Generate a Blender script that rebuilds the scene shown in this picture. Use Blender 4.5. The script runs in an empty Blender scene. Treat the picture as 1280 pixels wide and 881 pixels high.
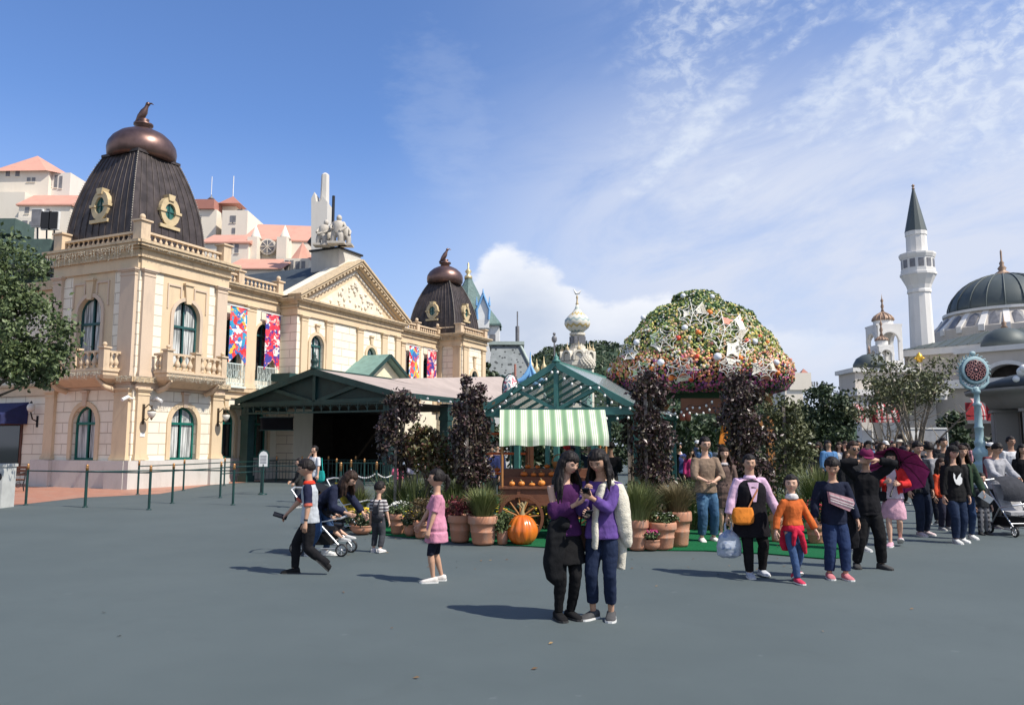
import bpy, bmesh, math, random
from math import sin, cos, pi, radians, sqrt, atan2
from mathutils import Vector, Matrix, noise
from mathutils.bvhtree import BVHTree
scene = bpy.context.scene
COL = scene.collection
# ------------------------------------------------------------ camera, sky, sun, exposure
cam_d = bpy.data.cameras.new('camera'); cam = bpy.data.objects.new('camera', cam_d); COL.objects.link(cam)
cam_d.sensor_width = 36; cam_d.lens = 28.125; cam_d.clip_end = 3000; cam_d.clip_start = 0.1
CAM_H = 1.72; TILT = math.atan(.1155)
cam.location = (0, 0, CAM_H); cam.rotation_euler = (pi / 2 + TILT, 0, 0)
scene.camera = cam
SUN_EL = radians(50); SUN_AZ = Vector((0.88, -0.47)).normalized()
sl = bpy.data.lights.new('sun', 'SUN'); sl.energy = 4.2; sl.angle = radians(.53); sl.color = (1, .93, .82)
so = bpy.data.objects.new('sun', sl); COL.objects.link(so)
sdir = Vector((SUN_AZ.x * cos(SUN_EL), SUN_AZ.y * cos(SUN_EL), sin(SUN_EL)))
so.rotation_euler = sdir.to_track_quat('Z', 'Y').to_euler(); so.location = (20, -20, 40)
scene.view_settings.view_transform = 'Standard'; scene.view_settings.look = 'None'
scene.view_settings.exposure = 0.5; scene.view_settings.gamma = 1; scene.view_settings.use_curve_mapping = False
scene.cycles.max_bounces = 5; scene.cycles.diffuse_bounces = 3; scene.cycles.glossy_bounces = 3
scene.cycles.transmission_bounces = 4; scene.cycles.transparent_max_bounces = 12
scene.cycles.use_denoising = True
def srgb(r, g, b):
 f = lambda c: (c / 255 / 12.92) if c / 255 <= .04045 else ((c / 255 + .055) / 1.055) ** 2.4
 return (f(r), f(g), f(b))
class NT:
 """small helper to write node trees"""
 def __init__(s, tree): s.t = tree; s.n = tree.nodes; s.l = tree.links
 def new(s, kind, **kw):
  nd = s.n.new(kind)
  for k, v in kw.items(): setattr(nd, k, v)
  return nd
 def put(s, sock, v):
  if isinstance(v, bpy.types.NodeSocket): s.l.new(v, sock)
  elif v is not None: sock.default_value = v
 def math(s, op, a, b=None, c=None, clamp=False):
  nd = s.new('ShaderNodeMath', operation=op, use_clamp=clamp)
  for i, v in enumerate((a, b, c)):
   if v is not None: s.put(nd.inputs[i], v)
  return nd.outputs[0]
 def noise(s, vec, scale, detail=4, rough=.55, dist=0):
  nd = s.new('ShaderNodeTexNoise'); s.put(nd.inputs['Vector'], vec)
  nd.inputs['Scale'].default_value = scale; nd.inputs['Detail'].default_value = detail
  nd.inputs['Roughness'].default_value = rough; nd.inputs['Distortion'].default_value = dist
  return nd.outputs['Fac']
 def step(s, x, a, b, lo=0., hi=1.):
  nd = s.new('ShaderNodeMapRange', interpolation_type='SMOOTHSTEP', clamp=True)
  s.put(nd.inputs[0], x)
  for i, v in enumerate((a, b, lo, hi)): s.put(nd.inputs[i + 1], v)
  return nd.outputs[0]
 def mix(s, f, a, b, blend='MIX'):
  nd = s.new('ShaderNodeMix', data_type='RGBA', blend_type=blend); s.put(nd.inputs[0], f)
  for i, v in ((6, a), (7, b)):
   if isinstance(v, tuple) and len(v) == 3: v = (*v, 1)
   s.put(nd.inputs[i], v)
  return nd.outputs[2]
 def comb(s, x, y, z):
  nd = s.new('ShaderNodeCombineXYZ')
  for i, v in enumerate((x, y, z)): s.put(nd.inputs[i], v)
  return nd.outputs[0]
world = bpy.data.worlds.new('World'); scene.world = world; world.use_nodes = True
def make_world():
 t = NT(world.node_tree); bg = t.n['Background']
 sky = t.new('ShaderNodeTexSky', sky_type='NISHITA', sun_disc=False)
 sky.sun_elevation = SUN_EL; sky.sun_rotation = atan2(SUN_AZ.x, SUN_AZ.y)
 sky.altitude = 100; sky.air_density = 1.0; sky.dust_density = .6; sky.ozone_density = 2.2
 tc = t.new('ShaderNodeTexCoord'); sp = t.new('ShaderNodeSeparateXYZ'); t.l.new(tc.outputs['Generated'], sp.inputs[0])
 X, Y, Z = sp.outputs
 az = t.math('ARCTAN2', X, Y); el = t.math('ARCSINE', Z)
 # one slow warp so that no edge is straight
 p = t.comb(az, el, 0.)
 w1 = t.noise(t.comb(t.math('MULTIPLY', az, 1.), t.math('MULTIPLY', el, 1.6), 3.1), 9, 8, .6)
 w2 = t.noise(t.comb(az, t.math('MULTIPLY', el, 2.2), 7.7), 26, 6, .6)
 # --- high thin veil growing towards the right, streaks run up to the right
 rot = t.comb(t.math('ADD', t.math('MULTIPLY', az, 1.), t.math('MULTIPLY', el, .55)),
     t.math('SUBTRACT', t.math('MULTIPLY', el, 3.4), t.math('MULTIPLY', az, 1.1)), .4)
 st = t.noise(rot, 3.2, 9, .62, .5)
 right = t.step(az, -.20, .26)
 low = t.step(el, .50, .27)
 veil = t.math('MULTIPLY', t.math('MULTIPLY', right, t.math('ADD', t.math('MULTIPLY', low, .92), .16)), t.step(st, .26, .58, .5, 1.))
 # --- mackerel wisps high on the right
 blobs = t.noise(t.comb(az, t.math('MULTIPLY', el, 1.5), 1.), 46, 5, .6, .4)
 reg = t.noise(rot, 4.6, 5, .55)
 wm = t.math('MULTIPLY', t.math('MULTIPLY', t.step(az, .08, .28), t.step(el, .26, .34)), t.step(reg, .42, .60))
 wisp = t.math('MULTIPLY', wm, t.step(blobs, .38, .66, .10, .60))
 # one brighter feather at the upper right centre and one upper right
 def feather(a0, e0, sa, se, sh):
  da = t.math('SUBTRACT', az, a0); de = t.math('SUBTRACT', t.math('SUBTRACT', el, e0), t.math('MULTIPLY', da, sh))
  q = t.math('ADD', t.math('POWER', t.math('DIVIDE', da, sa), 2.), t.math('POWER', t.math('DIVIDE', de, se), 2.))
  q = t.math('ADD', q, t.math('MULTIPLY', t.math('SUBTRACT', w2, .5), 2.6))
  return t.step(q, 1.3, -.2)
 f1 = t.math('MULTIPLY', feather(.235, .375, .085, .03, .75), t.step(blobs, .3, .62, .25, .6))
 f2 = t.math('MULTIPLY', feather(.44, .42, .11, .035, .45), t.step(blobs, .3, .6, .25, .6))
 f3 = t.math('MULTIPLY', feather(-.40, .515, .05, .012, .1), .6)
 f4 = t.math('MULTIPLY', feather(-.09, .40, .07, .10, -.4), .10)
 # --- cumulus bank behind the roofs
 cr = t.new('ShaderNodeFloatCurve'); c = cr.mapping.curves[0]
 pts = [(0, .0), (.08, .0), (.14, .135), (.19, .20), (.235, .243), (.28, .238), (.32, .205), (.36, .182), (.42, .188), (.48, .172), (.56, .145), (.7, .12), (1, .09)]
 c.points[0].location = pts[0]; c.points[1].location = pts[-1]
 for q in pts[1:-1]: c.points.new(*q)
 cr.mapping.update(); t.put(cr.inputs['Value'], t.math('ADD', az, .25))
 edge = t.math('SUBTRACT', cr.outputs[0], el)
 edge = t.math('ADD', edge, t.math('MULTIPLY', t.math('SUBTRACT', w1, .5), .075))
 edge = t.math('ADD', edge, t.math('MULTIPLY', t.math('SUBTRACT', w2, .5), .028))
 bank = t.step(edge, -.003, .018)
 bank = t.math('MULTIPLY', bank, t.step(az, .50, .16, .1, .95))
 shade = t.math('ADD', t.math('MULTIPLY', t.step(edge, .09, .0), .75), t.math('MULTIPLY', t.math('SUBTRACT', w1, .45), 1.3), clamp=True)
 bankcol = t.mix(shade, (5.6, 6.3, 7.7), (9.1, 9.3, 9.8))
 hz = t.step(el, .40, .0, 0., .72)                                  # thin air near the horizon
 veilcol = (6.5, 7.1, 8.6)
 base = t.mix(1., sky.outputs[0], (1.12, 1.36, 1.78, 1), 'MULTIPLY')
 a = t.mix(hz, base, (5.3, 6.1, 7.8))
 a = t.mix(t.math('MULTIPLY', veil, .95), a, veilcol)
 up = t.math('MAXIMUM', t.math('MAXIMUM', wisp, f1), t.math('MAXIMUM', f2, t.math('MAXIMUM', f3, f4)))
 a = t.mix(up, a, (8.0, 8.6, 9.4))
 a = t.mix(bank, a, bankcol)
 t.l.new(a, bg.inputs[0]); bg.inputs[1].default_value = .075
make_world()
# ------------------------------------------------------------ materials
MATS = {}
def M(name, col=None, rough=.8, metal=0., var=.12, vs=3., bump=0., bs=40., spec=.4, fn=None, sheen=0., detail=5):
 if name in MATS: return MATS[name]
 m = bpy.data.materials.new(name); m.use_nodes = True; MATS[name] = m
 t = NT(m.node_tree); b = t.n['Principled BSDF']
 b.inputs['Roughness'].default_value = rough; b.inputs['Metallic'].default_value = metal
 b.inputs['Specular IOR Level'].default_value = spec
 if sheen: b.inputs['Sheen Weight'].default_value = sheen
 tc = t.new('ShaderNodeTexCoord').outputs['Object']
 if fn: fn(t, b, tc)
 else:
  f = t.noise(tc, vs, detail, .6)
  lo = tuple(c * (1 - var) for c in col); hi = tuple(min(1, c * (1 + var)) for c in col)
  t.l.new(t.mix(t.step(f, .3, .7), lo, hi), b.inputs['Base Color'])
 if bump:
  bn = t.new('ShaderNodeBump'); bn.inputs['Strength'].default_value = bump; bn.inputs['Distance'].default_value = .02
  t.l.new(t.noise(tc, bs, 4, .6), bn.inputs['Height']); t.l.new(bn.outputs[0], b.inputs['Normal'])
 return m
# ------------------------------------------------------------ mesh builder
class MB:
 def __init__(s, T=None): s.v = []; s.f = []; s.m = []; s.sm = []; s.T = T; s.mats = []; s.cur = 0
 def mat(s, m):
  if m not in s.mats: s.mats.append(m)
  s.cur = s.mats.index(m); return s
 def add(s, vs, fs, smooth=False):
  o = len(s.v)
  if s.T is not None: vs = [s.T @ Vector(p) for p in vs]
  s.v.extend(tuple(p) for p in vs)
  for f in fs: s.f.append(tuple(i + o for i in f)); s.m.append(s.cur); s.sm.append(smooth)
 def box(s, x0, x1, y0, y1, z0, z1):
  v = [(x, y, z) for z in (z0, z1) for y in (y0, y1) for x in (x0, x1)]
  s.add(v, [(0, 2, 3, 1), (4, 5, 7, 6), (0, 1, 5, 4), (2, 6, 7, 3), (0, 4, 6, 2), (1, 3, 7, 5)])
 def cbox(s, c, sx, sy, sz): s.box(c[0] - sx / 2, c[0] + sx / 2, c[1] - sy / 2, c[1] + sy / 2, c[2] - sz / 2, c[2] + sz / 2)
 def tube(s, pts, rad, n=8, cap=True, smooth=True, flat=1.):
  pts = [Vector(p) for p in pts]
  if not hasattr(rad, '__len__'): rad = [rad] * len(pts)
  vs = []; prev = None
  for i, p in enumerate(pts):
   d = (pts[min(i + 1, len(pts) - 1)] - pts[max(i - 1, 0)]).normalized()
   if d.length < 1e-9: d = Vector((0, 0, 1))
   if prev is None:
    u = d.orthogonal() if abs(d.z) < .95 else Vector((1, 0, 0))
    u = (u - d * u.dot(d)).normalized()
   else: u = (prev - d * prev.dot(d)).normalized()
   prev = u; w = d.cross(u)
   for k in range(n):
    a = 2 * pi * k / n; vs.append(p + u * cos(a) * rad[i] + w * sin(a) * rad[i] * flat)
  fs = []
  for i in range(len(pts) - 1):
   for k in range(n): fs.append((i * n + k, i * n + (k + 1) % n, (i + 1) * n + (k + 1) % n, (i + 1) * n + k))
  s.add(vs, fs, smooth)
  if cap:
   o = len(pts) - 1
   s.add([vs[k] for k in range(n)] + [vs[o * n + k] for k in range(n)], [tuple(range(n))[::-1], tuple(range(n, 2 * n))])
 def bar(s, p0, p1, w, h=None):
  """square-section beam"""
  h = h or w; p0 = Vector(p0); p1 = Vector(p1); d = (p1 - p0).normalized()
  up = Vector((0, 0, 1)) if abs(d.z) < .99 else Vector((0, 1, 0))
  sd = d.cross(up).normalized(); up = sd.cross(d)
  v = [p + sd * a * w / 2 + up * b * h / 2 for p in (p0, p1) for a, b in ((-1, -1), (1, -1), (1, 1), (-1, 1))]
  s.add(v, [(0, 3, 2, 1), (4, 5, 6, 7), (0, 1, 5, 4), (1, 2, 6, 5), (2, 3, 7, 6), (3, 0, 4, 7)])
 def lathe(s, c, prof, n=16, smooth=True, sq=None, a0=0., cap=True, sx=1., sy=1.):
  """prof = [(r, z)]; n=4 with a0=pi/4 gives a square section"""
  vs = []
  for r, z in prof:
   for k in range(n):
    a = a0 + 2 * pi * k / n; vs.append((c[0] + r * cos(a) * sx, c[1] + r * sin(a) * sy, c[2] + z))
  fs = [(i * n + k, i * n + (k + 1) % n, (i + 1) * n + (k + 1) % n, (i + 1) * n + k) for i in range(len(prof) - 1) for k in range(n)]
  if cap:
   fs.append(tuple(range(n))[::-1]); fs.append(tuple((len(prof) - 1) * n + k for k in range(n)))
  s.add(vs, fs, smooth)
 def prism(s, poly, vec, smooth=False):
  n = len(poly); vec = Vector(vec); poly = [Vector(p) for p in poly]
  s.add(poly + [p + vec for p in poly], [tuple(range(n))[::-1], tuple(range(n, 2 * n))])
  s.add(poly + [p + vec for p in poly], [(i, (i + 1) % n, n + (i + 1) % n, n + i) for i in range(n)], smooth)
 def ell(s, c, r, nu=12, nv=8, R=None, smooth=True):
  if not hasattr(r, '__len__'): r = (r, r, r)
  vs = [(0, 0, -1)];
  for j in range(1, nv):
   t = -pi / 2 + pi * j / nv
   for i in range(nu): a = 2 * pi * i / nu; vs.append((cos(t) * cos(a), cos(t) * sin(a), sin(t)))
  vs.append((0, 0, 1)); out = []
  for p in vs:
   p = Vector((p[0] * r[0], p[1] * r[1], p[2] * r[2]))
   if R is not None: p = R @ p
   out.append(p + Vector(c))
  L = len(vs) - 1; fs = []
  for i in range(nu):
   fs.append((0, 1 + (i + 1) % nu, 1 + i)); fs.append((L, L - nu + i, L - nu + (i + 1) % nu))
  for j in range(nv - 2):
   for i in range(nu):
    a = 1 + j * nu; fs.append((a + i, a + (i + 1) % nu, a + nu + (i + 1) % nu, a + nu + i))
  s.add(out, fs, smooth)
 def quad(s, *p, smooth=False): s.add(p, [tuple(range(len(p)))], smooth)
 def loft(s, rings, smooth=True, cap=True):
  n = len(rings[0]); vs = [p for r in rings for p in r]
  fs = [(i * n + k, i * n + (k + 1) % n, (i + 1) * n + (k + 1) % n, (i + 1) * n + k) for i in range(len(rings) - 1) for k in range(n)]
  if cap: fs += [tuple(range(n))[::-1], tuple((len(rings) - 1) * n + k for k in range(n))]
  s.add(vs, fs, smooth)
 def mesh(s, name, mat=None):
  me = bpy.data.meshes.new(name); me.from_pydata(s.v, [], s.f)
  mats = s.mats if s.mats else ([mat] if mat else [])
  for m in mats: me.materials.append(m)
  me.polygons.foreach_set('material_index', s.m); me.polygons.foreach_set('use_smooth', s.sm); me.update()
  return me
 def build(s, name, mat=None, parent=None, **kw):
  if not s.v: return None
  o = bpy.data.objects.new(name, s.mesh(name, mat)); COL.objects.link(o)
  if parent is not None: o.parent = parent
  tag(o, **kw)
  return o
def tag(o, label=None, cat=None, group=None, kind=None):
 if label: o['label'] = label
 if cat: o['category'] = cat
 if group: o['group'] = group
 if kind: o['kind'] = kind
 return o
def thing(name, label, cat, loc=(0, 0, 0), rz=0., group=None):
 o = bpy.data.objects.new(name, None); COL.objects.link(o); o.empty_display_size = .1
 o.location = loc; o.rotation_euler = (0, 0, rz)
 return tag(o, label, cat, group)
def kids(o): return [c for c in list(COL.objects) if c.parent == o]
def copy_tree(o, loc=None, rz=None, label=None, group=None, scale=None, parent=None):
 c = o.copy(); COL.objects.link(c); c.parent = parent
 if loc is not None: c.location = loc
 if rz is not None: c.rotation_euler = (0, 0, rz)
 if scale is not None: c.scale = (scale,) * 3 if not hasattr(scale, '__len__') else scale
 if label: c['label'] = label
 if group: c['group'] = group
 for k in o.children: copy_tree(k, parent=c)
 return c
# real positions were measured once from sight lines at known distances
_c, _s = cos(TILT), sin(TILT)
def ray(px, py): u = (px - 640) / 1000; v = (440.5 - py) / 1000; return Vector((u, _c - v * _s, v * _c + _s))
def at(px, py, Y): d = ray(px, py); return Vector((d.x * Y / d.y, Y, CAM_H + d.z * Y / d.y))
def gnd(px, py): d = ray(px, py); t = -CAM_H / d.z; return Vector((d.x * t, d.y * t, 0))
def gx(px, Y, z=.8): return Vector(((px - 640) / 1000 * (Y * _c + (z - CAM_H) * _s), Y, 0))   # ground point at a distance
def rnd(a, b): return random.uniform(a, b)
# ------------------------------------------------------------ ground
def asphalt(t, b, tc):
 f = t.noise(tc, .35, 6, .6); g = t.noise(tc, 90, 3, .7); h = t.noise(tc, 1.6, 5, .65, 1.2)
 st = t.noise(tc, 5.5, 3, .5)
 c = t.mix(t.step(f, .3, .7), (.073, .094, .096), (.088, .111, .113))
 c = t.mix(t.math('MULTIPLY', t.step(h, .54, .72), .24), c, (.062, .077, .077))
 c = t.mix(t.math('MULTIPLY', t.step(st, .70, .74), .5), c, (.13, .155, .16))
 c = t.mix(t.step(g, .35, .7, 0, .35), c, (.05, .064, .068))
 t.l.new(c, b.inputs['Base Color'])
 bn = t.new('ShaderNodeBump'); bn.inputs['Strength'].default_value = .35; bn.inputs['Distance'].default_value = .006
 t.l.new(t.noise(tc, 140, 3, .7), bn.inputs['Height']); t.l.new(bn.outputs[0], b.inputs['Normal'])
m_asph = M('painted_asphalt', rough=.82, spec=.35, fn=asphalt)
mb = MB(); N = 24
xs = [-600, -200, -80, -40, -20, -10, 0, 10, 20, 40, 80, 200, 600]; ys = [-60, -10, 0, 5, 10, 20, 40, 80, 160, 400, 1500]
mb.add([(x, y, 0) for y in ys for x in xs], [(j * 13 + i, j * 13 + i + 1, j * 13 + 14 + i, j * 13 + 13 + i) for j in range(10) for i in range(12)])
mb.build('ground', m_asph, kind='structure')
def tileflr(t, b, tc):
 br = t.new('ShaderNodeTexBrick'); t.l.new(tc, br.inputs[0]); br.inputs['Scale'].default_value = 2.2
 br.inputs['Color1'].default_value = (.36, .155, .10, 1); br.inputs['Color2'].default_value = (.44, .205, .135, 1)
 br.inputs['Mortar'].default_value = (.22, .12, .09, 1); br.inputs['Mortar Size'].default_value = .012
 t.l.new(t.mix(t.step(t.noise(tc, 1.2), .4, .7, 0, .4), br.outputs[0], (.36, .26, .20)), b.inputs['Base Color'])
mb = MB()
tc_pts = [gnd(-80, 640), gnd(30, 630), gnd(100, 622), gnd(200, 617), gnd(262, 606), gnd(330, 601), (-13.2, 44, 0), (-30, 50, 0), (-36, 36, 0)]
mb.add([(p[0], p[1], .004) for p in tc_pts], [tuple(range(len(tc_pts)))])
mb.build('terracotta_pavement', M('terracotta_paving', rough=.55, fn=tileflr), kind='structure')
# green carpet of artificial turf under the stall and the flower pots
def turf(t, b, tc):
 g = t.noise(tc, 60, 4, .7); f = t.noise(tc, 1.1, 4)
 c = t.mix(t.step(g, .3, .7), (.006, .085, .032), (.012, .13, .05))
 t.l.new(t.mix(t.step(f, .35, .75, 0, .35), c, (.03, .13, .06)), b.inputs['Base Color'])
mb = MB()
tp = [gnd(428, 656), gnd(440, 663), gnd(470, 668), gnd(530, 674), gnd(610, 680), gnd(700, 686), gnd(800, 688), gnd(880, 689), gnd(960, 693), gnd(1030, 699), gnd(1062, 697), gnd(1050, 672), gnd(1060, 650), gnd(1030, 622), gnd(940, 616), gnd(700, 616), gnd(560, 620), gnd(470, 642)]
mb.add([(p[0], p[1], .006) for p in tp] + [(p[0], p[1], .022) for p in tp], [tuple(range(len(tp), 2 * len(tp)))] + [(i, (i + 1) % len(tp), len(tp) + (i + 1) % len(tp), len(tp) + i) for i in range(len(tp))])
mb.build('turf_carpet', M('artificial_turf', rough=.95, spec=.1, fn=turf, bump=.6, bs=120), kind='structure')
# ------------------------------------------------------------ stone materials
def courses(c1, c2, joint, w=1.35, h=.44, ms=.02, dirt=.3):
 def fn(t, b, tc):
  sp = t.new('ShaderNodeSeparateXYZ'); t.l.new(tc, sp.inputs[0])
  v = t.comb(t.math('ADD', sp.outputs[0], sp.outputs[1]), sp.outputs[2], 0.)
  br = t.new('ShaderNodeTexBrick'); t.l.new(v, br.inputs[0]); br.inputs['Scale'].default_value = 1
  br.inputs['Brick Width'].default_value = w; br.inputs['Row Height'].default_value = h
  br.inputs['Mortar Size'].default_value = ms; br.inputs['Mortar Smooth'].default_value = .2
  br.inputs['Color1'].default_value = (*c1, 1); br.inputs['Color2'].default_value = (*c2, 1); br.inputs['Mortar'].default_value = (*joint, 1)
  f = t.noise(t.comb(sp.outputs[0], sp.outputs[1], t.math('MULTIPLY', sp.outputs[2], .35)), 2.2, 7, .65)
  t.l.new(t.mix(t.step(f, .48, .8, 0, dirt), br.outputs[0], joint), b.inputs['Base Color'])
  bn = t.new('ShaderNodeBump'); bn.inputs['Strength'].default_value = .5; bn.inputs['Distance'].default_value = .015; bn.invert = True
  t.l.new(br.outputs[1], bn.inputs['Height']); t.l.new(bn.outputs[0], b.inputs['Normal'])
 return fn
def weath(c, dirtc, dirt=.5, vs=2.5):
 def fn(t, b, tc):
  sp = t.new('ShaderNodeSeparateXYZ'); t.l.new(tc, sp.inputs[0])
  f = t.noise(t.comb(sp.outputs[0], sp.outputs[1], t.math('MULTIPLY', sp.outputs[2], .3)), vs, 7, .68)
  g = t.noise(tc, 22, 4, .65)
  a = t.mix(t.step(g, .3, .7, 0, .5), c, tuple(x * .86 for x in c))
  t.l.new(t.mix(t.step(f, .46, .75, 0, dirt), a, dirtc), b.inputs['Base Color'])
 return fn
m_cream = M('cream_stone', rough=.85, fn=courses((.78, .71, .57), (.80, .73, .60), (.46, .39, .30), dirt=.42))
m_cream_plain = M('cream_render', rough=.85, fn=weath((.80, .73, .59), (.58, .50, .40), .3))
m_tan = M('tan_stone', rough=.82, fn=weath((.66, .515, .34), (.38, .29, .20), .42), bump=.25, bs=30)
m_tan2 = M('pink_tan_stone', rough=.82, fn=weath((.61, .48, .36), (.36, .29, .23), .35), bump=.25, bs=30)
m_cornice = M('weathered_cornice', rough=.88, fn=weath((.58, .45, .29), (.19, .155, .12), .7, 4.5), bump=.4, bs=24)
m_plinth = M('white_plinth_stone', rough=.7, fn=weath((.55, .53, .49), (.38, .35, .31), .5))
m_balust = M('balustrade_stone', rough=.8, fn=weath((.62, .48, .33), (.28, .21, .15), .45, 5))
m_wgreen = M('green_window_paint', (.008, .13, .10), .45, var=.15)
m_wteal = M('dull_teal_window_paint', (.02, .085, .085), .5, var=.15)
m_glass = M('dark_window_glass', (.012, .016, .018), .06, spec=1., var=.1)
def curtain_fn(t, b, tc):
 sp = t.new('ShaderNodeSeparateXYZ'); t.l.new(tc, sp.inputs[0])
 f = t.noise(t.comb(t.math('MULTIPLY', t.math('ADD', sp.outputs[0], sp.outputs[1]), 7.), t.math('MULTIPLY', sp.outputs[2], .3), 0.), 2.2, 3)
 t.l.new(t.mix(t.step(f, .38, .62), (.16, .17, .17), (.62, .64, .62)), b.inputs['Base Color'])  # dark vertical streaks paint the shade between the folds
m_curt = M('pale_curtain', rough=.9, fn=curtain_fn)
m_roof_metal = M('dark_standing_seam_roof', (.058, .046, .043), .5, metal=.3, var=.35, vs=2.2, bump=.15, bs=5)
m_copper = M('dark_copper_bulb', (.17, .105, .09), .38, metal=.8, var=.25, vs=1.6)
m_gold = M('cream_gold_paint', (.52, .41, .24), .55, var=.12)
m_slate = M('dark_slate_roof', (.045, .055, .06), .6, var=.2, vs=2, bump=.2, bs=10)
m_white = M('white_paint', (.74, .74, .72), .6, var=.06)
m_black = M('black_metal', (.015, .015, .017), .5, var=.1)
m_lamp = M('frosted_lamp_glass', (.62, .60, .54), .25, var=.05)
O_B = Vector((-15.11, 31.89, 0)); RZ = radians(90 - 24.7)
BA = Vector((cos(RZ), sin(RZ), 0)); BB = Vector((-sin(RZ), cos(RZ), 0))
def bw(a, b, z=0): return O_B + BA * a + BB * b + Vector((0, 0, z))    # building axes to world
def TA(a0, b0): return Matrix.Translation((a0, b0, 0))                        # street front: x along a, y inwards
def TL(a0, b0): return Matrix.Translation((a0, b0, 0)) @ Matrix.Rotation(-pi / 2, 4, 'Z')   # side front: x = -b
ornate = thing('ornate_building', 'cream and tan classical building with dark bulb-topped roofs and pediment behind the green canopy', 'building', O_B, RZ)
def panel(mb, u0, u1, z0, z1, op=None, d=.0, rev=.28, seg=14):
 """wall panel with one round-arched opening op=(ua, ub, zb, zs) and its reveal"""
 if not op: mb.quad((u0, d, z0), (u1, d, z0), (u1, d, z1), (u0, d, z1)); return
 ua, ub, zb, zs = op; r = (ub - ua) / 2; c = (ua + ub) / 2
 mb.quad((u0, d, z0), (ua, d, z0), (ua, d, z1), (u0, d, z1)); mb.quad((ub, d, z0), (u1, d, z0), (u1, d, z1), (ub, d, z1))
 if zb > z0 + .001: mb.quad((ua, d, z0), (ub, d, z0), (ub, d, zb), (ua, d, zb))
 arc = [(c - r * cos(pi * i / seg), zs + r * sin(pi * i / seg)) for i in range(seg + 1)]
 for i in range(seg):
  (xa, za), (xb, zb2) = arc[i], arc[i + 1]
  mb.quad((xa, d, za), (xb, d, zb2), (xb, d, z1), (xa, d, z1))
 path = [(ua, zb)] + arc + [(ub, zb)]
 for i in range(len(path)):
  (xa, za), (xb, zb2) = path[i], path[(i + 1) % len(path)]
  mb.quad((xa, d, za), (xb, d, zb2), (xb, d + rev, zb2), (xa, d + rev, za))
def arch_ring(mb, ua, ub, zb, zs, w, d0, d1, seg=16, foot=None):
 """raised moulding round an arch, from foot to foot"""
 c = (ua + ub) / 2; r = (ub - ua) / 2; foot = zb if foot is None else foot
 inn = [(ua, foot)] + [(c - r * cos(pi * i / seg), zs + r * sin(pi * i / seg)) for i in range(seg + 1)] + [(ub, foot)]
 out = [(ua - w, foot)] + [(c - (r + w) * cos(pi * i / seg), zs + (r + w) * sin(pi * i / seg)) for i in range(seg + 1)] + [(ub + w, foot)]
 for i in range(len(inn) - 1):
  a, b, c2, d2 = inn[i], inn[i + 1], out[i + 1], out[i]
  mb.quad(*[(p[0], d0, p[1]) for p in (a, b, c2, d2)])
  mb.quad((a[0], d0, a[1]), (b[0], d0, b[1]), (b[0], d1, b[1]), (a[0], d1, a[1]))
  mb.quad((d2[0], d0, d2[1]), (c2[0], d0, c2[1]), (c2[0], d1, c2[1]), (d2[0], d1, d2[1]))
def window(par, T, ua, ub, zb, zs, d=.2, m=m_wteal, curtain=True, bars=1, trans=None, name='window'):
 c = (ua + ub) / 2; r = (ub - ua) / 2; w = .07
 f = MB(T); arch_ring(f, ua + w, ub - w, zb, zs, w, d - .05, d + .02, foot=zb)
 f.box(ua, ub, d - .05, d + .02, zb, zb + .09)
 f.box(c - .035, c + .035, d - .045, d + .015, zb, zs + r - .03)
 f.box(ua, ub, d - .055, d + .015, (trans or zs) - .05, (trans or zs) + .05)
 fo = f.build(name, m, par)
 g = MB(T); poly = [(ua, d + .03, zb)] + [(c - r * cos(pi * i / 14), d + .03, zs + r * sin(pi * i / 14)) for i in range(15)] + [(ub, d + .03, zb)]
 g.add(poly, [tuple(range(len(poly)))]); g.build('pane', m_glass, fo)
 if curtain:
  k = MB(T); nseg = 22
  for side in (0, 1):
   x0, x1 = (ua + .08, c - .10) if side == 0 else (c + .10, ub - .08)
   for i in range(nseg):
    xa = x0 + (x1 - x0) * i / nseg; xb = x0 + (x1 - x0) * (i + 1) / nseg
    za = zs + sqrt(max(0, r * r - (xa - c) ** 2)) - .1; zc = zs + sqrt(max(0, r * r - (xb - c) ** 2)) - .1
    ya = d + .018 + .006 * sin(i * 1.9); yb = d + .018 + .006 * sin((i + 1) * 1.9)
    k.quad((xa, ya, zb + .1), (xb, yb, zb + .1), (xb, yb, zc), (xa, ya, za), smooth=True)
  k.build('curtain', m_curt, fo)
 return fo
def pilaster(mb, u0, u1, z0, z1, p=.14, base=.22, cap=.28, m=m_tan2):
 mb.mat(m); mb.box(u0, u1, -p, .01, z0 + base, z1 - cap)
 for k, (h, e) in enumerate(((.10, .06), (.07, .035), (.05, .015))):
  zz = z0 + sum((.10, .07, .05)[:k]); mb.box(u0 - e, u1 + e, -p - e, .01, zz, zz + h)
 for k, (h, e) in enumerate(((.05, .02), (.11, .0), (.06, .05), (.06, .09))):
  zz = z1 - cap + sum((.05, .11, .06, .06)[:k]); mb.box(u0 - e, u1 + e, -p - e - .004, .01, zz, zz + h)
def keystone(mb, c, z0, z1, w0=.13, w1=.22, p=.12):
 mb.prism([(c - w0, -p, z0), (c + w0, -p, z0), (c + w1, -p, z1), (c - w1, -p, z1)], (0, p + .01, 0))
 mb.box(c - w1 - .05, c + w1 + .05, -p - .06, .01, z1 - .003, z1 + .09)
def baluster_prof(h, r=.075):
 return [(r * .8, 0), (r * .8, h * .08), (r * .45, h * .12), (r * .75, h * .22), (r * 1.1, h * .36), (r * .95, h * .48), (r * .45, h * .68), (r * .38, h * .80), (r * .65, h * .88), (r * .75, h * .92), (r * .75, h)]
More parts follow.
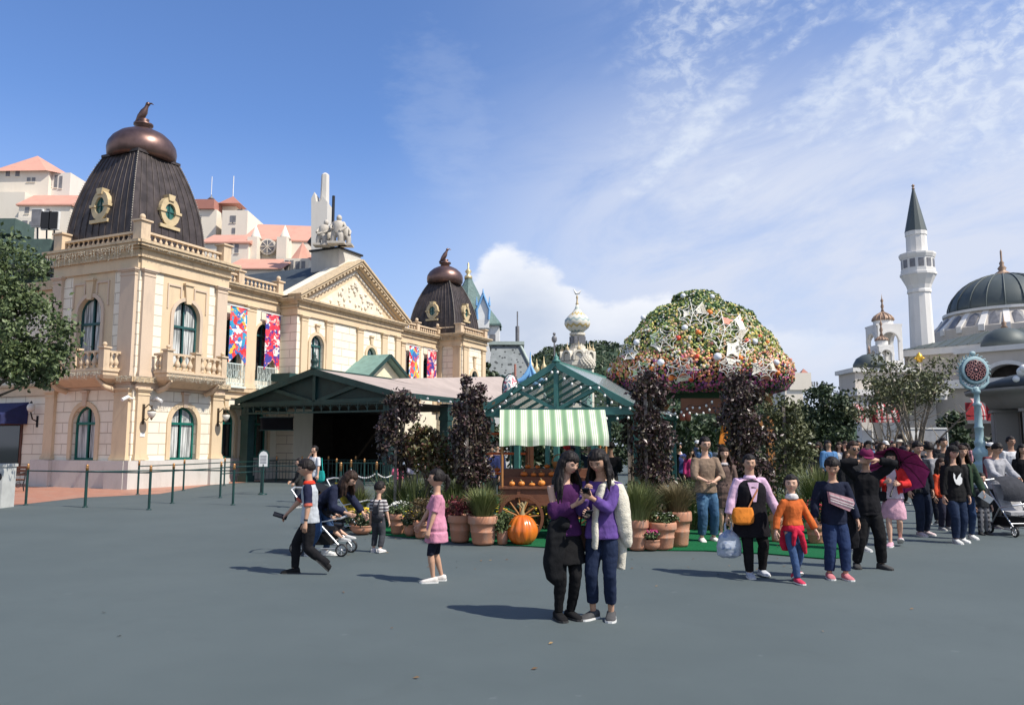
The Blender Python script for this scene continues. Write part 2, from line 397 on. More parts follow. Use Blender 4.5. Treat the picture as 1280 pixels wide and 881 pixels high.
def balustrade(name, par, T, u0, u1, z0, h, posts=(), step=.26, pw=.34, ph=None, ball=True, d=0., n=8, r=.07, ballset=None):
 f = MB(T); f.box(u0, u1, d - .09, d + .09, z0, z0 + .07); f.box(u0, u1, d - .10, d + .10, z0 + h - .09, z0 + h)
 bo = f.build(name, m_balust, par)
 ph = ph or h + .28
 ps = sorted(posts); edges = [u0] + [x for p in ps for x in (p - pw / 2, p + pw / 2)] + [u1]
 b = MB(T)
 for i in range(0, len(edges), 2):
  a, c = edges[i], edges[i + 1]
  if c - a < .15: continue
  k = max(1, round((c - a) / step))
  for j in range(k):
   u = a + (c - a) * (j + .5) / k
   b.lathe((u, d, z0 + .07), baluster_prof(h - .16, r), n)
 b.build('balusters', m_balust, bo)
 for i, p in enumerate(ps):
  q = MB(T); q.box(p - pw / 2, p + pw / 2, d - pw / 2, d + pw / 2, z0, z0 + ph)
  q.box(p - pw / 2 - .07, p + pw / 2 + .07, d - pw / 2 - .07, d + pw / 2 + .07, z0 + ph, z0 + ph + .07)
  if ball is True or (ball and i in ball):
   q.lathe((p, d, z0 + ph + .07), [(.06, 0), (.05, .05)], 8); q.ell((p, d, z0 + ph + .22), (.12, .12, .13), 10, 8)
  q.build('post', m_balust, bo)
 return bo
def entab(mb, u0, u1, z0, z1, p=.10, ret=None):
 """frieze and stepped cornice along a front; ret extends around corners"""
 h = z1 - z0
 mb.mat(m_tan); mb.box(u0, u1, -p, .02, z0, z0 + h * .42)
 mb.mat(m_cornice)
 for k, (a, b, e) in enumerate(((.42, .50, .10), (.50, .72, .04), (.72, .80, .16), (.80, .90, .30), (.90, 1., .36))):
  mb.box(u0 - (e if ret in ('l', 'b') else 0), u1 + (e if ret in ('r', 'b') else 0), -p - e, .02, z0 + h * a, z0 + h * b)
LIGHT_WIRE = M('pale_light_string', (.50, .47, .38), .5, var=.4, vs=30)
def icicles(par, T, u0, u1, z, drop, d, dens=16, seed=1):
 random.seed(seed); mb = MB(T); n = int((u1 - u0) * dens)
 for i in range(n):
  u = u0 + (u1 - u0) * (i + random.random()) / n; L = drop * rnd(.25, 1.); dd = d - rnd(.0, .05)
  mb.tube([(u, dd, z), (u + rnd(-.03, .03), dd - .01, z - L * .5), (u + rnd(-.06, .06), dd, z - L)], .006, 3, cap=False)
  for k in range(int(L / .09) + 1):
   c = (u + rnd(-.03, .03), dd - .015, z - rnd(0, L)); mb.ell(c, .014, 4, 3, smooth=False)
 return mb.build('icicle_lights', LIGHT_WIRE, par, kind='stuff')
# ---- walls: tower, wings, hall, second tower
W = MB()
def front(T, bays, z0, z1, op_key=None):
 W.T = T
 for (u0, u1, m, op) in bays: W.mat(m); panel(W, u0, u1, z0, z1, op)
T1A, T1L = TA(0, 0), TL(0, 0)
opAu = (1.78, 3.22, 5.0, 7.15); opAl = (1.9, 3.32, 1.1, 2.62)
opLu = (-3.50, -2.06, 5.0, 7.15); opLl = (-3.42, -2.0, 1.1, 2.6)
front(T1A, [(0, 4.8, m_cream, opAl)], 1.1, 4.0); front(T1A, [(0, 1.2, m_cream, None), (1.2, 3.75, m_tan, opAu), (3.75, 4.8, m_cream, None)], 4.4, 8.9)
front(T1L, [(-5.1, 0, m_cream, opLl)], 1.1, 4.0); front(T1L, [(-5.1, -3.95, m_cream, None), (-3.95, -1.4, m_tan, opLu), (-1.4, 0, m_cream, None)], 4.4, 8.9)
W.T = None; W.mat(m_cream_plain)
W.quad((4.8, 0, 0), (4.8, 5.1, 0), (4.8, 5.1, 9.9), (4.8, 0, 9.9)); W.quad((0, 5.1, 0), (4.8, 5.1, 0), (4.8, 5.1, 9.9), (0, 5.1, 9.9))
W.mat(m_slate); W.box(.02, 4.78, .02, 5.08, 9.80, 9.90)
W.mat(m_plinth); W.box(-.20, 4.9, -.20, .3, 0, 1.1); W.box(-.20, .3, .3, 5.3, 0, 1.1)
W.box(-.36, .75, -.36, .0, 0, 1.103); W.box(3.9, 5.0, -.36, .0, 0, 1.103); W.box(-.36, 0, 4.3, 5.45, 0, 1.103); W.box(-.38, .0, -.1, .95, 0, 1.10)
W.mat(m_tan)
# string course between the storeys
for T, a, b in ((T1A, -.0, 4.8), (T1L, -5.1, 0.)):
 W.T = T; W.mat(m_tan2); W.box(a, b, -.12, .02, 3.98, 4.15); W.box(a - .16, b + .16, -.16, .02, 4.15, 4.22); W.mat(m_cornice)
 W.box(a - .2, b + .2, -.26, .02, 4.22, 4.42)
# wing 1 b=1.1 from a=4.8 to 9.7; hall b=0; wing 2 b=1.1; tower 2 b=-.85
wing1 = TA(0, 1.1)
ow = [(5.45, 6.75, 1.1, 2.75), (7.75, 9.0, 1.1, 2.75)]
W.T = None
front(wing1, [(4.8, 7.15, m_cream_plain, ow[0]), (7.15, 9.7, m_cream_plain, ow[1])], 1.1, 3.95)
front(wing1, [(4.8, 7.15, m_cream_plain, (5.75, 6.85, 4.9, 7.2)), (7.15, 9.7, m_cream_plain, (7.95, 9.15, 4.9, 7.2))], 4.4, 8.6)
W.T = wing1; W.mat(m_plinth); W.box(4.9, 9.7, -.2, .1, 0, 1.1)
W.mat(m_tan); W.box(4.85, 9.68, -.10, .02, 3.95, 4.25); W.mat(m_cornice); W.box(4.85, 9.68, -.24, .02, 4.25, 4.42)
for a, b in ((7.16, 7.80),): pilaster(W, a, b, 4.45, 8.55, m=m_tan); pilaster(W, a, b, 1.12, 3.95, m=m_tan)
pilaster(W, 4.95, 5.3, 4.45, 8.55, m=m_tan2)
entab(W, 4.82, 9.68, 8.55, 9.45)
W.T = None; W.mat(m_cream_plain); W.quad((4.8, 1.12, 8.8), (9.7, 1.12, 8.8), (9.7, 1.12, 9.4), (4.8, 1.12, 9.4))
W.mat(m_slate); W.box(4.82, 9.68, 1.14, 6, 9.2, 9.38)
# hall: side return then front
W.mat(m_cream); W.T = TL(9.7, 0); panel(W, -1.1, 0, 0, 8.4); W.T = TA(0, 0)
W.mat(m_cream); hb = [(9.7, 12.3, (10.75, 11.85, 5.4, 6.95)), (12.3, 15.05, None), (15.05, 17.3, (15.85, 16.75, 5.4, 6.95)), (17.3, 19.4, None)]
for a, b, op in hb: panel(W, a, b, 3.6, 8.4, op)
W.mat(m_cream_plain)
for a, b in ((9.7, 11.2), (18.2, 19.4)): panel(W, a, b, 0, 3.6)
for a, b in ((9.95, 10.45), (12.0, 12.55), (14.85, 15.4), (17.35, 17.9), (18.85, 19.35)): pilaster(W, a, b, 3.6, 8.4, p=.12, m=m_tan)
entab(W, 9.7, 19.4, 8.4, 9.25, ret='b')
W.T = TL(9.7, 0); entab(W, -1.0, 0.1, 8.4, 9.25)
# wing 2, tower 2
W.T = TA(0, 1.1); W.mat(m_cream_plain)
for a, b, op in ((19.4, 22.9, (22.0, 22.7, 5.3, 7.3)), (22.9, 26.0, (24.1, 24.8, 5.3, 7.3))): panel(W, a, b, 0, 8.4, op)
for a, b in ((21.2, 21.65), (23.1, 23.65), (25.35, 25.8)): pilaster(W, a, b, 4, 8.4, p=.1, m=m_tan)
entab(W, 19.4, 26.0, 8.4, 9.3)
W.T = TL(26.0, 0); W.mat(m_cream); panel(W, -3.2, .85, 0, 8.9)
pilaster(W, .2, .75, 4, 8.6, p=.12, m=m_tan); pilaster(W, -1.2, -.7, 4, 8.6, p=.12, m=m_tan)
entab(W, -3.2, .85, 8.6, 9.45, ret='r')
W.T = TA(0, -.85); W.mat(m_cream)
for a, b, op in ((26.0, 27.0, None), (27.0, 28.6, (27.35, 28.25, 5.2, 6.5)), (28.6, 29.6, None)): panel(W, a, b, 0, 8.9, op)
for a, b in ((26.1, 26.6), (28.95, 29.45)): pilaster(W, a, b, 4, 8.6, p=.12, m=m_tan)
pilaster(W, 26.75, 26.95, 4, 8.6, p=.06, m=m_tan)
entab(W, 26.0, 29.6, 8.6, 9.45, ret='b')
W.T = None; W.mat(m_cream_plain); W.quad((29.6, -.85, 0), (29.6, 3.2, 0), (29.6, 3.2, 9.4), (29.6, -.85, 9.4)); W.quad((26, 3.2, 0), (29.6, 3.2, 0), (29.6, 3.2, 9.4), (26, 3.2, 9.4))
W.mat(m_slate); W.box(26.02, 29.58, -.83, 3.18, 9.3, 9.42); W.box(19.45, 25.98, 1.14, 6, 9.1, 9.25)
# tower pilasters, surrounds, keystones
for T, dirs in ((T1A, 1), (T1L, -1)):
 W.T = T
 pl = [(.12, .68), (4.10, 4.70)] if dirs == 1 else [(-.92, -.10), (-5.05, -4.5)]
 for a, b in pl:
  pilaster(W, a, b, 4.45, 8.85, m=m_tan2); pilaster(W, a, b, 1.12, 3.98, m=m_tan)
 ou, ol = (opAu, opAl) if dirs == 1 else (opLu, opLl)
 W.mat(m_tan2); arch_ring(W, *ou, .16, -.07, .02, foot=4.45); W.mat(m_tan); arch_ring(W, *ol, .2, -.07, .02, foot=1.12)
 keystone(W, (ou[0] + ou[1]) / 2, 7.75, 8.55); W.mat(m_tan2)
 keystone(W, (ol[0] + ol[1]) / 2, 3.3, 3.86, .10, .15, .1)
 c = (ou[0] + ou[1]) / 2
 for sgn in (-1, 1):   # sunk panels in the corners over the arch: raised frame
  x0, x1 = sorted((c + sgn * .34, c + sgn * 1.08)); W.mat(m_tan2)
  W.box(x0, x1, -.05, .01, 8.42, 8.5); W.box(*(sorted((c + sgn * 1.08, c + sgn * 1.02))), -.05, .01, 7.45, 8.42)
  W.box(*(sorted((c + sgn * .34, c + sgn * .40))), -.05, .01, 8.0, 8.42)
 if dirs == 1: entab(W, 0, 4.8, 8.85, 9.95, ret='b')
 else: entab(W, -5.1, 0, 8.85, 9.95, ret='b')
W.T = wing1
for o_ in ow: W.mat(m_tan); arch_ring(W, *o_, .17, -.06, .02); keystone(W, (o_[0] + o_[1]) / 2, 3.45, 3.86, .09, .13, .09)
for o_ in ((5.75, 6.85, 4.9, 7.2), (7.95, 9.15, 4.9, 7.2)): W.mat(m_tan); arch_ring(W, *o_, .12, -.05, .02)
W.T = TA(0, 0)
for o_ in ((10.75, 11.85, 5.4, 6.95), (15.85, 16.75, 5.4, 6.95)):
 W.mat(m_tan); arch_ring(W, *o_, .17, -.08, .02); keystone(W, (o_[0] + o_[1]) / 2, o_[3] + (o_[1] - o_[0]) / 2 + .15, 8.0, .09, .14, .1)
W.T = TA(0, -.85); W.mat(m_tan); arch_ring(W, 27.35, 28.25, 5.2, 6.5, .2, -.08, .02); keystone(W, 27.8, 7.1, 7.9, .1, .16)
W.build('wall', None, ornate)
window(ornate, T1A, *opAu, trans=6.75); window(ornate, T1A, *opAl, m=m_wgreen); window(ornate, T1L, *opLu, trans=6.75); window(ornate, T1L, *opLl, m=m_wgreen)
for o_ in ow: window(ornate, wing1, *o_, m=m_wgreen, curtain=False)
for o_ in ((5.75, 6.85, 4.9, 7.2), (7.95, 9.15, 4.9, 7.2)): window(ornate, wing1, *o_, curtain=False)
for o_ in ((10.75, 11.85, 5.4, 6.95), (15.85, 16.75, 5.4, 6.95)): window(ornate, TA(0, 0), *o_)
for o_ in ((22.0, 22.7, 5.3, 7.3), (24.1, 24.8, 5.3, 7.3)): window(ornate, TA(0, 1.1), *o_, curtain=False)
window(ornate, TA(0, -.85), 27.35, 28.25, 5.2, 6.5, curtain=False)
# balustrades on the roofs
balustrade('roof_balustrade', ornate, T1A, -.05, 4.85, 9.95, .50, (0.08, 4.6), pw=.46, ph=.85, ball={0}, step=.30, r=.07, d=.10)
balustrade('roof_balustrade', ornate, T1L, -5.1, -.4, 9.95, .50, (-4.9,), pw=.5, d=.10, ph=.80, ball=False, step=.30, r=.07)
balustrade('roof_balustrade', ornate, TA(0, 1.0), 5.1, 9.6, 9.45, .50, (6.55, 9.35), pw=.36, ph=.62, step=.26)
balustrade('roof_balustrade', ornate, TA(0, 1.0), 19.8, 26.0, 9.3, .45, (20.3, 23.0, 25.8), pw=.34, ph=.55, step=.28)
balustrade('roof_balustrade', ornate, TL(26.0, 0), -3.1, .85, 9.45, .50, (.65,), pw=.45, ph=.62, ball=False, step=.28)
balustrade('roof_balustrade', ornate, TA(0, -.85), 26.2, 29.6, 9.45, .50, (29.35,), pw=.4, ph=.6, ball=False, step=.28)
icicles(ornate, T1L, -5.1, .1, 9.72, .55, -.44, 15, 3); icicles(ornate, T1A, 0, 5, 9.72, .12, -.46, 12, 4)
icicles(ornate, T1L, -5.3, .2, 4.45, .30, -.30, 20, 5); icicles(ornate, T1A, -.2, 4.9, 4.45, .28, -.30, 20, 6)
icicles(ornate, TL(26, 0), -3, .9, 9.3, .35, -.40, 10, 7)
# balconies on the tower
def balcony(T, c, w, dp, name='balcony'):
 f = MB(T); f.box(c - w / 2, c + w / 2, -dp, -.26, 4.47, 4.62); f.box(c - w / 2 - .05, c + w / 2 + .05, -dp - .05, -.26, 4.62, 4.70)
 # curved underside
 rings = []
 for (k, z, dd) in ((1., 4.47, dp), (.95, 4.33, dp * .9), (.82, 4.2, dp * .62), (.74, 4.08, dp * .35)):
  rings.append([(c - w / 2 * k, -dd, z), (c + w / 2 * k, -dd, z), (c + w / 2 * k, -.10, z), (c - w / 2 * k, -.10, z)])
 f.loft(rings, False)
 for sx in (-1, 1):
  pts = [(c + sx * w * .40, -dp * .95, 4.3), (c + sx * w * .40, -dp * .6, 4.02), (c + sx * w * .40, -.15, 3.92)]
  f.tube(pts, [.05, .11, .12], 8)
 o = f.build(name, m_balust, ornate)
 r = MB(T); r.box(c - w / 2 + .05, c + w / 2 - .05, -dp + .03, -dp + .2, 5.36, 5.45); r.box(c - w / 2 + .05, c + w / 2 - .05, -dp + .03, -dp + .2, 4.70, 4.76)
 for sx in (-1, 1):
  x = c + sx * (w / 2 - .12); r.box(x - .07, x + .07, -dp + .2, -.1, 5.36, 5.45); r.box(x - .07, x + .07, -dp + .2, -.1, 4.70, 4.76)
  for yy in (-dp * .55, -.3): r.lathe((x, yy, 4.76), baluster_prof(.60, .10), 10)
 n = 9
 for i in range(n):
  x = c - w / 2 + .28 + (w - .56) * i / (n - 1)
  if i == n // 2: continue
  r.lathe((x, -dp + .11, 4.76), baluster_prof(.60, .11), 10)
 r.build('balustrade', m_balust, o)
 for x in (c - w / 2 + .12, c, c + w / 2 - .12):
  q = MB(T); q.box(x - .14, x + .14, -dp - .02, -dp + .25, 4.70, 5.52); q.box(x - .19, x + .19, -dp - .07, -dp + .3, 5.52, 5.59)
  if abs(x - c) > .1: q.ell((x, -dp + .11, 5.69), .09, 8, 6)
  q.build('post', m_balust, o)
 icicles(o, T, c - w / 2, c + w / 2, 4.6, .34, -dp - .06, 26, int(c * 10) + 40)
 return o
balcony(T1A, 2.35, 3.2, .95); balcony(T1L, -2.35, 3.5, .95)
# small iron balcony fronts under the wing banners
for c, w in ((6.35, 1.35), (8.6, 1.35)):
 f = MB(wing1); y = -.22
 f.box(c - w / 2, c + w / 2, y - .02, y + .02, 5.55, 5.60); f.box(c - w / 2, c + w / 2, y - .02, y + .02, 4.62, 4.66); f.box(c - w / 2, c + w / 2, y - .14, 0, 4.42, 4.5)
 for i in range(14):
  x = c - w / 2 + w * i / 13; f.box(x - .012, x + .012, y - .012, y + .012, 4.5, 5.58)
 for i in range(5):
  x = c - w / 2 + w * (i + .5) / 5
  f.tube([(x + .09 * cos(a * pi / 6), y - .02, 5.1 + .2 * sin(a * pi / 6)) for a in range(13)], .012, 5, cap=False)
 f.build('iron_balcony', M('pale_green_iron', (.55, .62, .58), .5, var=.1), ornate)
# domed mansard roofs
def dome_roof(ca, cb, zb, hb, ht, h, bulb, par, fin=1.):
 """concave-shouldered square dome: hb half base, ht half top"""
 n = 10; k = MB(); rings = []
 pr = lambda t: ht + (hb - ht) * (1 - t) ** .62 if False else hb + (ht - hb) * (t ** 2.1)
 for i in range(n + 1):
  t = i / n; r = pr(t); z = zb + h * t; m = 7
  ring = []
  for sx, sy, dx, dy in ((-1, -1, 1, 0), (1, -1, 0, 1), (1, 1, -1, 0), (-1, 1, 0, -1)):
   for j in range(m): ring.append((ca + sx * r + dx * 2 * r * j / m, cb + sy * r + dy * 2 * r * j / m, z))
  rings.append(ring)
 k.mat(m_roof_metal); k.loft(rings, False)
 # seams
 for (ax, sg) in (('a', -1), ('b', -1), ('a', 1), ('b', 1)):
  for j in range(1, 10):
   pts = []
   for i in range(n + 1):
    r = pr(i / n) + .012; u = -1 + 2 * j / 10; u *= r
    pts.append((ca + u, cb + sg * r, zb + h * i / n) if ax == 'b' else (ca + sg * r, cb + u, zb + h * i / n))
   k.tube(pts, .022, 4, cap=False)
 ro = k.build('dome_roof', None, par)
 e = MB()
 for sx, sy in ((-1, -1), (1, -1), (1, 1), (-1, 1)):
  e.tube([(ca + sx * pr(i / n), cb + sy * pr(i / n), zb + h * i / n) for i in range(n + 1)], .05, 6)
 e.build('ridge_trim', m_roof_metal, ro)
 e = MB(); [e.ell((ca + sx * (pr(i / 40) + .05), cb + sy * (pr(i / 40) + .05), zb + h * i / 40), .022, 5, 4) for i in range(41) for sx, sy in ((-1, -1), (1, -1), (-1, 1))]; e.build('ridge_bulbs', LIGHT_WIRE, ro, kind='stuff')
 e = MB(); e.box(ca - ht * 1.06, ca + ht * 1.06, cb - ht * 1.06, cb + ht * 1.06, zb + h - .02, zb + h + .10); e.build('top_plate', m_roof_metal, ro)
 s = MB(); z = zb + h - .02; R = bulb
 s.lathe((ca, cb, z), [(R * .88, 0), (R * .98, R * .12), (R, R * .32), (R * .97, R * .5), (R * .86, R * .68), (R * .66, R * .86), (R * .40, R * .99), (R * .2, R * 1.05)], 32, cap=True)
 s.build('bulb', m_copper, ro)
 f = MB(); z2 = z + R * 1.03
 f.lathe((ca, cb, z2), [(.34 * fin, 0), (.30 * fin, .12 * fin), (.42 * fin, .2 * fin), (.42 * fin, .27 * fin), (.2 * fin, .34 * fin), (.24 * fin, .48 * fin)], 14)
 # perched bird
 B = lambda x, z_: (ca + x * fin * .42, cb - x * fin * .9, z2 + z_ * fin)
 f.tube([B(-.44, .30), B(-.30, .42), B(-.14, .60), B(-.0, .86), B(.08, 1.04), B(.13, 1.18)], [.02 * fin, .08 * fin, .17 * fin, .16 * fin, .09 * fin, .08 * fin], 10)
 f.ell(B(.15, 1.21), .10 * fin, 10, 8); f.tube([B(.18, 1.23), B(.32, 1.24), B(.42, 1.17)], [.05 * fin, .035 * fin, .008], 6)
 f.build('bird_finial', m_copper, ro)
 # oeil-de-boeuf windows
 for T in (Matrix.Translation((ca, cb, 0)), Matrix.Translation((ca, cb, 0)) @ Matrix.Rotation(-pi / 2, 4, 'Z')):
  t = .44; r = pr(.24); zc = zb + h * t; d = -r - .04; q = bulb / 1.42
  o = MB(T)
  for j in range(20):
   a0, a1 = 2 * pi * j / 20, 2 * pi * (j + 1) / 20
   p = [(cos(a) * rr * q, d, zc + sin(a) * rr * 1.25 * q) for a, rr in ((a0, .28), (a1, .28), (a1, .50), (a0, .50))]
   o.prism(p, (0, .5, 0))
  o.box(-.52 * q, .52 * q, d - .03, d + .9, zc - .74 * q, zc - .60 * q); o.box(-.56 * q, -.24 * q, d - .05, d + .25, zc - .06 * q, zc + .05 * q); o.box(.24 * q, .56 * q, d - .05, d + .25, zc - .06 * q, zc + .05 * q)
  o.prism([(-.13 * q, d - .06, zc + .46 * q), (.13 * q, d - .06, zc + .46 * q), (.18 * q, d - .06, zc + .72 * q), (-.18 * q, d - .06, zc + .72 * q)], (0, .4, 0))
  wo = o.build('round_window', m_gold, ro)
  g = MB(T); g.lathe((0, 0, 0), [(.001, 0)], 3); g = MB(T)
  pts = [(cos(2 * pi * j / 16) * .30 * q, d + .10, zc + sin(2 * pi * j / 16) * .37 * q) for j in range(16)]
  g.add(pts, [tuple(range(16))]); g.build('pane', M('green_glass', (.02, .11, .09), .12, spec=.8), wo)
  g = MB(T); g.box(-.02, .02, d + .06, d + .09, zc - .37 * q, zc + .37 * q); g.box(-.3 * q, .3 * q, d + .06, d + .088, zc - .02, zc + .02); g.build('glazing_bar', m_wteal, wo)
dome_roof(2.28, 3.0, 9.9, 2.0, 1.10, 4.62, 1.48, ornate, 1.02)
dome_roof(27.75, 1.55, 9.4, 1.85, .85, 4.0, 1.33, ornate, 1.05)
# pediment over the hall
ped = MB(TA(0, 0)); ax, az_, a0, a1, zb = 14.55, 12.15, 9.45, 19.65, 9.25
ped.mat(m_tan); ped.prism([(a0 + .6, .0, zb), (a1 - .6, .0, zb), (ax, .0, az_ - .35)], (0, .3, 0))
ped.mat(M('carved_relief', (.70, .63, .50), .85, bump=1., bs=3.2, vs=2)); ped.prism([(a0 + 2.0, -.03, zb + .12), (a1 - 2.0, -.03, zb + .12), (ax, -.03, az_ - .95)], (0, .03, 0))
random.seed(8)
for i in range(46):
 t = random.random(); x = ax + rnd(-1, 1) * 3.1 * (1 - t); z = zb + .25 + t * 1.45
 ped.ell((x, -.05, z), (rnd(.05, .16), .07, rnd(.05, .15)), 6, 5)
po = ped.build('pediment', None, ornate)
rk = MB(TA(0, 0)); rk.mat(m_cornice)
for sx, ae in ((-1, a0 - .15), (1, a1 + .15)):
 d = Vector((ae - ax, 0, zb + .05 - az_)); L = d.length; d.normalize(); nrm = Vector((-d.z * sx, 0, d.x * sx))
 if nrm.z < 0: nrm = -nrm
 for (o0, o1, y0) in ((-.42, -.26, -.18), (-.26, -.12, -.34), (-.12, .02, -.50), (.02, .12, -.58)):
  P = [Vector((ax, y0, az_)) + nrm * o0, Vector((ae, y0, zb + .05)) + nrm * o0, Vector((ae, y0, zb + .05)) + nrm * o1, Vector((ax, y0, az_)) + nrm * o1]
  rk.prism(P, (0, .3 - y0, 0))
 k = int(L / .32)
 for i in range(k):
  c = Vector((ax, 0, az_)) + d * (L * (i + .6) / k) - nrm * .19
  e = d * .08; h = nrm * .06; rk.prism([c - e - h + Vector((0, -.46, 0)), c + e - h + Vector((0, -.46, 0)), c + e + h + Vector((0, -.46, 0)), c - e + h + Vector((0, -.46, 0))], (0, .3, 0))
 # inner pale moulding
 rk.mat(m_cream_plain); I = [Vector((ax, -.08, az_)) - nrm * .60, Vector((ae, -.08, zb + .05)) - nrm * .60 - d * .8, Vector((ae, -.08, zb + .05)) - nrm * .48 - d * .8, Vector((ax, -.08, az_)) - nrm * .48]
 rk.prism(I, (0, .1, 0)); rk.mat(m_cornice)
rk.build('raking_cornice', None, po)
rf = MB(); yb = 12
rf.mat(m_slate)
for sx, ae in ((-1, a0 - .1), (1, a1 + .1)):
 rf.prism([(ax, .32, az_ - .02), (ae, .32, zb + .0), (ae, .32, zb - .12), (ax, .32, az_ - .2)], (0, yb, 0))
rf.mat(m_cream_plain); rf.prism([(a0 - .15, -.2, zb + .10), (ax, -.2, az_ + .13), (ax, -.2, az_ + .14), (a0 - .15, -.2, zb + .12)], (0, 1.4, 0)); rf.build('roof', None, ornate)
pb = MB(); pb.mat(M('grey_stone', rough=.85, fn=weath((.55, .52, .46), (.33, .31, .28), .4))); pb.box(ax - 1.05, ax + 1.05, .35, 2.3, 11.3, 12.75); pb.mat(m_black); pb.box(ax - 1.15, ax + 1.15, .25, 2.4, 12.75, 12.85)
pb.build('statue_plinth', None, ornate)
# low grey-white dormer behind the pediment's right slope, antenna mast
mb = MB(); mb.box(20.2, 21.2, 3, 5, 9.2, 11.1); mb.box(20.0, 21.4, 2.8, 5.2, 11.1, 11.22); mb.build('roof_vent', m_cream_plain, ornate)
# awnings of light strings along roof done; wall details
mb = MB(T1A); mb.box(.30, .52, -.16, -.13, 2.05, 2.2); mb.build('notice_plate', m_white, ornate)
for T, u in ((T1L, -.02), (T1A, .95)):
 mb = MB(T); mb.tube([(u, -.02, 3.55), (u, -.2, 3.6)], .04, 6); mb.tube([(u, -.2, 3.62), (u + .02, -.5, 3.48)], .07, 8); mb.build('security_camera', m_white, ornate)
# wall lanterns
def lantern_shape():
 t = thing('wall_lantern', 'x', 'wall lamp')
 b = MB(); b.box(-.05, .05, -.04, 0, -.45, .35); b.tube([(0, -.03, .15), (0, -.3, .34), (0, -.48, .18)], .025, 6); b.tube([(0, -.03, -.2), (0, -.2, -.3), (0, -.38, -.15)], .018, 6); b.lathe((0, -.48, .12), [(.05, 0), (.16, -.04), (.17, -.07)], 12); b.lathe((0, -.48, .12), [(.02, .0), (.02, .12), (.035, .15), (.0, .2)], 8)
 b.build('bracket', M('bronze_metal', (.10, .075, .05), .5, .5), t)
 g = MB(); g.lathe((0, -.48, .05), [(.165, 0), (.17, -.08), (.12, -.2), (.05, -.27)], 12); g.build('globe', m_lamp, t)
 g = MB(); g.lathe((0, -.48, -.22), [(.055, 0), (.04, -.04), (.0, -.09)], 8); g.build('drop_finial', MATS['bronze_metal'], t)
 return t
L0 = lantern_shape(); L0.location = bw(.40, -.14, 3.0); L0.rotation_euler = (0, 0, RZ)
tag(L0, 'bronze wall lantern on the corner pilaster left of the green framed arched window with curtains', 'wall lamp', 'bronze wall lanterns on the cream building')
copy_tree(L0, bw(4.40, -.14, 3.0), RZ, 'bronze wall lantern on the tan pilaster nearest the green canopy post', 'bronze wall lanterns on the cream building')
# ------------------------------------------------------------ vegetation helpers
def leaf_mat(name, c1, c2, rough=.5, vs=1.2):
 def fn(t, b, tc):
  g = t.new('ShaderNodeNewGeometry'); r = g.outputs['Random Per Island']
  f = t.noise(tc, vs, 3)
  c = t.mix(r, c1, c2); c = t.mix(t.step(t.math('FRACT', t.math('MULTIPLY', r, 37.)), .68, .70, 0., .8), c, (.10, .085, .045)) if 'purple' in name else c; c = t.mix(t.step(f, .35, .65, 0, .35), c, tuple(x * .6 for x in c1))
  t.l.new(c, b.inputs['Base Color'])
  b.inputs['Subsurface Weight'].default_value = 0
 return M(name, rough=rough, fn=fn, spec=.45)
m_leaf = leaf_mat('green_leaves', (.050, .080, .028), (.14, .18, .07))
m_leaf_dark = leaf_mat('dark_green_leaves', (.026, .048, .020), (.070, .10, .042))
m_leaf_pur = leaf_mat('dark_purple_leaves', (.026, .018, .018), (.11, .062, .062), .36)
m_leaf_mix = leaf_mat('red_green_leaves', (.10, .030, .018), (.085, .12, .03), .5)
m_leaf_olive = leaf_mat('olive_leaves', (.08, .09, .035), (.16, .17, .075))
m_grass = leaf_mat('fountain_grass', (.085, .115, .030), (.22, .24, .085), .6, 3)
m_grass_br = leaf_mat('tawny_grass', (.12, .095, .045), (.28, .22, .11), .6, 3)
m_bark = M('bark', (.12, .095, .07), .9, var=.35, vs=8, bump=.6, bs=20)
m_bark_pale = M('pale_bark', (.26, .22, .17), .9, var=.3, vs=8, bump=.4, bs=20)
def leafquad(mb, p, s, rng):
 d = Vector((rng.gauss(0, 1), rng.gauss(0, 1), rng.gauss(0, .7))).normalized(); u = d.orthogonal().normalized(); w = d.cross(u)
 a = rng.random() * 6.28; e = u * cos(a) + w * sin(a); f = d.cross(e)
 mb.add([p - e * s, p + f * s * .55 + d * s * .12, p + e * s, p - f * s * .55 + d * s * .12], [(0, 1, 2, 3)])
def crown(mb, c, r, n, s, seed, nc=40, spread=.2, hollow=.35):
 """leaves gathered in clumps through an ellipsoid"""
 rng = random.Random(seed); c = Vector(c); cl = []
 for i in range(nc):
  while True:
   q = Vector((rng.uniform(-1, 1), rng.uniform(-1, 1), rng.uniform(-1, 1)))
   if hollow < q.length < 1: break
  cl.append((Vector((c.x + q.x * r[0], c.y + q.y * r[1], c.z + q.z * r[2])), rng.uniform(.5, 1.3)))
 m = min(r)
 for i in range(n):
  k, w = rng.choice(cl)
  p = k + Vector((rng.gauss(0, 1), rng.gauss(0, 1), rng.gauss(0, .8))) * spread * w * m
  leafquad(mb, p, s * rng.uniform(.6, 1.3), rng)
 return [k for k, w in cl]
def limbs(mb, base, top, r0, ends, seed, n=10):
 rng = random.Random(seed); base = Vector(base); top = Vector(top)
 mid = base.lerp(top, .5) + Vector((rng.uniform(-.05, .05), rng.uniform(-.05, .05), 0))
 mb.tube([base, mid, top], [r0, r0 * .8, r0 * .55], 8)
 for e in rng.sample(ends, min(n, len(ends))):
  t = rng.uniform(.35, 1.); s = base.lerp(top, t); m = s.lerp(e, .5) + Vector((0, 0, .12 * (e - s).length))
  mb.tube([s, m, e], [r0 * .45, r0 * .28, r0 * .1], 5)
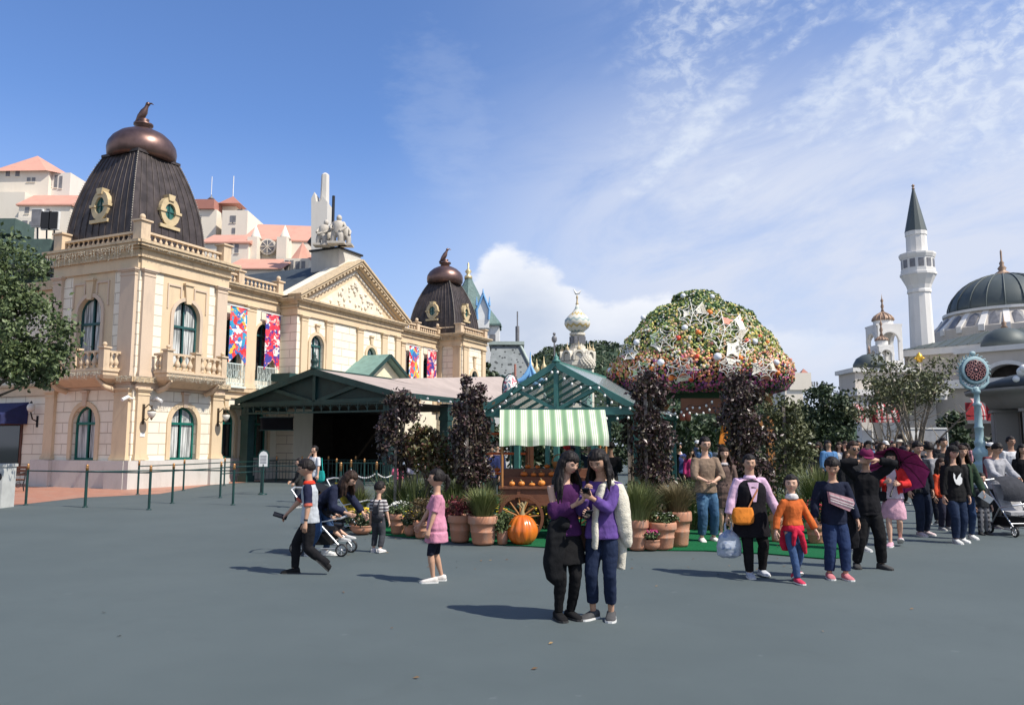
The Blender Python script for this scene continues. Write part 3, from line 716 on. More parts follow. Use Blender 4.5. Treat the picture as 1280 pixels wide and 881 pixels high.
# ------------------------------------------------------------ wooded hill far behind, and hill under the castle houses
def hillmesh(name, prof, Y, depth, m, seed=0):
 mb = MB(); rng = random.Random(seed); rows = 12; cols = len(prof)
 vs = []
 for j in range(rows):
  t = j / (rows - 1)
  for i, (px, py) in enumerate(prof):
   p = at(px, py, Y + depth * .5); h = p.z * sin(pi * min(1, .02 + t * .98) * .98) ** .8
   vs.append((p.x * (1 + .0 * t), Y + depth * t, max(-1, h * (1 + .04 * rng.uniform(-1, 1)))))
 mb.add(vs, [(j * cols + i, j * cols + i + 1, (j + 1) * cols + i + 1, (j + 1) * cols + i) for j in range(rows - 1) for i in range(cols - 1)], True)
 return mb.build(name, m, kind='structure'), vs
m_hill = M('wooded_slope', (.022, .042, .024), .95, var=.5, vs=.08, bump=1., bs=.25)
prof = [(560, 556), (600, 520), (640, 478), (665, 450), (682, 441), (697, 436), (720, 436), (745, 434), (770, 437), (800, 447), (850, 462), (900, 478), (950, 492), (1000, 510), (1060, 535), (1100, 556)]
ho, hv = hillmesh('wooded_hill', [(560 + 9 * i, 0) for i in range(1)] and prof, 420, 160, m_hill)
mb = MB(); rng = random.Random(5)
bv = BVHTree.FromPolygons(hv, [tuple(p.vertices) for p in ho.data.polygons])
for i in range(9000):
 x = rng.uniform(-20, 160); y = rng.uniform(425, 520)
 h = bv.ray_cast(Vector((x, y, 200)), Vector((0, 0, -1)))[0]
 if h: leafquad(mb, h + Vector((0, 0, rng.uniform(0, 2.5))), rng.uniform(.7, 1.7), rng)
mb.build('distant_woodland', m_leaf_dark, kind='stuff')
# ------------------------------------------------------------ castle houses on the hill behind the left building
m_cw = M('castle_white_wall', rough=.9, fn=weath((.76, .69, .58), (.56, .49, .40), .45, .35))
m_pink = M('pink_roof_tiles', rough=.85, fn=weath((.57, .30, .225), (.42, .20, .155), .6, .9), bump=.4, bs=6)
m_redtile = M('red_roof_tiles', rough=.85, fn=weath((.40, .18, .14), (.30, .12, .10), .6, .9))
m_shut = M('grey_window', (.17, .17, .18), .4, var=.2)
mb = MB(); NX = 20
mb.add([(-95 + i * 4, y, z) for (y, z) in ((60, 0), (66, 12), (72, 17), (90, 20), (110, 18), (140, 0)) for i in range(NX)], [(j * NX + i, j * NX + i + 1, (j + 1) * NX + i + 1, (j + 1) * NX + i) for j in range(5) for i in range(NX - 1)], True)
mb.build('castle_hill', m_hill, kind='structure')
def block(par, px0, px1, pt, pb, Y, depth, wins=(), name='wall', m=None, rot=0., w=.9, h=1.1):
 """one wall block of a far house; wins = pixel centres (and size) on its front"""
 a, b = at(px0, pt, Y), at(px1, pb, Y); z0 = b.z; o = par.location
 mb = MB(); c = Vector(((a.x + b.x) / 2, Y, 0)); hw = (b.x - a.x) / 2
 T = Matrix.Translation(c - o) @ Matrix.Rotation(rot, 4, 'Z'); mb.T = T
 mb.box(-hw, hw, 0, depth, z0, a.z); wo = mb.build(name, m or m_cw, par)
 for q in wins:
  px, py = q[:2]; ww, hh = (q[2:] + (w, h))[:2] if len(q) > 2 else (w, h)
  p = at(px, py, Y); x = p.x - c.x; z = p.z; ww *= .42; hh *= .55
  g = MB(T); g.box(x - ww / 2, x + ww / 2, -.04, .1, z - hh / 2, z + hh / 2)
  wn = g.build('window', m_shut, par)
  f = MB(T); f.box(x - ww / 2 - .05, x + ww / 2 + .05, -.08, .05, z - hh / 2 - .06, z - hh / 2); f.build('sill', m_cw, wn)
 return T, hw, z0, a.z
def gable_roof(par, T, hw, depth, z, h, m, axis='x', ov=.35, hip=0., name='roof'):
 mb = MB(T); x0, x1, y0, y1 = -hw - ov, hw + ov, -ov, depth + ov
 if axis == 'x':
  ym = (y0 + y1) / 2; xa, xb = x0 + hip, x1 - hip
  v = [(x0, y0, z), (x1, y0, z), (x1, y1, z), (x0, y1, z), (xa, ym, z + h), (xb, ym, z + h)]
  mb.add(v, [(0, 1, 5, 4), (2, 3, 4, 5), (1, 2, 5), (3, 0, 4), (3, 2, 1, 0)])
 else:
  xm = (x0 + x1) / 2; ya, yb = y0 + hip, y1 - hip
  v = [(x0, y0, z), (x1, y0, z), (x1, y1, z), (x0, y1, z), (xm, ya, z + h), (xm, yb, z + h)]
  mb.add(v, [(0, 1, 4), (1, 2, 5, 4), (2, 3, 5), (3, 0, 4, 5), (3, 2, 1, 0)])
 mb.box(x0, x1, y0, y1, z - .12, z - .01)
 return mb.build(name, m, par)
h1 = thing('castle_house', 'white castle house with pink pyramid roof, behind the leafy tree at far left', 'house', (-45, 78, 15))
h1.location = (-45, 78, 0)
T, hw, z0, z1 = block(h1, -10, 58, 213, 268, 76, 8, [(10, 217), (22, 217), (36, 225, .8, .8), (42, 225, .8, .8)])
T2, hw2, *_ = block(h1, 58, 85, 216, 268, 76.5, 7, [(63, 226, .7, 2.3), (70, 227, .7, 2.3), (76, 228, .7, 2.3)], m=M('castle_shaded_wall', rough=.9, fn=weath((.74, .68, .60), (.55, .5, .44), .3, .3)))
mb = MB(); e = [at(-12, 214, 75.6), at(58, 213, 75.6), at(87, 219, 77), at(87, 219, 86), at(-12, 214, 86)]; ap = at(47, 195, 80)
mb.add([p - h1.location for p in e] + [ap - h1.location], [(0, 1, 5), (1, 2, 5), (2, 3, 5), (3, 4, 5), (4, 0, 5)]); mb.build('roof', m_pink, h1)
T, hw, z0, z1 = block(h1, -20, 25, 240, 330, 74, 6, [])
T, hw, z0, z1 = block(h1, 24, 84, 256, 330, 72.5, 5, [(34, 263), (60, 264, .7, .7)])
gable_roof(h1, T, hw, 5, z1, 1.7, m_pink, 'x', .2, 0)
T, hw, z0, z1 = block(h1, 8, 46, 272, 330, 70, 2, [(31, 283, 1.1, 1.9), (40, 284, 1.1, 1.9)])
h2 = thing('castle_house', 'white terraced castle house with red roofs and corner turret right of the nearer dark dome', 'house', (-28, 78, 0))
T, hw, z0, z1 = block(h2, 225, 268, 262, 330, 80, 7, [(246, 272, .7, .7), (250, 272, .7, .7), (247, 285, .7, .8)])
mb = MB(T); mb.box(-hw, hw * .9, -.3, 6, z1, z1 + 1.); mb.build('roof', m_redtile, h2)
T, hw, z0, z1 = block(h2, 250, 292, 253, 330, 82, 7, [(266, 289, .7, 1.), (273, 289, .7, 1.)])
T, hw, z0, z1 = block(h2, 278, 307, 263, 330, 79, 7, [(289.5, 274, .7, 1.3), (293, 274, .7, 1.3), (292, 289, .8, 1.2)])
p = at(291, 258, 82) - h2.location; mb = MB(); mb.lathe(p, [(1.6, 0), (0, 1.1)], 4, False, a0=pi / 4); mb.build('turret_roof', m_redtile, h2)
p = at(302, 266, 79.5) - h2.location; mb = MB(); mb.lathe(p, [(.5, -1), (.5, .2), (.05, .2), (.0, .9)], 10, False); mb.build('corner_turret', m_slate, h2)
p = at(264, 253, 82) - h2.location; mb = MB(); mb.lathe(p, [(.3, 0), (.3, .3), (.4, .3), (.1, .6), (0, .9)], 10); mb.build('chimney', m_shut, h2)
mb = MB(); q = at(291, 250, 82) - h2.location; mb.tube([q, q + Vector((0, 0, 2.6))], .05, 4); q = at(264, 246, 82) - h2.location; mb.tube([q, q + Vector((0, 0, 2.2))], .04, 4); mb.build('antenna', m_white, h2)
T, hw, z0, z1 = block(h2, 254, 308, 303, 380, 72, 6, [(288, 310, .8, 1.5), (296, 311, .8, 1.5)])
gable_roof(h2, T, hw, 6, z1, 1.5, m_pink, 'x', .2, 0)
ch = thing('castle_church', 'white church with long pink roof, round rose window and a pointed stone spire tower', 'church', (-24, 74, 0))
T, hw, z0, z1 = block(ch, 306, 392, 300, 380, 74, 11, [], rot=radians(8))
gable_roof(ch, T, hw, 7, z1, 2.4, m_pink, 'x', .1, .8)
p = at(334.5, 308.5, 73.4) - ch.location
mb = MB(); mb.tube([p + Vector((0, -.05, 0)), p + Vector((0, .5, 0))], .78, 20); wn = mb.build('rose_window', m_cw, ch)
mb = MB(); mb.tube([p + Vector((0, -.10, 0)), p + Vector((0, .3, 0))], .62, 20, smooth=False); mb.build('pane', m_shut, wn)
mb = MB()
for k in range(8): a = k * pi / 4; mb.bar(p + Vector((0, -.13, 0)), p + Vector((.62 * cos(a), -.13, .62 * sin(a))), .05)
mb.build('tracery', m_cw, wn)
for px in (318, 354.5):
 p = at(px, 298, 73) - ch.location; mb = MB(); mb.box(p.x - .45, p.x + .45, -1.6, .6, 10, p.z); mb.lathe((p.x, -.6, p.z), [(.6, 0), (.45, .3), (.0, 1.4)], 8); mb.build('pinnacle', m_cw, ch)
T, hw, z0, z1 = block(ch, 355, 384, 323, 380, 70.5, 4, [(358.5, 333, .8, 2.), (364.5, 333, .8, 2.), (372, 334, .8, 2.), (379, 334, .8, 2.)])
mb = MB(T); mb.lathe((0, 2, z1), [(hw * 1.2, 0), (0, 2.0)], 8, False); mb.build('apse_roof', m_pink, ch)
T, hw, z0, z1 = block(ch, 280, 352, 336, 380, 68, 4, [])
mb = MB(T); a, b = -hw, hw; mb.prism([(a, -.3, z1), (b, -.3, z1), (b, 4, z1 + 1.8), (a, 4, z1 + 1.8)], (0, 0, -.1)); mb.build('lower_roof', m_pink, ch)
# spire tower
p = at(399, 330, 66) - ch.location; mb = MB()
q = lambda px, py: at(px, py, 66) - ch.location
a, b, c = q(389, 248), q(391, 330), q(409, 252)
mb.prism([(q(390, 350).x, -8, b.z - 4), (q(409, 350).x, -8, b.z - 4), (c.x, -8, c.z), (q(403, 246).x, -8, q(403, 246).z), (q(400, 252).x, -8, q(400, 252).z), (q(395, 252).x, -8, q(395, 252).z), (q(393, 240).x, -8, q(393, 240).z), (a.x, -8, a.z)], (0, 2.2, 0))
mb.build('tower', M('grey_stone2', rough=.85, fn=weath((.60, .57, .52), (.40, .38, .34), .4, 1.5)), ch)
mb = MB(); x0, x1 = q(399, 250).x, q(405.5, 250).x; mb.lathe(((x0 + x1) / 2, -7, q(400, 262).z), [(.42, 0), (.34, q(400, 214).z - q(400, 262).z), (.12, q(400, 213).z - q(400, 262).z + .1)], 6, False); mb.build('stone_needle', MATS['grey_stone2'], ch)
mb = MB(); r = q(375, 290); mb.prism([(q(372, 292).x, -5, q(372, 292).z), (q(390, 296).x, -5, q(390, 296).z), (q(390, 272).x, -5, q(390, 272).z), (q(383, 278).x, -5, q(383, 278).z)], (0, 3, 0)); mb.build('side_roof', m_slate, ch)
# mast and statues over the pediment
mb = MB(); p = at(416, 284, 47); mb.tube([(p.x, p.y, 12.8), (p.x, p.y, at(416, 245, 47).z)], .09, 6); mb.tube([(p.x, p.y, 12.6), (p.x, p.y, 13.0)], .2, 8)
tag(mb.build('mast', m_black), 'thin black mast rising behind the rooftop statues', 'mast')
m_stat = M('statue_stone', rough=.8, fn=weath((.50, .46, .40), (.20, .18, .16), .7, 4))
def statue(px, base_py, Y, h, lean, arm, lab):
 p = at(px, base_py, Y); t = thing('rooftop_statue', lab, 'statue', (p.x, p.y, 12.86), 0, 'pale stone statues on the rooftop plinth')
 b = MB(); s = h
 b.tube([(-.12 * s, 0, 0), (-.13 * s, .0, .25 * s), (-.06 * s, 0, .45 * s)], [.10 * s, .11 * s, .15 * s], 8)
 b.tube([(.13 * s, -.05 * s, 0), (.14 * s, -.12 * s, .25 * s), (.05 * s, 0, .45 * s)], [.10 * s, .11 * s, .15 * s], 8)
 b.tube([(0, 0, .40 * s), (lean * .05 * s, 0, .6 * s), (lean * .12 * s, 0, .78 * s), (lean * .14 * s, -.02, .86 * s)], [.17 * s, .19 * s, .2 * s, .08 * s], 10)
 b.ell((lean * .16 * s, -.03 * s, .93 * s), (.10 * s, .11 * s, .12 * s), 10, 8)
 b.tube([(lean * .12 * s + .16 * s, 0, .76 * s), (lean * .1 * s + .27 * s, -.08 * s, .6 * s), (arm * .3 * s, -.16 * s, .45 * s)], [.07 * s, .06 * s, .05 * s], 6)
 b.tube([(lean * .12 * s - .16 * s, 0, .76 * s), (lean * .1 * s - .27 * s, -.08 * s, .6 * s), (-.16 * s, -.18 * s, .5 * s)], [.07 * s, .06 * s, .05 * s], 6)
 b.build('statue_body', m_stat, t); b = MB(); b.box(-.3 * s, .3 * s, -.25 * s, .25 * s, -.01, .07 * s); b.build('base', m_stat, t)
statue(402, 312, 44.2, 1.45, 1, -.5, 'leaning pale stone figure at the left end of the rooftop plinth')
statue(411.5, 312, 44.8, 1.2, -1, .2, 'smaller pale stone figure between the taller rooftop statues')
statue(421, 312, 43.8, 1.6, .4, .4, 'tallest pale stone figure, right of centre on the rooftop plinth')
statue(432, 313, 44.2, 1.35, -.8, .6, 'pale stone figure at the right end of the rooftop plinth')
# ------------------------------------------------------------ floodlights and box behind the tree, upper left
fl = thing('floodlight_rack', 'rack of three dark floodlight panels on bent steel legs beside the bigger dark dome', 'floodlights', (at(55, 290, 36).x, 36, 0))
for px, w in ((46, 10), (57.5, 9), (67, 9)):
 a, b = at(px - w / 2, 262 if px < 50 else 265, 36) - fl.location, at(px + w / 2, 283 if px < 50 else 286, 36) - fl.location
 mb = MB(); mb.box(a.x, b.x, -.06, .1, b.z, a.z); pn = mb.build('panel', m_black if px > 50 else m_shut, fl)
 mb = MB(); mb.box(a.x - .04, b.x + .04, .0, .12, b.z - .04, a.z + .04); mb.build('frame', m_white, pn)
 mb = MB(); mb.tube([((a.x + b.x) / 2, .1, b.z), ((a.x + b.x) / 2, .15, b.z - .5), ((a.x + b.x) / 2 + .3, .2, 10.3), ((a.x + b.x) / 2 + .3, .2, 9)], .04, 6); mb.build('leg', m_slate, fl)
mb = MB(); a = at(-14, 273, 36); b = at(18, 292, 36); mb.box(a.x, b.x, 36, 37.5, b.z, a.z); mb.box(a.x - .3, b.x + 1.8, 35.8, 37.6, 9.9, b.z - .3)
bo = tag(mb.build('green_roof_tank', M('dull_green_sheet', (.07, .11, .095), .6)), 'dull green rooftop housing behind the top of the leafy tree', 'roof housing')
# ------------------------------------------------------------ left neighbour wall with blue awning
nb = thing('awning_building', 'cream rendered building with a dark blue awning, at the left edge behind the leafy tree', 'building', O_B, RZ)
mb = MB(TL(.9, 0)); mb.mat(m_cream); panel(mb, -12, -5.12, 0, 4.3); mb.mat(m_cream_plain); panel(mb, -12, -5.12, 4.3, 8.6)
mb.mat(m_tan); mb.box(-12, -5.11, -.12, .02, 3.9, 4.3); mb.box(-12, -5.11, -.14, .02, 8.2, 8.6); mb.mat(m_cornice); mb.box(-12, -5.11, -.3, .02, 8.6, 9.0); mb.box(-12, -5.11, -.2, .02, 4.3, 4.42)
mb.mat(m_cream_plain); mb.box(-12, -5.2, .05, 3, 8.9, 9.0); mb.mat(m_slate); mb.quad((-5.12, 0, 0), (-5.12, 4, 0), (-5.12, 4, 8.9), (-5.12, 0, 8.9))
mb.build('wall', None, nb)
mb = MB(TL(.9, 0)); mb.box(-13, -7.9, -.05, .03, .4, 2.7); do = mb.build('shopfront', M('dark_red_wood', (.10, .035, .02), .5), nb)
mb = MB(TL(.9, 0)); mb.box(-12.9, -8.02, -.07, .0, .9, 2.6); mb.build('pane', m_glass, do)
mb = MB(TL(.9, 0)); mb.prism([(-12, -.03, 3.62), (-12, -1.25, 3.05), (-12, -1.25, 2.62), (-12, -1.2, 2.62), (-12, -1.2, 3.0), (-12, -.03, 3.5)], (4.4, 0, 0)); mb.prism([(-7.61, -.03, 3.6), (-7.61, -1.24, 3.04), (-7.61, -1.24, 2.64), (-7.61, -.03, 2.64)], (.02, 0, 0))
mb.build('blue_awning', M('navy_canvas', (.016, .022, .085), .8, var=.2, bump=.3, bs=6), nb)
L2 = thing('globe_lantern', 'white globe lantern on a black bracket right of the blue awning', 'wall lamp', O_B, RZ)
g = MB(TL(.9, 0)); g.ell((-6.95, -.35, 3.35), (.17, .17, .20), 12, 8); g.build('globe', m_lamp, L2)
g = MB(TL(.9, 0)); g.tube([(-6.95, 0, 2.75), (-6.95, -.25, 2.85), (-6.95, -.35, 3.16)], .03, 6); g.lathe((-6.95, -.35, 3.54), [(.05, 0), (.06, .04), (0, .12)], 8); g.box(-7.0, -6.9, -.04, 0, 2.5, 3.0); g.build('bracket', m_black, L2)
# ------------------------------------------------------------ dark green queue canopy
m_dgreen = M('dark_green_paint', (.010, .040, .036), .5, var=.2, vs=2)
m_dgreen2 = M('deeper_green_board', (.008, .028, .026), .6, var=.2)
m_taupe = M('taupe_roof_membrane', (.36, .30, .27), .9, var=.10, vs=1.2)
m_dark = M('dark_shade_surface', (.035, .028, .022), .8, var=.3)  # near-black colour standing in for deep shade under roofs and in openings
ca = thing('queue_canopy', 'dark green gabled queue canopy with lattice frieze in front of the classical building', 'canopy', O_B, RZ)
bl, br, bc, a0, a1 = .62, -8.15, -3.9, 6.4, 16.5
ze, zr = 3.86, 5.05
mb = MB()
for (b0, b1, z0, z1) in ((bl, bc, ze - .1, zr), (br, bc, ze + .06, zr)):
 mb.mat(m_taupe); mb.prism([(a0 - .15, b0, z0), (a0 - .15, b1, z1), (a0 - .15, b1, z1 + .07), (a0 - .15, b0, z0 + .07)], (a1 - a0, 0, 0))
mb.build('roof', None, ca)
mb = MB()
for sg, b0, z0 in ((1, bl, ze - .1), (-1, br, ze + .06)):
 mb.prism([(a0 - .22, b0, z0 - .16), (a0 - .22, bc, zr - .20), (a0 - .22, bc, zr + .10), (a0 - .22, b0, z0 + .11)], (.12, 0, 0))
mb.box(a0 - .2, a1, br - .06, br + .02, ze - .12, ze + .14); mb.box(a0 - .2, a1, bc - .05, bc + .05, zr + .07, zr + .13)
mb.build('fascia', m_dgreen, ca)
mb = MB(); mb.prism([(a0 + .05, bl - .3, 3.55), (a0 + .05, br + .3, 3.6), (a0 + .05, br + .3, 3.80), (a0 + .05, bc, zr - .1), (a0 + .05, bl - .3, 3.75)], (.05, 0, 0)); mb.build('gable_board', m_dgreen2, ca)
mb = MB(); F = lambda b, z: Vector((a0 - .02, b, z))
mb.bar(F(bl - .2, 3.62), F(br + .2, 3.66), .14, .18); mb.bar(F(bc, 3.62), F(bc, 4.95), .14, .16)
mb.bar(F(bc - .2, 3.68), F(bc - 2.4, 4.35), .12, .16); mb.bar(F(bc + .2, 3.68), F(bc + 2.5, 4.3), .12, .16)
mb.build('truss', m_dgreen, ca)
mb = MB(); z0, z1 = 3.18, 3.52; mb.bar(F(bl - .3, z0), F(br + .3, z0), .10, .08); mb.bar(F(bl - .3, z1), F(br + .3, z1), .10, .06)
n = 16
for i in range(n):
 b_ = bl - .5 + (br - bl + .9) * i / n; w = (br - bl + .9) / n
 mb.bar(F(b_, z0), F(b_, z1), .03, .05)
 mb.tube([F(b_ + w * (1 - cos(k * pi / 8)) / 2, z0 + (z1 - z0) * .9 * sin(k * pi / 8)) for k in range(9)], .018, 4)
mb.build('lattice_frieze', m_dgreen, ca)
mb = MB(); mb.lathe((a0 - .1, bc, zr + .05), [(.18, 0), (.18, .12), (.10, .18), (.17, .32), (.17, .42), (.08, .55), (.10, .62), (0, .82)], 12); mb.build('finial', m_dgreen, ca)
for a_, b_ in ((a0 + .2, .15), (a0 + .2, br + .35), (11.5, br + .35), (a1 - .3, br + .35)):
 mb = MB(); mb.box(a_ - .22, a_ + .22, b_ - .22, b_ + .22, 0, 3.7); mb.box(a_ - .27, a_ + .27, b_ - .27, b_ + .27, 0, .3); mb.box(a_ - .26, a_ + .26, b_ - .26, b_ + .26, 2.9, 3.1); mb.build('post', m_dgreen, ca)
# small lean-to roof between gable and wing, ceiling and entrance walls coloured near black for the shade
mb = MB(); mb.box(8.9, 14.5, -.3, 1.0, 4.9, 5.3); mb.box(a0 - .1, 9.5, .3, 1.0, 3.4, 3.62); mb.build('rear_roof', m_dgreen, ca)
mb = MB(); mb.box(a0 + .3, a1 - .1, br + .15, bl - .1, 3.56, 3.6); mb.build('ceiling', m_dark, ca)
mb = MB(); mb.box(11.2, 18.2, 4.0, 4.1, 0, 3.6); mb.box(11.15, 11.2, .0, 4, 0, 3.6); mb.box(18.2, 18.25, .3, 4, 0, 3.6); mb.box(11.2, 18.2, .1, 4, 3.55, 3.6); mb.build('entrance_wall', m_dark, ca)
# second stretch with a rising ridge and its end rake
mb = MB(); mb.mat(m_taupe)
mb.quad((12.3, bc, 5.14), (26, bc, 6.3), (26, br + .1, 4.0), (15.5, br + .1, 3.98)); mb.quad((12.3, bc, 5.12), (26, bc, 6.28), (26, br + .1, 3.96), (15.5, br + .1, 3.94)); mb.quad((12.3, bc, 5.13), (26, bc, 6.29), (26, -1., 4.6), (14, -1., 4.6)); mb.mat(m_dgreen); mb.box(15.3, 26, br + .02, br + .14, 3.7, 3.97)
for a_ in (15.6, 20, 25.8): mb.box(a_ - .16, a_ + .16, br + .3, br + .62, 0, 3.9)
mb.bar((26, br - .2, 3.8), (26, bc, 6.3), .25, .3); mb.bar((26, bc, 6.3), (26, -1., 4.5), .25, .3)
mb.build('long_roof', None, ca)
# hanging sign
s = thing('hanging_sign', 'blank black signboard hanging under the front of the green canopy', 'sign', (0, 0, 0))
p0, p1 = onp = (at(326, 522, 37.2), at(366, 537, 37.2)); mb = MB(); mb.box(p0.x, p1.x, 37.15, 37.25, p1.z, p0.z); mb.build('board', M('sign_black', (.006, .006, .007), .95, spec=.1), s)
mb = MB(); mb.box(p0.x - .04, p1.x + .04, 37.17, 37.23, p1.z - .04, p1.z); mb.box(p0.x - .04, p1.x + .04, 37.17, 37.23, p0.z, p0.z + .04); [mb.tube([(x, 37.2, p0.z), (x, 37.2, 3.22)], .02, 5) for x in (p0.x + .2, p1.x - .2)]; mb.build('frame', m_dgreen, s)
# green-roofed little gable in front of the hall
gt = thing('dormer_kiosk', 'small cream gable with pale teal roof peeping over the taupe canopy roof', 'kiosk roof', O_B, RZ)
mb = MB(); mb.prism([(13.9, -1.5, 4.0), (17.1, -1.5, 4.0), (17.1, -1.5, 5.6), (15.45, -1.5, 6.62), (13.8, -1.5, 5.5)], (0, .1, 0)); mb.build('gable_wall', M('pale_yellow_render', (.66, .62, .44), .85), gt)
m_pteal = M('pale_teal_roof', (.16, .27, .24), .7, var=.12)
mb = MB(); mb.prism([(13.35, -1.9, 5.28), (15.45, -1.9, 6.72), (15.45, -1.9, 6.84), (13.35, -1.9, 5.42)], (0, 2.0, 0)); mb.prism([(17.6, -1.9, 5.45), (15.45, -1.9, 6.72), (15.45, -1.9, 6.84), (17.6, -1.9, 5.6)], (0, 2.0, 0)); mb.build('roof', m_pteal, gt)
mb = MB(); mb.bar((13.35, -1.95, 5.33), (15.45, -1.95, 6.76), .1, .16); mb.bar((17.6, -1.95, 5.5), (15.45, -1.95, 6.76), .1, .16); mb.build('bargeboard', m_dgreen, gt)
# ------------------------------------------------------------ banners on the wing walls
def banner_mat(name, cols, seed, sc=3.6):
 def fn(t, b, tc):
  v = t.new('ShaderNodeTexVoronoi'); v.inputs['Scale'].default_value = sc; v.inputs['Randomness'].default_value = 1.
  n = t.new('ShaderNodeTexNoise'); n.inputs['Scale'].default_value = 3.; t.l.new(tc, n.inputs['Vector'])
  mx = t.new('ShaderNodeVectorMath', operation='ADD'); t.l.new(tc, mx.inputs[0]); t.l.new(n.outputs['Color'], mx.inputs[1]); t.l.new(mx.outputs[0], v.inputs['Vector'])
  sp = t.new('ShaderNodeSeparateColor'); t.l.new(v.outputs['Color'], sp.inputs[0])
  r = t.new('ShaderNodeValToRGB'); r.color_ramp.interpolation = 'CONSTANT'
  while len(r.color_ramp.elements) < len(cols): r.color_ramp.elements.new(.5)
  for i, c in enumerate(cols): r.color_ramp.elements[i].position = i / len(cols); r.color_ramp.elements[i].color = (*c, 1)
  t.l.new(sp.outputs[0], r.inputs[0]); t.l.new(r.outputs[0], b.inputs['Base Color'])
 return M(name, rough=.7, fn=fn)
bm1 = banner_mat('festive_banner_print', [(.03, .30, .50), (.62, .03, .04), (.75, .72, .68), (.05, .12, .40), (.70, .08, .10), (.75, .45, .05)], 1)
bm2 = banner_mat('purple_banner_print', [(.10, .03, .22), (.60, .03, .06), (.70, .35, .30), (.05, .05, .28), (.62, .05, .08), (.70, .66, .62)], 2)
for c, b0, z0, z1, w, m, lab in ((6.45, .80, 5.55, 8.3, 1.15, bm1, 'blue and red festival banner beside the tower, nearest of the wall banners'), (8.85, .80, 5.45, 8.3, 1.1, bm2, 'purple and red festival banner next to the hall corner, second wall banner from the tower'),
        (22.45, .80, 5.7, 8.2, 1.25, bm1, 'blue and red festival banner on the far wing, left one of its pair'), (24.75, .80, 5.7, 8.2, 1.25, bm2, 'purple and red festival banner beside the far dark dome')):
 t = thing('wall_banner', lab, 'banner', O_B, RZ, 'printed banners on the cream building')
 mb = MB(); n = 10
 L = [(c - w / 2 + w * i / n, b0 + .03 * sin(i * .8), z1) for i in range(n + 1)]
 R_ = [(c - w / 2 + w * i / n, b0 + .03 * sin(i * .8 + 1), z0 + (.55 - abs(i - n / 2) / (n / 2) * .55)) for i in range(n + 1)]
 V = []; k = 8
 for j in range(k + 1):
  for i in range(n + 1): V.append(Vector(L[i]).lerp(Vector(R_[i]), j / k))
 mb.add(V, [(j * (n + 1) + i, j * (n + 1) + i + 1, (j + 1) * (n + 1) + i + 1, (j + 1) * (n + 1) + i) for j in range(k) for i in range(n)], True)
 cl = mb.build('cloth', m, t)
 mb = MB(); mb.tube([(c - w / 2 - .1, b0, z1 + .02), (c + w / 2 + .1, b0, z1 + .02)], .03, 6); mb.tube([(c - w / 2 - .02, b0, z1 + .02), (c - w / 2 - .02, b0 + .3, z1 + .1)], .03, 6); mb.build('rod', m_white, t)
# ------------------------------------------------------------ leafy tree at the left edge
def tree(name, lab, cat, base, blobs, n, s, m, seed, trunk_top, r0=.15, mb_=None, group=None, nl=12, nc=30, spread=.22):
 t = thing(name, lab, cat, base, 0, group); mb = MB(); ends = []
 for k, (c, r, fr) in enumerate(blobs): ends += crown(mb, c, r, int(n * fr), s, seed + k, nc, spread)
 mb.build('crown', m, t)
 tr = MB(); limbs(tr, (0, 0, 0), trunk_top, r0, ends, seed, nl); tr.build('trunk', mb_ or m_bark, t)
 return t
bt = gx(-90, 21)
tree('street_tree', 'big leafy green street tree whose branches enter at the left edge, before the cream building', 'tree', bt,
  [((1.9, 0, 4.55), (1.5, 1.2, 1.35), .45), ((1.5, -.2, 6.1), (1.4, 1.2, 1.2), .38), ((2.4, .2, 3.9), (.9, .8, .7), .17)], 13000, .07, m_leaf, 11, (.9, 0, 4.9), .16, nl=16, nc=60, spread=.16)
# ------------------------------------------------------------ castle-like turret, shingled roof and onion tower beyond the far dome
m_teal_sh = M('teal_shingles', (.10, .16, .15), .7, var=.25, vs=6, bump=.5, bs=12)
m_blue = M('sky_blue_paint', (.16, .36, .62), .5)
bt_ = thing('blue_turret', 'white and sky blue fairy turret with steep teal roof, right behind the far dark dome', 'turret', (0, 0, 0)); p = at(590, 460, 78); bt_.location = (p.x, 78, 0)
Q = lambda px, py, Y=78, o=bt_: at(px, py, Y) - o.location
z = lambda py, Y=78: at(600, py, Y).z
mb = MB(); mb.lathe((Q(584, 400).x, 2, z(408)), [(2.6, 0), (2.3, .4), (1.7, 2.4), (.42, z(346) - z(408)), (.38, z(344) - z(408))], 8, False); mb.build('steep_roof', m_teal_sh, bt_)
mb = MB(); mb.lathe((Q(584, 344).x, 2, z(344)), [(.4, 0), (.4, .3), (.15, .5), (.35, .8), (.2, 1.0), (.08, 1.1), (.1, 1.6), (0, 1.8)], 8); mb.build('finial', M('pale_gold', (.55, .45, .25), .4, .4), bt_)
mb = MB(); mb.box(Q(570, 0).x, Q(613, 0).x, .5, 5, 0, z(408)); mb.box(Q(590, 0).x, Q(625, 0).x, 0, 4, 0, z(407)); mb.build('wall', m_white, bt_)
mb = MB(); mb.lathe((Q(612, 0).x, 1, z(407)), [(1.35, 0), (1.2, .4), (0.3, 1.6), (0, 2.0)], 8, False); mb.prism([(Q(588, 0).x, -.4, z(407)), (Q(627, 0).x, -.4, z(407)), (Q(627, 0).x, -.4, z(405)), (Q(588, 0).x, -.4, z(405))], (0, 4, 0)); mb.build('eave_roof', m_teal_sh, bt_)
mb = MB(); mb.box(Q(599, 0).x, Q(613, 0).x, -1.2, 2, z(412), z(385)); mb.prism([(Q(598, 0).x, -1.2, z(385)), (Q(614, 0).x, -1.2, z(385)), (Q(606, 0).x, -1.2, z(371))], (0, 2.4, 0)); dm = mb.build('dormer', m_white, bt_)
mb = MB()
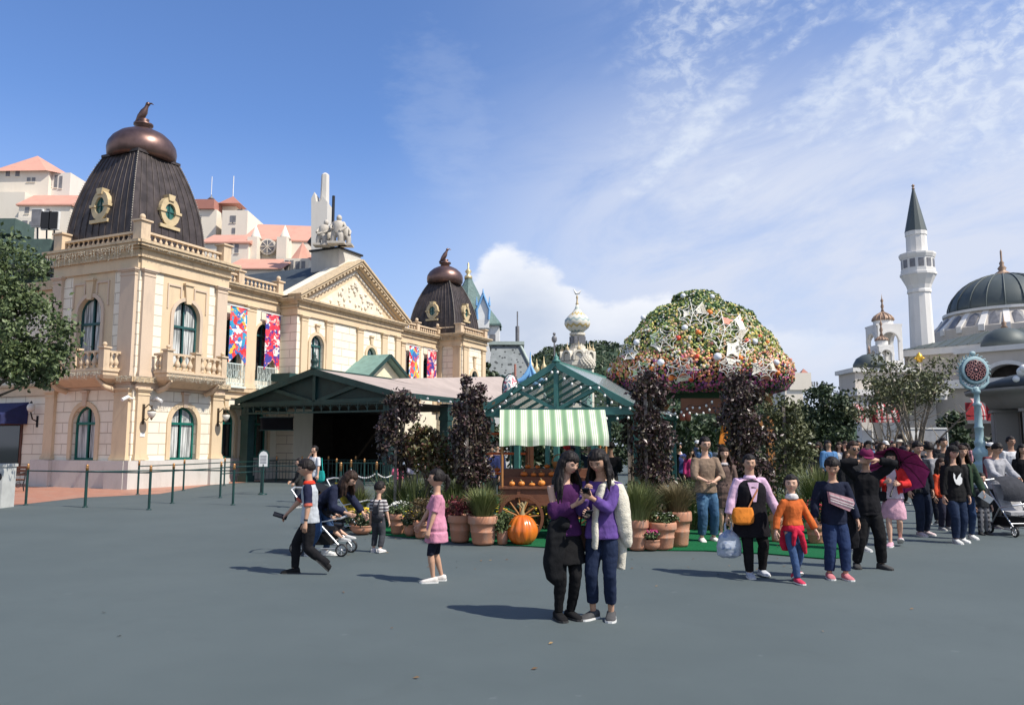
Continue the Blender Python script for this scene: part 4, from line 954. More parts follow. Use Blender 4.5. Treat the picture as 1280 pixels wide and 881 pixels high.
for s in (-1, 1): mb.tube([(Q(606, 0).x + s * .55, -1.3, z(402)), (Q(606, 0).x + s * .62, -1.3, z(390)), (Q(606, 0).x + s * .3, -1.3, z(380)), (Q(606, 0).x, -1.3, z(370))], .12, 6)
for s in (-.62, 0, .62): mb.tube([(Q(606, 0).x + s, -1.3, z(385 if s else 372)), (Q(606, 0).x + s, -1.3, z(374 if s else 364))], [.13, .03], 6)
mb.build('blue_moulding', m_blue, dm)
mb = MB(); [mb.box(Q(px, 0).x - .28, Q(px, 0).x + .28, -.05, .1, z(428), z(418)) for px in (606, 617)]; mb.build('window', m_shut, bt_)
gr = thing('shingled_hall', 'grey diamond shingled mansard roof hall between the far dome and the glasshouse', 'building', (at(638, 460, 62).x, 62, 0))
Q = lambda px, py, Y=62: at(px, py, Y) - gr.location
m_shing = M('grey_shingles', rough=.8, fn=lambda t, b, tc: (lambda v: t.l.new(t.mix(t.step(v, .28, .30), (.06, .068, .07), t.mix(t.step(t.noise(tc, 2), .3, .7), (.20, .22, .22), (.27, .29, .29))), b.inputs['Base Color']))((lambda vo: (setattr(vo.inputs['Scale'], 'default_value', 2.6), t.l.new(tc, vo.inputs['Vector']), vo.outputs['Distance'])[2])(t.new('ShaderNodeTexVoronoi'))))
mb = MB(); a, b, c, d = Q(606, 500), Q(684, 500), Q(652, 426), Q(614, 426)
mb.add([(a.x, 0, a.z), (b.x, 0, b.z), (b.x, 9, b.z), (a.x, 9, a.z), (d.x, 2.5, d.z), (c.x, 2.5, c.z), (c.x, 7, c.z), (d.x, 7, d.z)], [(0, 1, 5, 4), (1, 2, 6, 5), (2, 3, 7, 6), (3, 0, 4, 7), (4, 5, 6, 7)]); mb.build('roof', m_shing, gr)
mb = MB(); mb.box(a.x + .3, b.x - .3, .3, 8.7, 0, a.z); mb.build('wall', m_white, gr)
mb = MB(); mb.box(d.x - .25, c.x + .25, 2.2, 7.2, c.z - .02, c.z + .25); mb.tube([(c.x - .1, 2.4, c.z), (b.x, -.05, b.z)], .12, 6); mb.build('ridge_trim', M('pale_sage_trim', (.36, .42, .38), .6), gr)
mb = MB(); p = Q(647, 426); mb.tube([(p.x, 2.4, c.z), (p.x, 2.4, c.z + 1.5)], .16, 6); mb.tube([(p.x, 2.4, c.z + 1.5), (p.x, 2.4, Q(647, 383).z)], .06, 5); mb.build('roof_mast', m_shut, gr)
mb = MB(); p = Q(644, 420, 55); mb.tube([(p.x, -7, 0), (p.x, -7, at(649, 455, 55).z)], .08, 6); mb.build('drainpipe', m_redtile, gr)
# conifer by the far dome
tree('conifer', 'dark conifer squeezed between the far domed tower and the grey shingled roof', 'tree', gx(607, 60), [((0, 0, 4.6), (1.0, 1.0, 3.4), 1.)], 1600, .22, m_leaf_dark, 77, (0, 0, 7), .12)
# blue ogee gate top behind the glasshouse
og = thing('ogee_gate', 'pale blue and cream ogee gable with gold finials behind the glasshouse ridge', 'gate', (at(662, 500, 40).x, 40, 0))
Q = lambda px, py: at(px, py, 40) - og.location
mb = MB(); mb.prism([Q(649, 520), Q(680, 520), Q(679, 478), Q(663, 458), Q(652, 478)], (0, .5, 0)); mb.build('gable_wall', m_cream_plain, og)
mb = MB()
for sg in (0, 1):
 P = [(648, 477), (654, 474), (659, 467), (663, 456)] if sg == 0 else [(680, 477), (673, 474), (667, 467), (663, 456)]
 mb.tube([Q(*p) + Vector((0, -.1, 0)) for p in P], [.12, .14, .12, .05], 8)
mb.tube([Q(652, 484) + Vector((0, -.1, 0)), Q(663, 476) + Vector((0, -.1, 0)), Q(676, 484) + Vector((0, -.1, 0))], .13, 8); mb.tube([Q(663, 476) + Vector((0, -.1, 0)), Q(663, 440)], [.12, .02], 8); mb.build('blue_moulding', m_blue, og)
mb = MB()
for px, py in ((664, 447), (680, 449), (671, 452)):
 p = Q(px, py); mb.lathe((p.x, .2, p.z - .9), [(.11, 0), (.08, .3), (.14, .42), (.14, .58), (.05, .72), (.03, .95), (0, 1.1)], 8)
mb.build('gold_finial', MATS['pale_gold'], og)
ov = thing('oval_sign', 'white oval panel printed with red flowers left of the glasshouse roof', 'sign', (at(638, 486, 26).x, 26, at(638, 486, 26).z))
mb = MB(); mb.lathe((0, 0, 0), [(1e-4, 0), (.24, 0)], 24, cap=False); mb = MB(); mb.T = Matrix.Rotation(pi / 2, 4, 'X')
mb.lathe((0, 0, -.04), [(.24, 0), (.24, .08)], 28, sy=1.95); mb.build('panel', banner_mat('flower_print', [(.75, .72, .68), (.75, .70, .66), (.5, .05, .10), (.70, .68, .64), (.72, .70, .66), (.1, .2, .25)], 3, 11.), ov)
mb = MB(); mb.tube([(.26 * cos(a * pi / 14), .0, .49 * sin(a * pi / 14)) for a in range(29)], .02, 6); mb.tube([(0, .05, -.4), (0, .05, -3.2)], .03, 6); mb.build('rim', m_dgreen, ov)
# onion tower
on = thing('onion_tower', 'cream onion-domed tower with striped bulb and white bird on its spire, beyond the glasshouse', 'tower', (at(722, 440, 74).x, 74, 0))
k = .074; z = lambda py: at(722, py, 74).z
mb = MB()
def stripes(t, b, tc):
 sp = t.new('ShaderNodeSeparateXYZ'); t.l.new(tc, sp.inputs[0]); a = t.math('ARCTAN2', sp.outputs[0], sp.outputs[1])
 s = t.math('SINE', t.math('ADD', t.math('MULTIPLY', sp.outputs[2], 11.), t.math('MULTIPLY', t.math('SINE', t.math('MULTIPLY', a, 12)), 1.0)))
 s2 = t.math('SINE', t.math('MULTIPLY', sp.outputs[2], 5.3))
 t.l.new(t.mix(t.step(s, .2, .5), (.62, .60, .52), t.mix(t.step(s2, -.1, .1), (.50, .38, .16), (.30, .38, .36))), b.inputs['Base Color'])
mb.lathe((0, 0, z(416)), [(7 * k, 0), (9 * k, 2 * k), (14 * k, 6 * k), (16.5 * k, 11 * k), (16 * k, 16 * k), (12 * k, 21 * k), (6.5 * k, 26 * k), (3 * k, 31 * k), (1.6 * k, 36 * k)], 24); mb.build('onion_dome', M('striped_onion', rough=.5, fn=stripes), on)
mb = MB(); mb.lathe((0, 0, z(381)), [(1.4 * k, 0), (2.2 * k, 1 * k), (1.2 * k, 3 * k), (.9 * k, 8 * k), (1.5 * k, 9 * k), (.8 * k, 12 * k), (0, 13 * k)], 8); mb.build('spire', m_gold, on)
mb = MB(); mb.tube([(-.33, 0, z(366) + .35), (-.1, 0, z(367)), (.15, 0, z(367) + .05), (.4, 0, z(366) + .25)], [.03, .13, .12, .03], 8); mb.build('white_bird', m_white, on)
mb = MB(); mb.mat(M('cream_tower_stone', rough=.85, fn=weath((.60, .56, .47), (.35, .32, .27), .5, 1.2)))
mb.lathe((0, 0, z(437)), [(10 * k, 0), (10 * k, 4 * k), (8.3 * k, 4.5 * k), (8.3 * k, 17 * k), (10 * k, 18 * k), (10 * k, 21 * k)], 16, False)
mb.lathe((0, 0, 0), [(21 * k, 0), (21 * k, z(459)), (23 * k, z(458)), (23 * k, z(453)), (20 * k, z(452)), (19 * k, z(446)), (14 * k, z(437))], 8, False, a0=pi / 8)
mb.build('wall', None, on)
mb = MB()
for i in range(10):
 a = 2 * pi * i / 10; mb.box(8.3 * k * cos(a) - .14, 8.3 * k * cos(a) + .14, 8.3 * k * sin(a) - .14, 8.3 * k * sin(a) + .14, z(430), z(421))
mb.build('slit_window', m_shut, on)
for i in range(8):
 a = 2 * pi * i / 8; T = Matrix.Rotation(a, 4, 'Z') @ Matrix.Translation((0, -19.6 * k, 0)); mb = MB(T)
 arch_ring(mb, -4.5 * k, 4.5 * k, z(452), z(446), 2.5 * k, -.2, .4, 10); mb.mat(m_shut); mb.quad((-4 * k, -.05, z(452)), (4 * k, -.05, z(452)), (4 * k, -.05, z(443)), (-4 * k, -.05, z(443)))
 mb.mats[0] = MATS['cream_tower_stone'] if mb.mats[0] != MATS['cream_tower_stone'] else mb.mats[0]
 ob = mb.build('arched_gable', None, on)
 mb = MB(T); mb.lathe((0, 0, z(440)), [(.15, 0), (.2, .2), (.05, .4), (0, .9)], 6); mb.build('gable_finial', m_gold, ob)
so_ = thing('small_onion_dome', 'small pineapple-textured cream onion dome in front of the taller onion tower', 'dome', (at(733, 455, 66).x, 66, 0)); z = lambda py: at(733, py, 66).z; k = .066
mb = MB(); mb.lathe((0, 0, 0), [(7 * k, 0), (7 * k, z(461))], 12, False); mb.build('drum', m_pteal, so_)
mb = MB(); P = [(7, 0), (9, 1.5), (10, 4), (9.6, 8), (7.5, 12), (4, 15.5), (1.4, 18), (0.6, 21), (0, 24)]
mb.lathe((0, 0, z(461)), [(a * k, b * k) for a, b in P], 16)
for j in range(7):
 for i in range(14):
  a = 2 * pi * (i + .5 * (j % 2)) / 14; t = j / 7; r = [8.5, 10, 10, 9.3, 8, 6, 4][j] * k; mb.ell((r * cos(a), r * sin(a), z(461) + (1.5 + j * 2.3) * k), .13, 5, 4)
mb.build('onion_dome', MATS['cream_tower_stone'], so_)
mb = MB(); p = at(693, 448, 45); mb.tube([(p.x, 45, 0), (p.x, 45, p.z + 1)], .05, 5); mb.ell((p.x, 45, p.z + 1.1), (.16, .1, .22), 6, 5); mb.ell((p.x, 45, p.z + 1.4), .09, 6, 5)
tag(mb.build('figure_weathervane', m_shut), 'little dark figure on a pole behind the glasshouse apex', 'weathervane')
# distant white building right of the flower dome
db = thing('distant_building', 'tiny pale building and teal bridge rail, far off right of the flower dome', 'building', (at(990, 480, 150).x, 150, 0))
mb = MB(); Q = lambda px, py: at(px, py, 150) - db.location; a, b = Q(981, 484), Q(1003, 474); mb.box(a.x, b.x, 0, 8, 0, b.z); c = Q(986, 466); mb.box(c.x, Q(993, 0).x, -.3, 4, b.z - 2, c.z); mb.build('wall', m_cw, db)
mb = MB(); mb.lathe((Q(989.5, 0).x, 2, c.z), [(1.1, 0), (0, 1.)], 4, False, a0=pi / 4); mb.build('roof', m_redtile, db)
mb = MB(); [mb.box(Q(982 + i * 3, 0).x - .1, Q(982 + i * 3, 0).x + .15, -.1, .1, Q(0, 483).z, Q(0, 477).z) for i in range(7)]; mb.build('window', m_shut, db)
# ------------------------------------------------------------ domed building with minaret on the right
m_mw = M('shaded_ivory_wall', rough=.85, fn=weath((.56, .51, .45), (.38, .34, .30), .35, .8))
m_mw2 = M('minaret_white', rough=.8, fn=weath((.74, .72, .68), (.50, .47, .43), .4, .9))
m_lead = M('green_grey_lead', rough=.55, fn=weath((.075, .092, .092), (.12, .135, .13), .6, .5), metal=.1)
m_cop2 = M('copper_ribs', rough=.55, fn=weath((.32, .215, .15), (.18, .13, .10), .6, 1.2), metal=.2)
m_redst = M('red_awning_cloth', (.34, .03, .04), .8, var=.12); m_whst = M('cream_awning_cloth', (.52, .46, .43), .8, var=.08)  # both cloth colours darkened to stand for shade on the awnings
mi = thing('minaret', 'tall white minaret with windowed balcony and pointed grey spire on the right', 'minaret', (at(1150, 500, 63).x + .45, 63, 0))
mx = at(1150, 500, 63).x
z = lambda py: at(1150, py, 63).z
k = .0655
mb = MB(); mb.lathe((0, 0, 0), [(14.6 * k, 0), (14.2 * k, z(470)), (12.4 * k, z(367)), (13.6 * k, z(366.5)), (13.6 * k, z(364)), (13.0 * k, z(362)), (14.2 * k, z(357)), (20 * k, z(345)), (20 * k, z(343))], 12, False); mb.build('shaft', m_mw2, mi)
mb = MB(); mb.lathe((0, 0, 0), [(20.6 * k, z(345)), (20.6 * k, z(342)), (19.3 * k, z(341.5)), (19.3 * k, z(337.5)), (18.6 * k, z(337.5)), (18.6 * k, z(324)), (19.3 * k, z(324)), (20.8 * k, z(320)), (20.8 * k, z(318)), (17 * k, z(317))], 12, False); bal = mb.build('balcony', m_mw2, mi)
for i in range(12):
 a = 2 * pi * (i + .5) / 12; T = Matrix.Rotation(a, 4, 'Z') @ Matrix.Translation((18.6 * k * cos(pi / 12), 0, 0)); mb = MB(T); mb.box(-.1, .03, -.2, .2, z(336), z(326)); mb.build('window', m_shut, bal)
mb = MB(); mb.lathe((0, 0, 0), [(11.8 * k, z(317)), (11.6 * k, z(296)), (12.4 * k, z(295)), (12.4 * k, z(290))], 12, False); mb.build('upper_shaft', m_mw2, mi)
mb = MB(); mb.lathe((0, 0, 0), [(12.6 * k, z(290)), (12.2 * k, z(288)), (7 * k, z(263)), (1.4 * k, z(237))], 12, False); mb.build('spire', m_lead, mi)
mb = MB(); mb.lathe((0, 0, 0), [(1.6 * k, z(237)), (2.0 * k, z(236)), (1.0 * k, z(235)), (1.0 * k, z(234)), (2.2 * k, z(232.5)), (0, z(230))], 8); mb.build('finial', m_cop2, mi)
RM = radians(-49 + 0)   # street front of the mosque: x runs to the right and towards us
om = Vector(at(1130, 440, 62)); om.z = 0
ms = thing('domed_building', 'large domed ivory building with sloping grey roof and red striped awnings, right background', 'building', om, RM)
Tm = ms.matrix_basis.inverted() if False else (Matrix.Translation(om) @ Matrix.Rotation(RM, 4, 'Z')).inverted()
def am(px, py, d=0):
 """point of the front plane (set back by d) seen at px, py, in building axes"""
 dr = ray(px, py); n = Vector((sin(-RM) * -1, -cos(RM), 0)); n = Vector((sin(RM), -cos(RM), 0)); P0 = om - n * d
 t = (P0 - Vector((0, 0, CAM_H))).dot(n) / dr.dot(n); return Tm @ (Vector((0, 0, CAM_H)) + dr * t)
zc = am(1130, 440).z; W2 = 26
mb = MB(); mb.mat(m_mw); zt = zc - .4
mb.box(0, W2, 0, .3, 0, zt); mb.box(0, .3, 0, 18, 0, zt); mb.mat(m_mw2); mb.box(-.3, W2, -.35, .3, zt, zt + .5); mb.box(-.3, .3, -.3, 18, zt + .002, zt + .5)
# drum with buttressed arches
cx, cy = 0, 0
dc = Tm @ Vector((at(1257, 400, 66).x, 66, 0)); zd = at(1257, 393, 66).z; zr0 = at(1257, 415, 66).z
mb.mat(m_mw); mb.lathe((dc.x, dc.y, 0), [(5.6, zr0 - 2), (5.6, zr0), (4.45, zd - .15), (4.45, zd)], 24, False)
mb.mat(m_mw2); mb.lathe((dc.x, dc.y, 0), [(4.65, zd - .1), (4.65, zd + .12), (4.0, zd + .13)], 32, False)
wb = mb.build('wall', None, ms)
for i in range(20):
 a = 2 * pi * i / 20; T = Matrix.Translation((dc.x, dc.y, 0)) @ Matrix.Rotation(a, 4, 'Z'); mb = MB(T)
 mb.prism([(4.4, -.22, zd - .1), (5.7, -.22, zr0 + .1), (5.7, -.22, zr0 - .4), (4.4, -.22, zr0 - .4)], (0, .44, 0)); mb.build('drum_buttress', m_mw2, ms)
 T = Matrix.Translation((dc.x, dc.y, 0)) @ Matrix.Rotation(a + pi / 20, 4, 'Z'); mb = MB(T)
 if i % 1 == 0:
  mb.prism([(5.5, -.36, zr0 + .1), (5.5, .36, zr0 + .1), (4.85, .34, zd - .55), (4.78, 0, zd - .35), (4.85, -.34, zd - .55)], (-.12, 0, .08)); mb.build('drum_window', m_shut, ms)
mb = MB(); R0 = 4.25; H = at(1257, 345, 66).z - zd
mb.lathe((dc.x, dc.y, zd + .1), [(R0 * cos(t * pi / 24), H * sin(t * pi / 24)) for t in range(12)] + [(.05, H)], 40); dm = mb.build('main_dome', m_lead, ms)
for i in range(20):
 a = 2 * pi * i / 20; mb = MB(); mb.tube([(dc.x + cos(a) * (R0 + .03) * cos(t * pi / 20), dc.y + sin(a) * (R0 + .03) * cos(t * pi / 20), zd + .1 + (H + .03) * sin(t * pi / 20)) for t in range(10)], .06, 4); mb.build('dome_rib', m_lead, dm)
mb = MB(); zz = zd + H; mb.lathe((dc.x, dc.y, zz), [(.85, -.05), (.6, .2), (.25, .45), (.35, .65), (.15, .9), (.2, 1.1), (.08, 1.3), (.08, 2.1), (0, 2.3)], 10); mb.build('finial', m_cop2, ms)
# sloping standing-seam roof skirt
mb = MB(); zu = zt + 1.5; skin = [( -.3, -.3), (W2, -.3), (W2, 4.2), (3.4, 4.2)]
mb.add([(-.35, -.4, zt + .5), (W2, -.4, zt + .5), (W2, 4.0, zu + .4), (4.4, 4.0, zu + .4), (4.4, 14, zu + .4), (-.35, 18, zt + .5)], [(0, 1, 2, 3), (0, 3, 4, 5)])
for i in range(34):
 x = .2 + i * .75; t = min(1, x / 4.7); mb.bar((x, -.4, zt + .53), (x + (0), -.4 + 4.4 * t, zt + .53 + (zu - zt - .1) * t), .07)
mb.build('roof', m_lead, ms)
# lower projecting block with arch and little dark dome
q0 = am(1197, 444, -3); q1 = am(1330, 444, -3); zb_ = am(1240, 433, -3).z; zl = am(1240, 470, -3).z
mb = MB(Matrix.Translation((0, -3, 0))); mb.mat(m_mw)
ar = am(1233, 475, -3), am(1287, 475, -3); xa, xb = ar[0].x, ar[1].x; zs = am(1250, 472, -3).z; ht = am(1258, 455, -3).z - zs;
mb.box(q0.x, q1.x, .1, .5, zl - .1, zb_ - .3) if False else None
seg = 14; c = (xa + xb) / 2; r = (xb - xa) / 2
arc = [(c - r * cos(pi * i / seg), zs + ht * sin(pi * i / seg)) for i in range(seg + 1)]
for i in range(seg):
 mb.quad((arc[i][0], 0, arc[i][1]), (arc[i + 1][0], 0, arc[i + 1][1]), (arc[i + 1][0], 0, zb_), (arc[i][0], 0, zb_)); mb.quad((arc[i][0], 0, arc[i][1]), (arc[i + 1][0], 0, arc[i + 1][1]), (arc[i + 1][0], 1, arc[i + 1][1]), (arc[i][0], 1, arc[i][1]))
mb.quad((q0.x, 0, zs - .0), (xa, 0, zs), (xa, 0, zb_), (q0.x, 0, zb_)); mb.quad((xb, 0, zs), (q1.x, 0, zs), (q1.x, 0, zb_), (xb, 0, zb_))
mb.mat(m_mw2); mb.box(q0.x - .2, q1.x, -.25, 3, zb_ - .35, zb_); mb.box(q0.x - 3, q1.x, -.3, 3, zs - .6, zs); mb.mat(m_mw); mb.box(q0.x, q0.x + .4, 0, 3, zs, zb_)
for i in range(seg):
 P = [(c - (r + o) * cos(pi * j / seg), -.12, zs + (ht + o * .9) * sin(pi * j / seg)) for j, o in ((i, 0), (i + 1, 0), (i + 1, .28), (i, .28))]; mb.mat(m_mw2); mb.prism(P, (0, .12, 0))
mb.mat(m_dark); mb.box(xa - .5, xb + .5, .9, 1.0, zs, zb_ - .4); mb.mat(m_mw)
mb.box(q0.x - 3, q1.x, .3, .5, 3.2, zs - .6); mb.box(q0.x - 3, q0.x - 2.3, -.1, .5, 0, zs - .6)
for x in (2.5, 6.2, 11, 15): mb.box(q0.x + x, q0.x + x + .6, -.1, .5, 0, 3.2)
mb.build('porch', None, ms)
d0 = am(1254, 436, -1.5); mb = MB(); mb.lathe((d0.x, d0.y + .5, zb_ - .02), [(1.55, 0), (1.5, .5), (1.2, 1.0), (.7, 1.35), (.1, 1.5)], 16); sd = mb.build('small_dome', m_lead, ms)
mb = MB(); mb.lathe((d0.x, d0.y + .5, zb_ + 1.4), [(.3, 0), (.12, .25), (.18, .4), (.05, .55), (0, 1.1)], 8); mb.build('finial', m_cop2, sd)
# left end: low block with roof slab, column, awnings, bell arch towers
A = lambda px, py, Y=56: at(px, py, Y)
lb = thing('arcade_wing', 'ivory arcade wing with stout white column and flat roof slab left of the domed building', 'building', (A(1085, 500).x, 56, 0))
o = lb.location; V = lambda px, py, Y=56: at(px, py, Y) - o
mb = MB(); mb.mat(m_mw2); a, b = V(1067, 497), V(1180, 487); mb.box(a.x, b.x, -.6, 3.5, a.z + .15, b.z); mb.box(a.x + .3, b.x, -.35, 3.2, a.z - .15, a.z + .15)
c0, c1 = V(1073, 497), V(1087, 497);
mb.box(c0.x, c1.x, -.3, .5, 0, a.z - .15); mb.mat(m_mw); mb.box(c1.x, b.x, 1.2, 1.5, 0, a.z - .15)
e, f = V(1069, 488), V(1118, 459); mb.box(e.x + .2, f.x + 1.5, .4, 3.2, e.z, f.z - .3); mb.mat(m_mw2); mb.box(e.x, f.x + 1.6, .2, 3.4, f.z - .3, f.z)
mb.build('wall', None, lb)
mb = MB(); a, b = V(1101, 550), V(1120, 530); mb.box(V(1093, 0).x, V(1128, 0).x, 1.1, 1.18, 0, 2.5); mb.build('doorway', m_dark, lb)
mb = MB(); p = V(1097, 459); mb.lathe((p.x, 1.2, p.z), [(1.15, 0), (1.12, .35), (.9, .75), (.5, 1.0), (.05, 1.1)], 16); sd = mb.build('small_dome', m_lead, lb)
mb = MB(); mb.lathe((p.x, 1.2, p.z + 1.05), [(.14, 0), (.06, .2), (.1, .3), (0, .7)], 6); mb.build('finial', m_cop2, sd)
def belltower(name, lab, px, Y, ytop_cap, y_cap, y_bot, hw, lab2=None):
 p = at(px, 500, Y); t = thing(name, lab, 'bell tower', (p.x, Y, 0)); z = lambda py: at(px, py, Y).z; kk = Y / 1000.
 r = hw * kk; zc_ = z(y_cap); zb = z(y_bot); zs = zc_ - r * 1.45
 mb = MB()
 for T in (Matrix.Identity(4), Matrix.Rotation(pi / 2, 4, 'Z')):
  for s in (-1, 1):
   mb.T = T @ Matrix.Translation((0, s * r, 0)); seg = 12; ri = r * .74
   arc = [(-ri * cos(pi * i / seg), zs + ri * sin(pi * i / seg)) for i in range(seg + 1)]
   for i in range(seg):
    mb.prism([(arc[i][0], -.1, arc[i][1]), (arc[i + 1][0], -.1, arc[i + 1][1]), (arc[i + 1][0], -.1, zc_ - .1), (arc[i][0], -.1, zc_ - .1)], (0, .2, 0))
   mb.box(-r, -ri, -.1, .1, zb, zc_ - .1); mb.box(ri, r, -.1, .1, zb, zc_ - .1)
   for i in range(seg):
    P = [(-q * cos(pi * j / seg), s * .16 if s > 0 else -.16, zs + q * sin(pi * j / seg)) for j, q in ((i, ri), (i + 1, ri), (i + 1, ri * 1.22), (i, ri * 1.22))]; mb.prism(P, (0, -.05 * s, 0))
 mb.T = None; mb.box(-r * 1.12, r * 1.12, -r * 1.12, r * 1.12, zc_ - .12, zc_); mb.box(-r * 1.1, r * 1.1, -r * 1.1, r * 1.1, zb - .6, zb); mb.box(-r * .95, r * .95, -r * .95, r * .95, 2, zb - .5)
 mb.lathe((0, 0, zc_), [(r * .8, 0), (r * .8, .35)], 16, False)
 mb.build('arch_frame', m_mw2, t)
 mb = MB(); h = z(ytop_cap) - zc_; q = r * .86
 n = 20
 mb.lathe((0, 0, zc_ + .35), [(q, 0), (q * .97, h * .25), (q * .78, h * .55), (q * .45, h * .8), (.06, h)], n); c = mb.build('copper_cap', m_cop2, t)
 for i in range(14):
  a = 2 * pi * i / 14; mb = MB(); mb.tube([(cos(a) * u * q * 1.02, sin(a) * u * q * 1.02, zc_ + .35 + v * h) for u, v in ((1, 0), (.97, .25), (.78, .55), (.45, .8), (.1, 1.02))], .07 * hw / 20, 5); mb.build('rib', m_cop2, c)
 mb = MB(); mb.lathe((0, 0, zc_ + .3 + h), [(.16, 0), (.07, .3), (.13, .5), (.05, .75), (.12, .95), (.04, 1.1), (0, 1.5)], 8); mb.build('finial', m_cop2, c)
 return t
belltower('bell_arch', 'larger white open bell arch with copper cap, left of the minaret', 1109, 60, 396, 407, 452, 14.5)
belltower('bell_arch', 'smaller white bell arch with copper cap seen through the larger arch', 1100, 66, 432, 440, 468, 13) if False else None
bt2 = belltower('bell_arch', 'smaller copper capped bell arch standing low in front of the larger one', 1106, 57.5, 426, 432, 460, 9)
# striped awnings
def awning(px0, px1, pt, pb, Y, lab, rz=0, dome=True):
 a, b = at(px0, pb, Y), at(px1, pt, Y); w = b.x - a.x; h = b.z - a.z; t = thing('striped_awning', lab, 'awning', ((a.x + b.x) / 2, Y, a.z), rz, 'red and white striped awnings on the right buildings')
 mb = MB(); n = 9
 for i in range(n):
  mb.mat(m_redst if i % 2 == 0 else m_whst); x0, x1 = -1 + 2 * i / n, -1 + 2 * (i + 1) / n
  for j in range(6):
   t0, t1 = pi / 2 * j / 6, pi / 2 * (j + 1) / 6
   def P(x, tt):
    kx = 1 if not dome else (.35 + .65 * cos(pi / 2 - (pi / 2 - tt)) if False else (.25 + .75 * cos(tt)))
    return (x * w / 2 * kx, -.9 * cos(tt) , h * sin(tt) + .25)
   mb.quad(P(x0, t0), P(x1, t0), P(x1, t1), P(x0, t1), smooth=True)
  mb.quad((x0 * w / 2, -.9, .25), (x1 * w / 2, -.9, .25), (x1 * w / 2, -.9, 0), (x0 * w / 2, -.9, 0))
 mb.build('canopy_cloth', None, t)
 mb = MB(); mb.tube([(-w / 2, -.9, .25), (w / 2, -.9, .25)], .03, 5); mb.tube([(-w / 2, 0, .25), (-w / 2, -.9, .25)], .03, 5); mb.tube([(w / 2, 0, .25), (w / 2, -.9, .25)], .03, 5); mb.box(-w / 2, w / 2, 0, .05, 0, h); mb.build('frame', m_redst, t)
awning(1060, 1074, 508, 528, 55, 'half hidden red striped awning left of the white column')
awning(1087, 1116, 507, 528, 55, 'red and white striped dome awning right of the white column')
awning(1208, 1222, 503, 525, 50, 'red striped awning behind the round clock post'); awning(1234, 1256, 501, 526, 50, 'red striped awning between the clock post and the grey pavilion pillar')
# gold roof ornament
mb = MB(); p = at(1149, 446, 60); mb.lathe((0, 0, 0), [(.2, -.4), (.26, 0), (.16, .2), (.05, .3), (.0, .4)], 10); mb.ell((.3, 0, -.1), (.13, .08, .08), 6, 5); mb.ell((-.3, 0, -.1), (.13, .08, .08), 6, 5)
o_ = mb.build('gold_ornament', M('bright_gold', (.75, .45, .06), .35, .6)); o_.location = (p.x, 60, p.z); tag(o_, 'bright gold ornament peeping over the tree left of the domed building', 'ornament')
mb = MB(); mb.tube([(p.x, 60, 0), (p.x, 60, p.z - .4)], .1, 6); o2 = mb.build('stem', m_mw); o2.parent = o_; o2.matrix_parent_inverse = o_.matrix_basis.inverted()
# ------------------------------------------------------------ round grey pavilion at the right edge
m_gst = M('grey_pavilion_stone', rough=.85, fn=weath((.30, .28, .26), (.19, .18, .165), .45, 1.6), bump=.3, bs=12)
pv = thing('round_pavilion', 'round grey stone pavilion with stout pillars and dark tiled roof at right edge', 'pavilion', (21.6, 30, 0))
z = lambda py: at(1260, py, 28).z
mb = MB(); mb.lathe((0, 0, 0), [(3.2, z(507)), (3.35, z(497)), (3.5, z(494)), (3.62, z(488)), (4.0, z(486)), (4.05, z(482)), (3.9, z(481))], 40, True); mb.build('cornice', m_gst, pv)
mb = MB(); mb.lathe((0, 0, 0), [(4.05, z(481)), (2.6, z(462)), (1.2, z(452)), (.1, z(446))], 40); mb.build('roof', m_slate, pv)
for i in range(8):
 a = 2 * pi * i / 8 + radians(248); c = (2.75 * cos(a), 2.75 * sin(a)); T = Matrix.Translation((c[0], c[1], 0)) @ Matrix.Rotation(a, 4, 'Z'); mb = MB(T)
 mb.box(-.38, .38, -.42, .42, .3, z(507)); mb.box(-.46, .46, -.5, .5, 0, .35); mb.box(-.46, .46, -.5, .5, z(512), z(508)); mb.box(-.42, .42, -.30, .30, 1.0, z(514)); mb.build('pillar', m_gst, pv)
mb = MB(); mb.lathe((0, 0, 0), [(1.7, 0), (1.7, z(507))], 24, False); mb.build('core_wall', m_gst, pv)
mb = MB(); p = at(1276, 468, 27.6);
for i in range(9): mb.ell((p.x - 21.6 + rnd(-.28, .3), -2.6 + rnd(-.2, .2), p.z + rnd(-.3, .2)), rnd(.08, .16), 8, 6)
mb.build('roof_sculpture', m_white, pv)
# ------------------------------------------------------------ clock-like round panel on turquoise post
m_turq = M('pale_turquoise_paint', (.26, .38, .41), .45, var=.15, vs=4)
p = gnd(1229, 617); Yc = p.y
cp = thing('ornate_post', 'turquoise cast iron post topped by a round rosette panel in scrolled frame', 'street post', (p.x, Yc, 0))
z = lambda py: at(1218, py, Yc).z; kk = Yc / 1000.
mb = MB(Matrix.Diagonal((.72, .72, 1, 1))); mb.lathe((0, 0, 0), [(.42, 0), (.42, .1), (.34, .15), (.30, .22), (.34, .9), (.40, 1.0), (.36, 1.08), (.24, 1.14), (.26, 1.2), (.36, 1.38), (.36, 1.5), (.24, 1.62), (.21, 1.66), (.26, 1.75), (.25, 1.85), (.2, 1.9), (.195, 2.3), (.22, 2.32), (.22, 2.36), (.18, 2.4), (.155, z(508)), (.2, z(507)), (.2, z(504)), (.14, z(503)), (.125, z(492)), (.19, z(491)), (.18, z(488)), (.11, z(486)), (.13, z(484))], 14); mb.build('column', m_turq, cp)
zc_ = z(463); T = Matrix.Translation((-.05, 0, zc_)) @ Matrix.Rotation(pi / 2, 4, 'X')
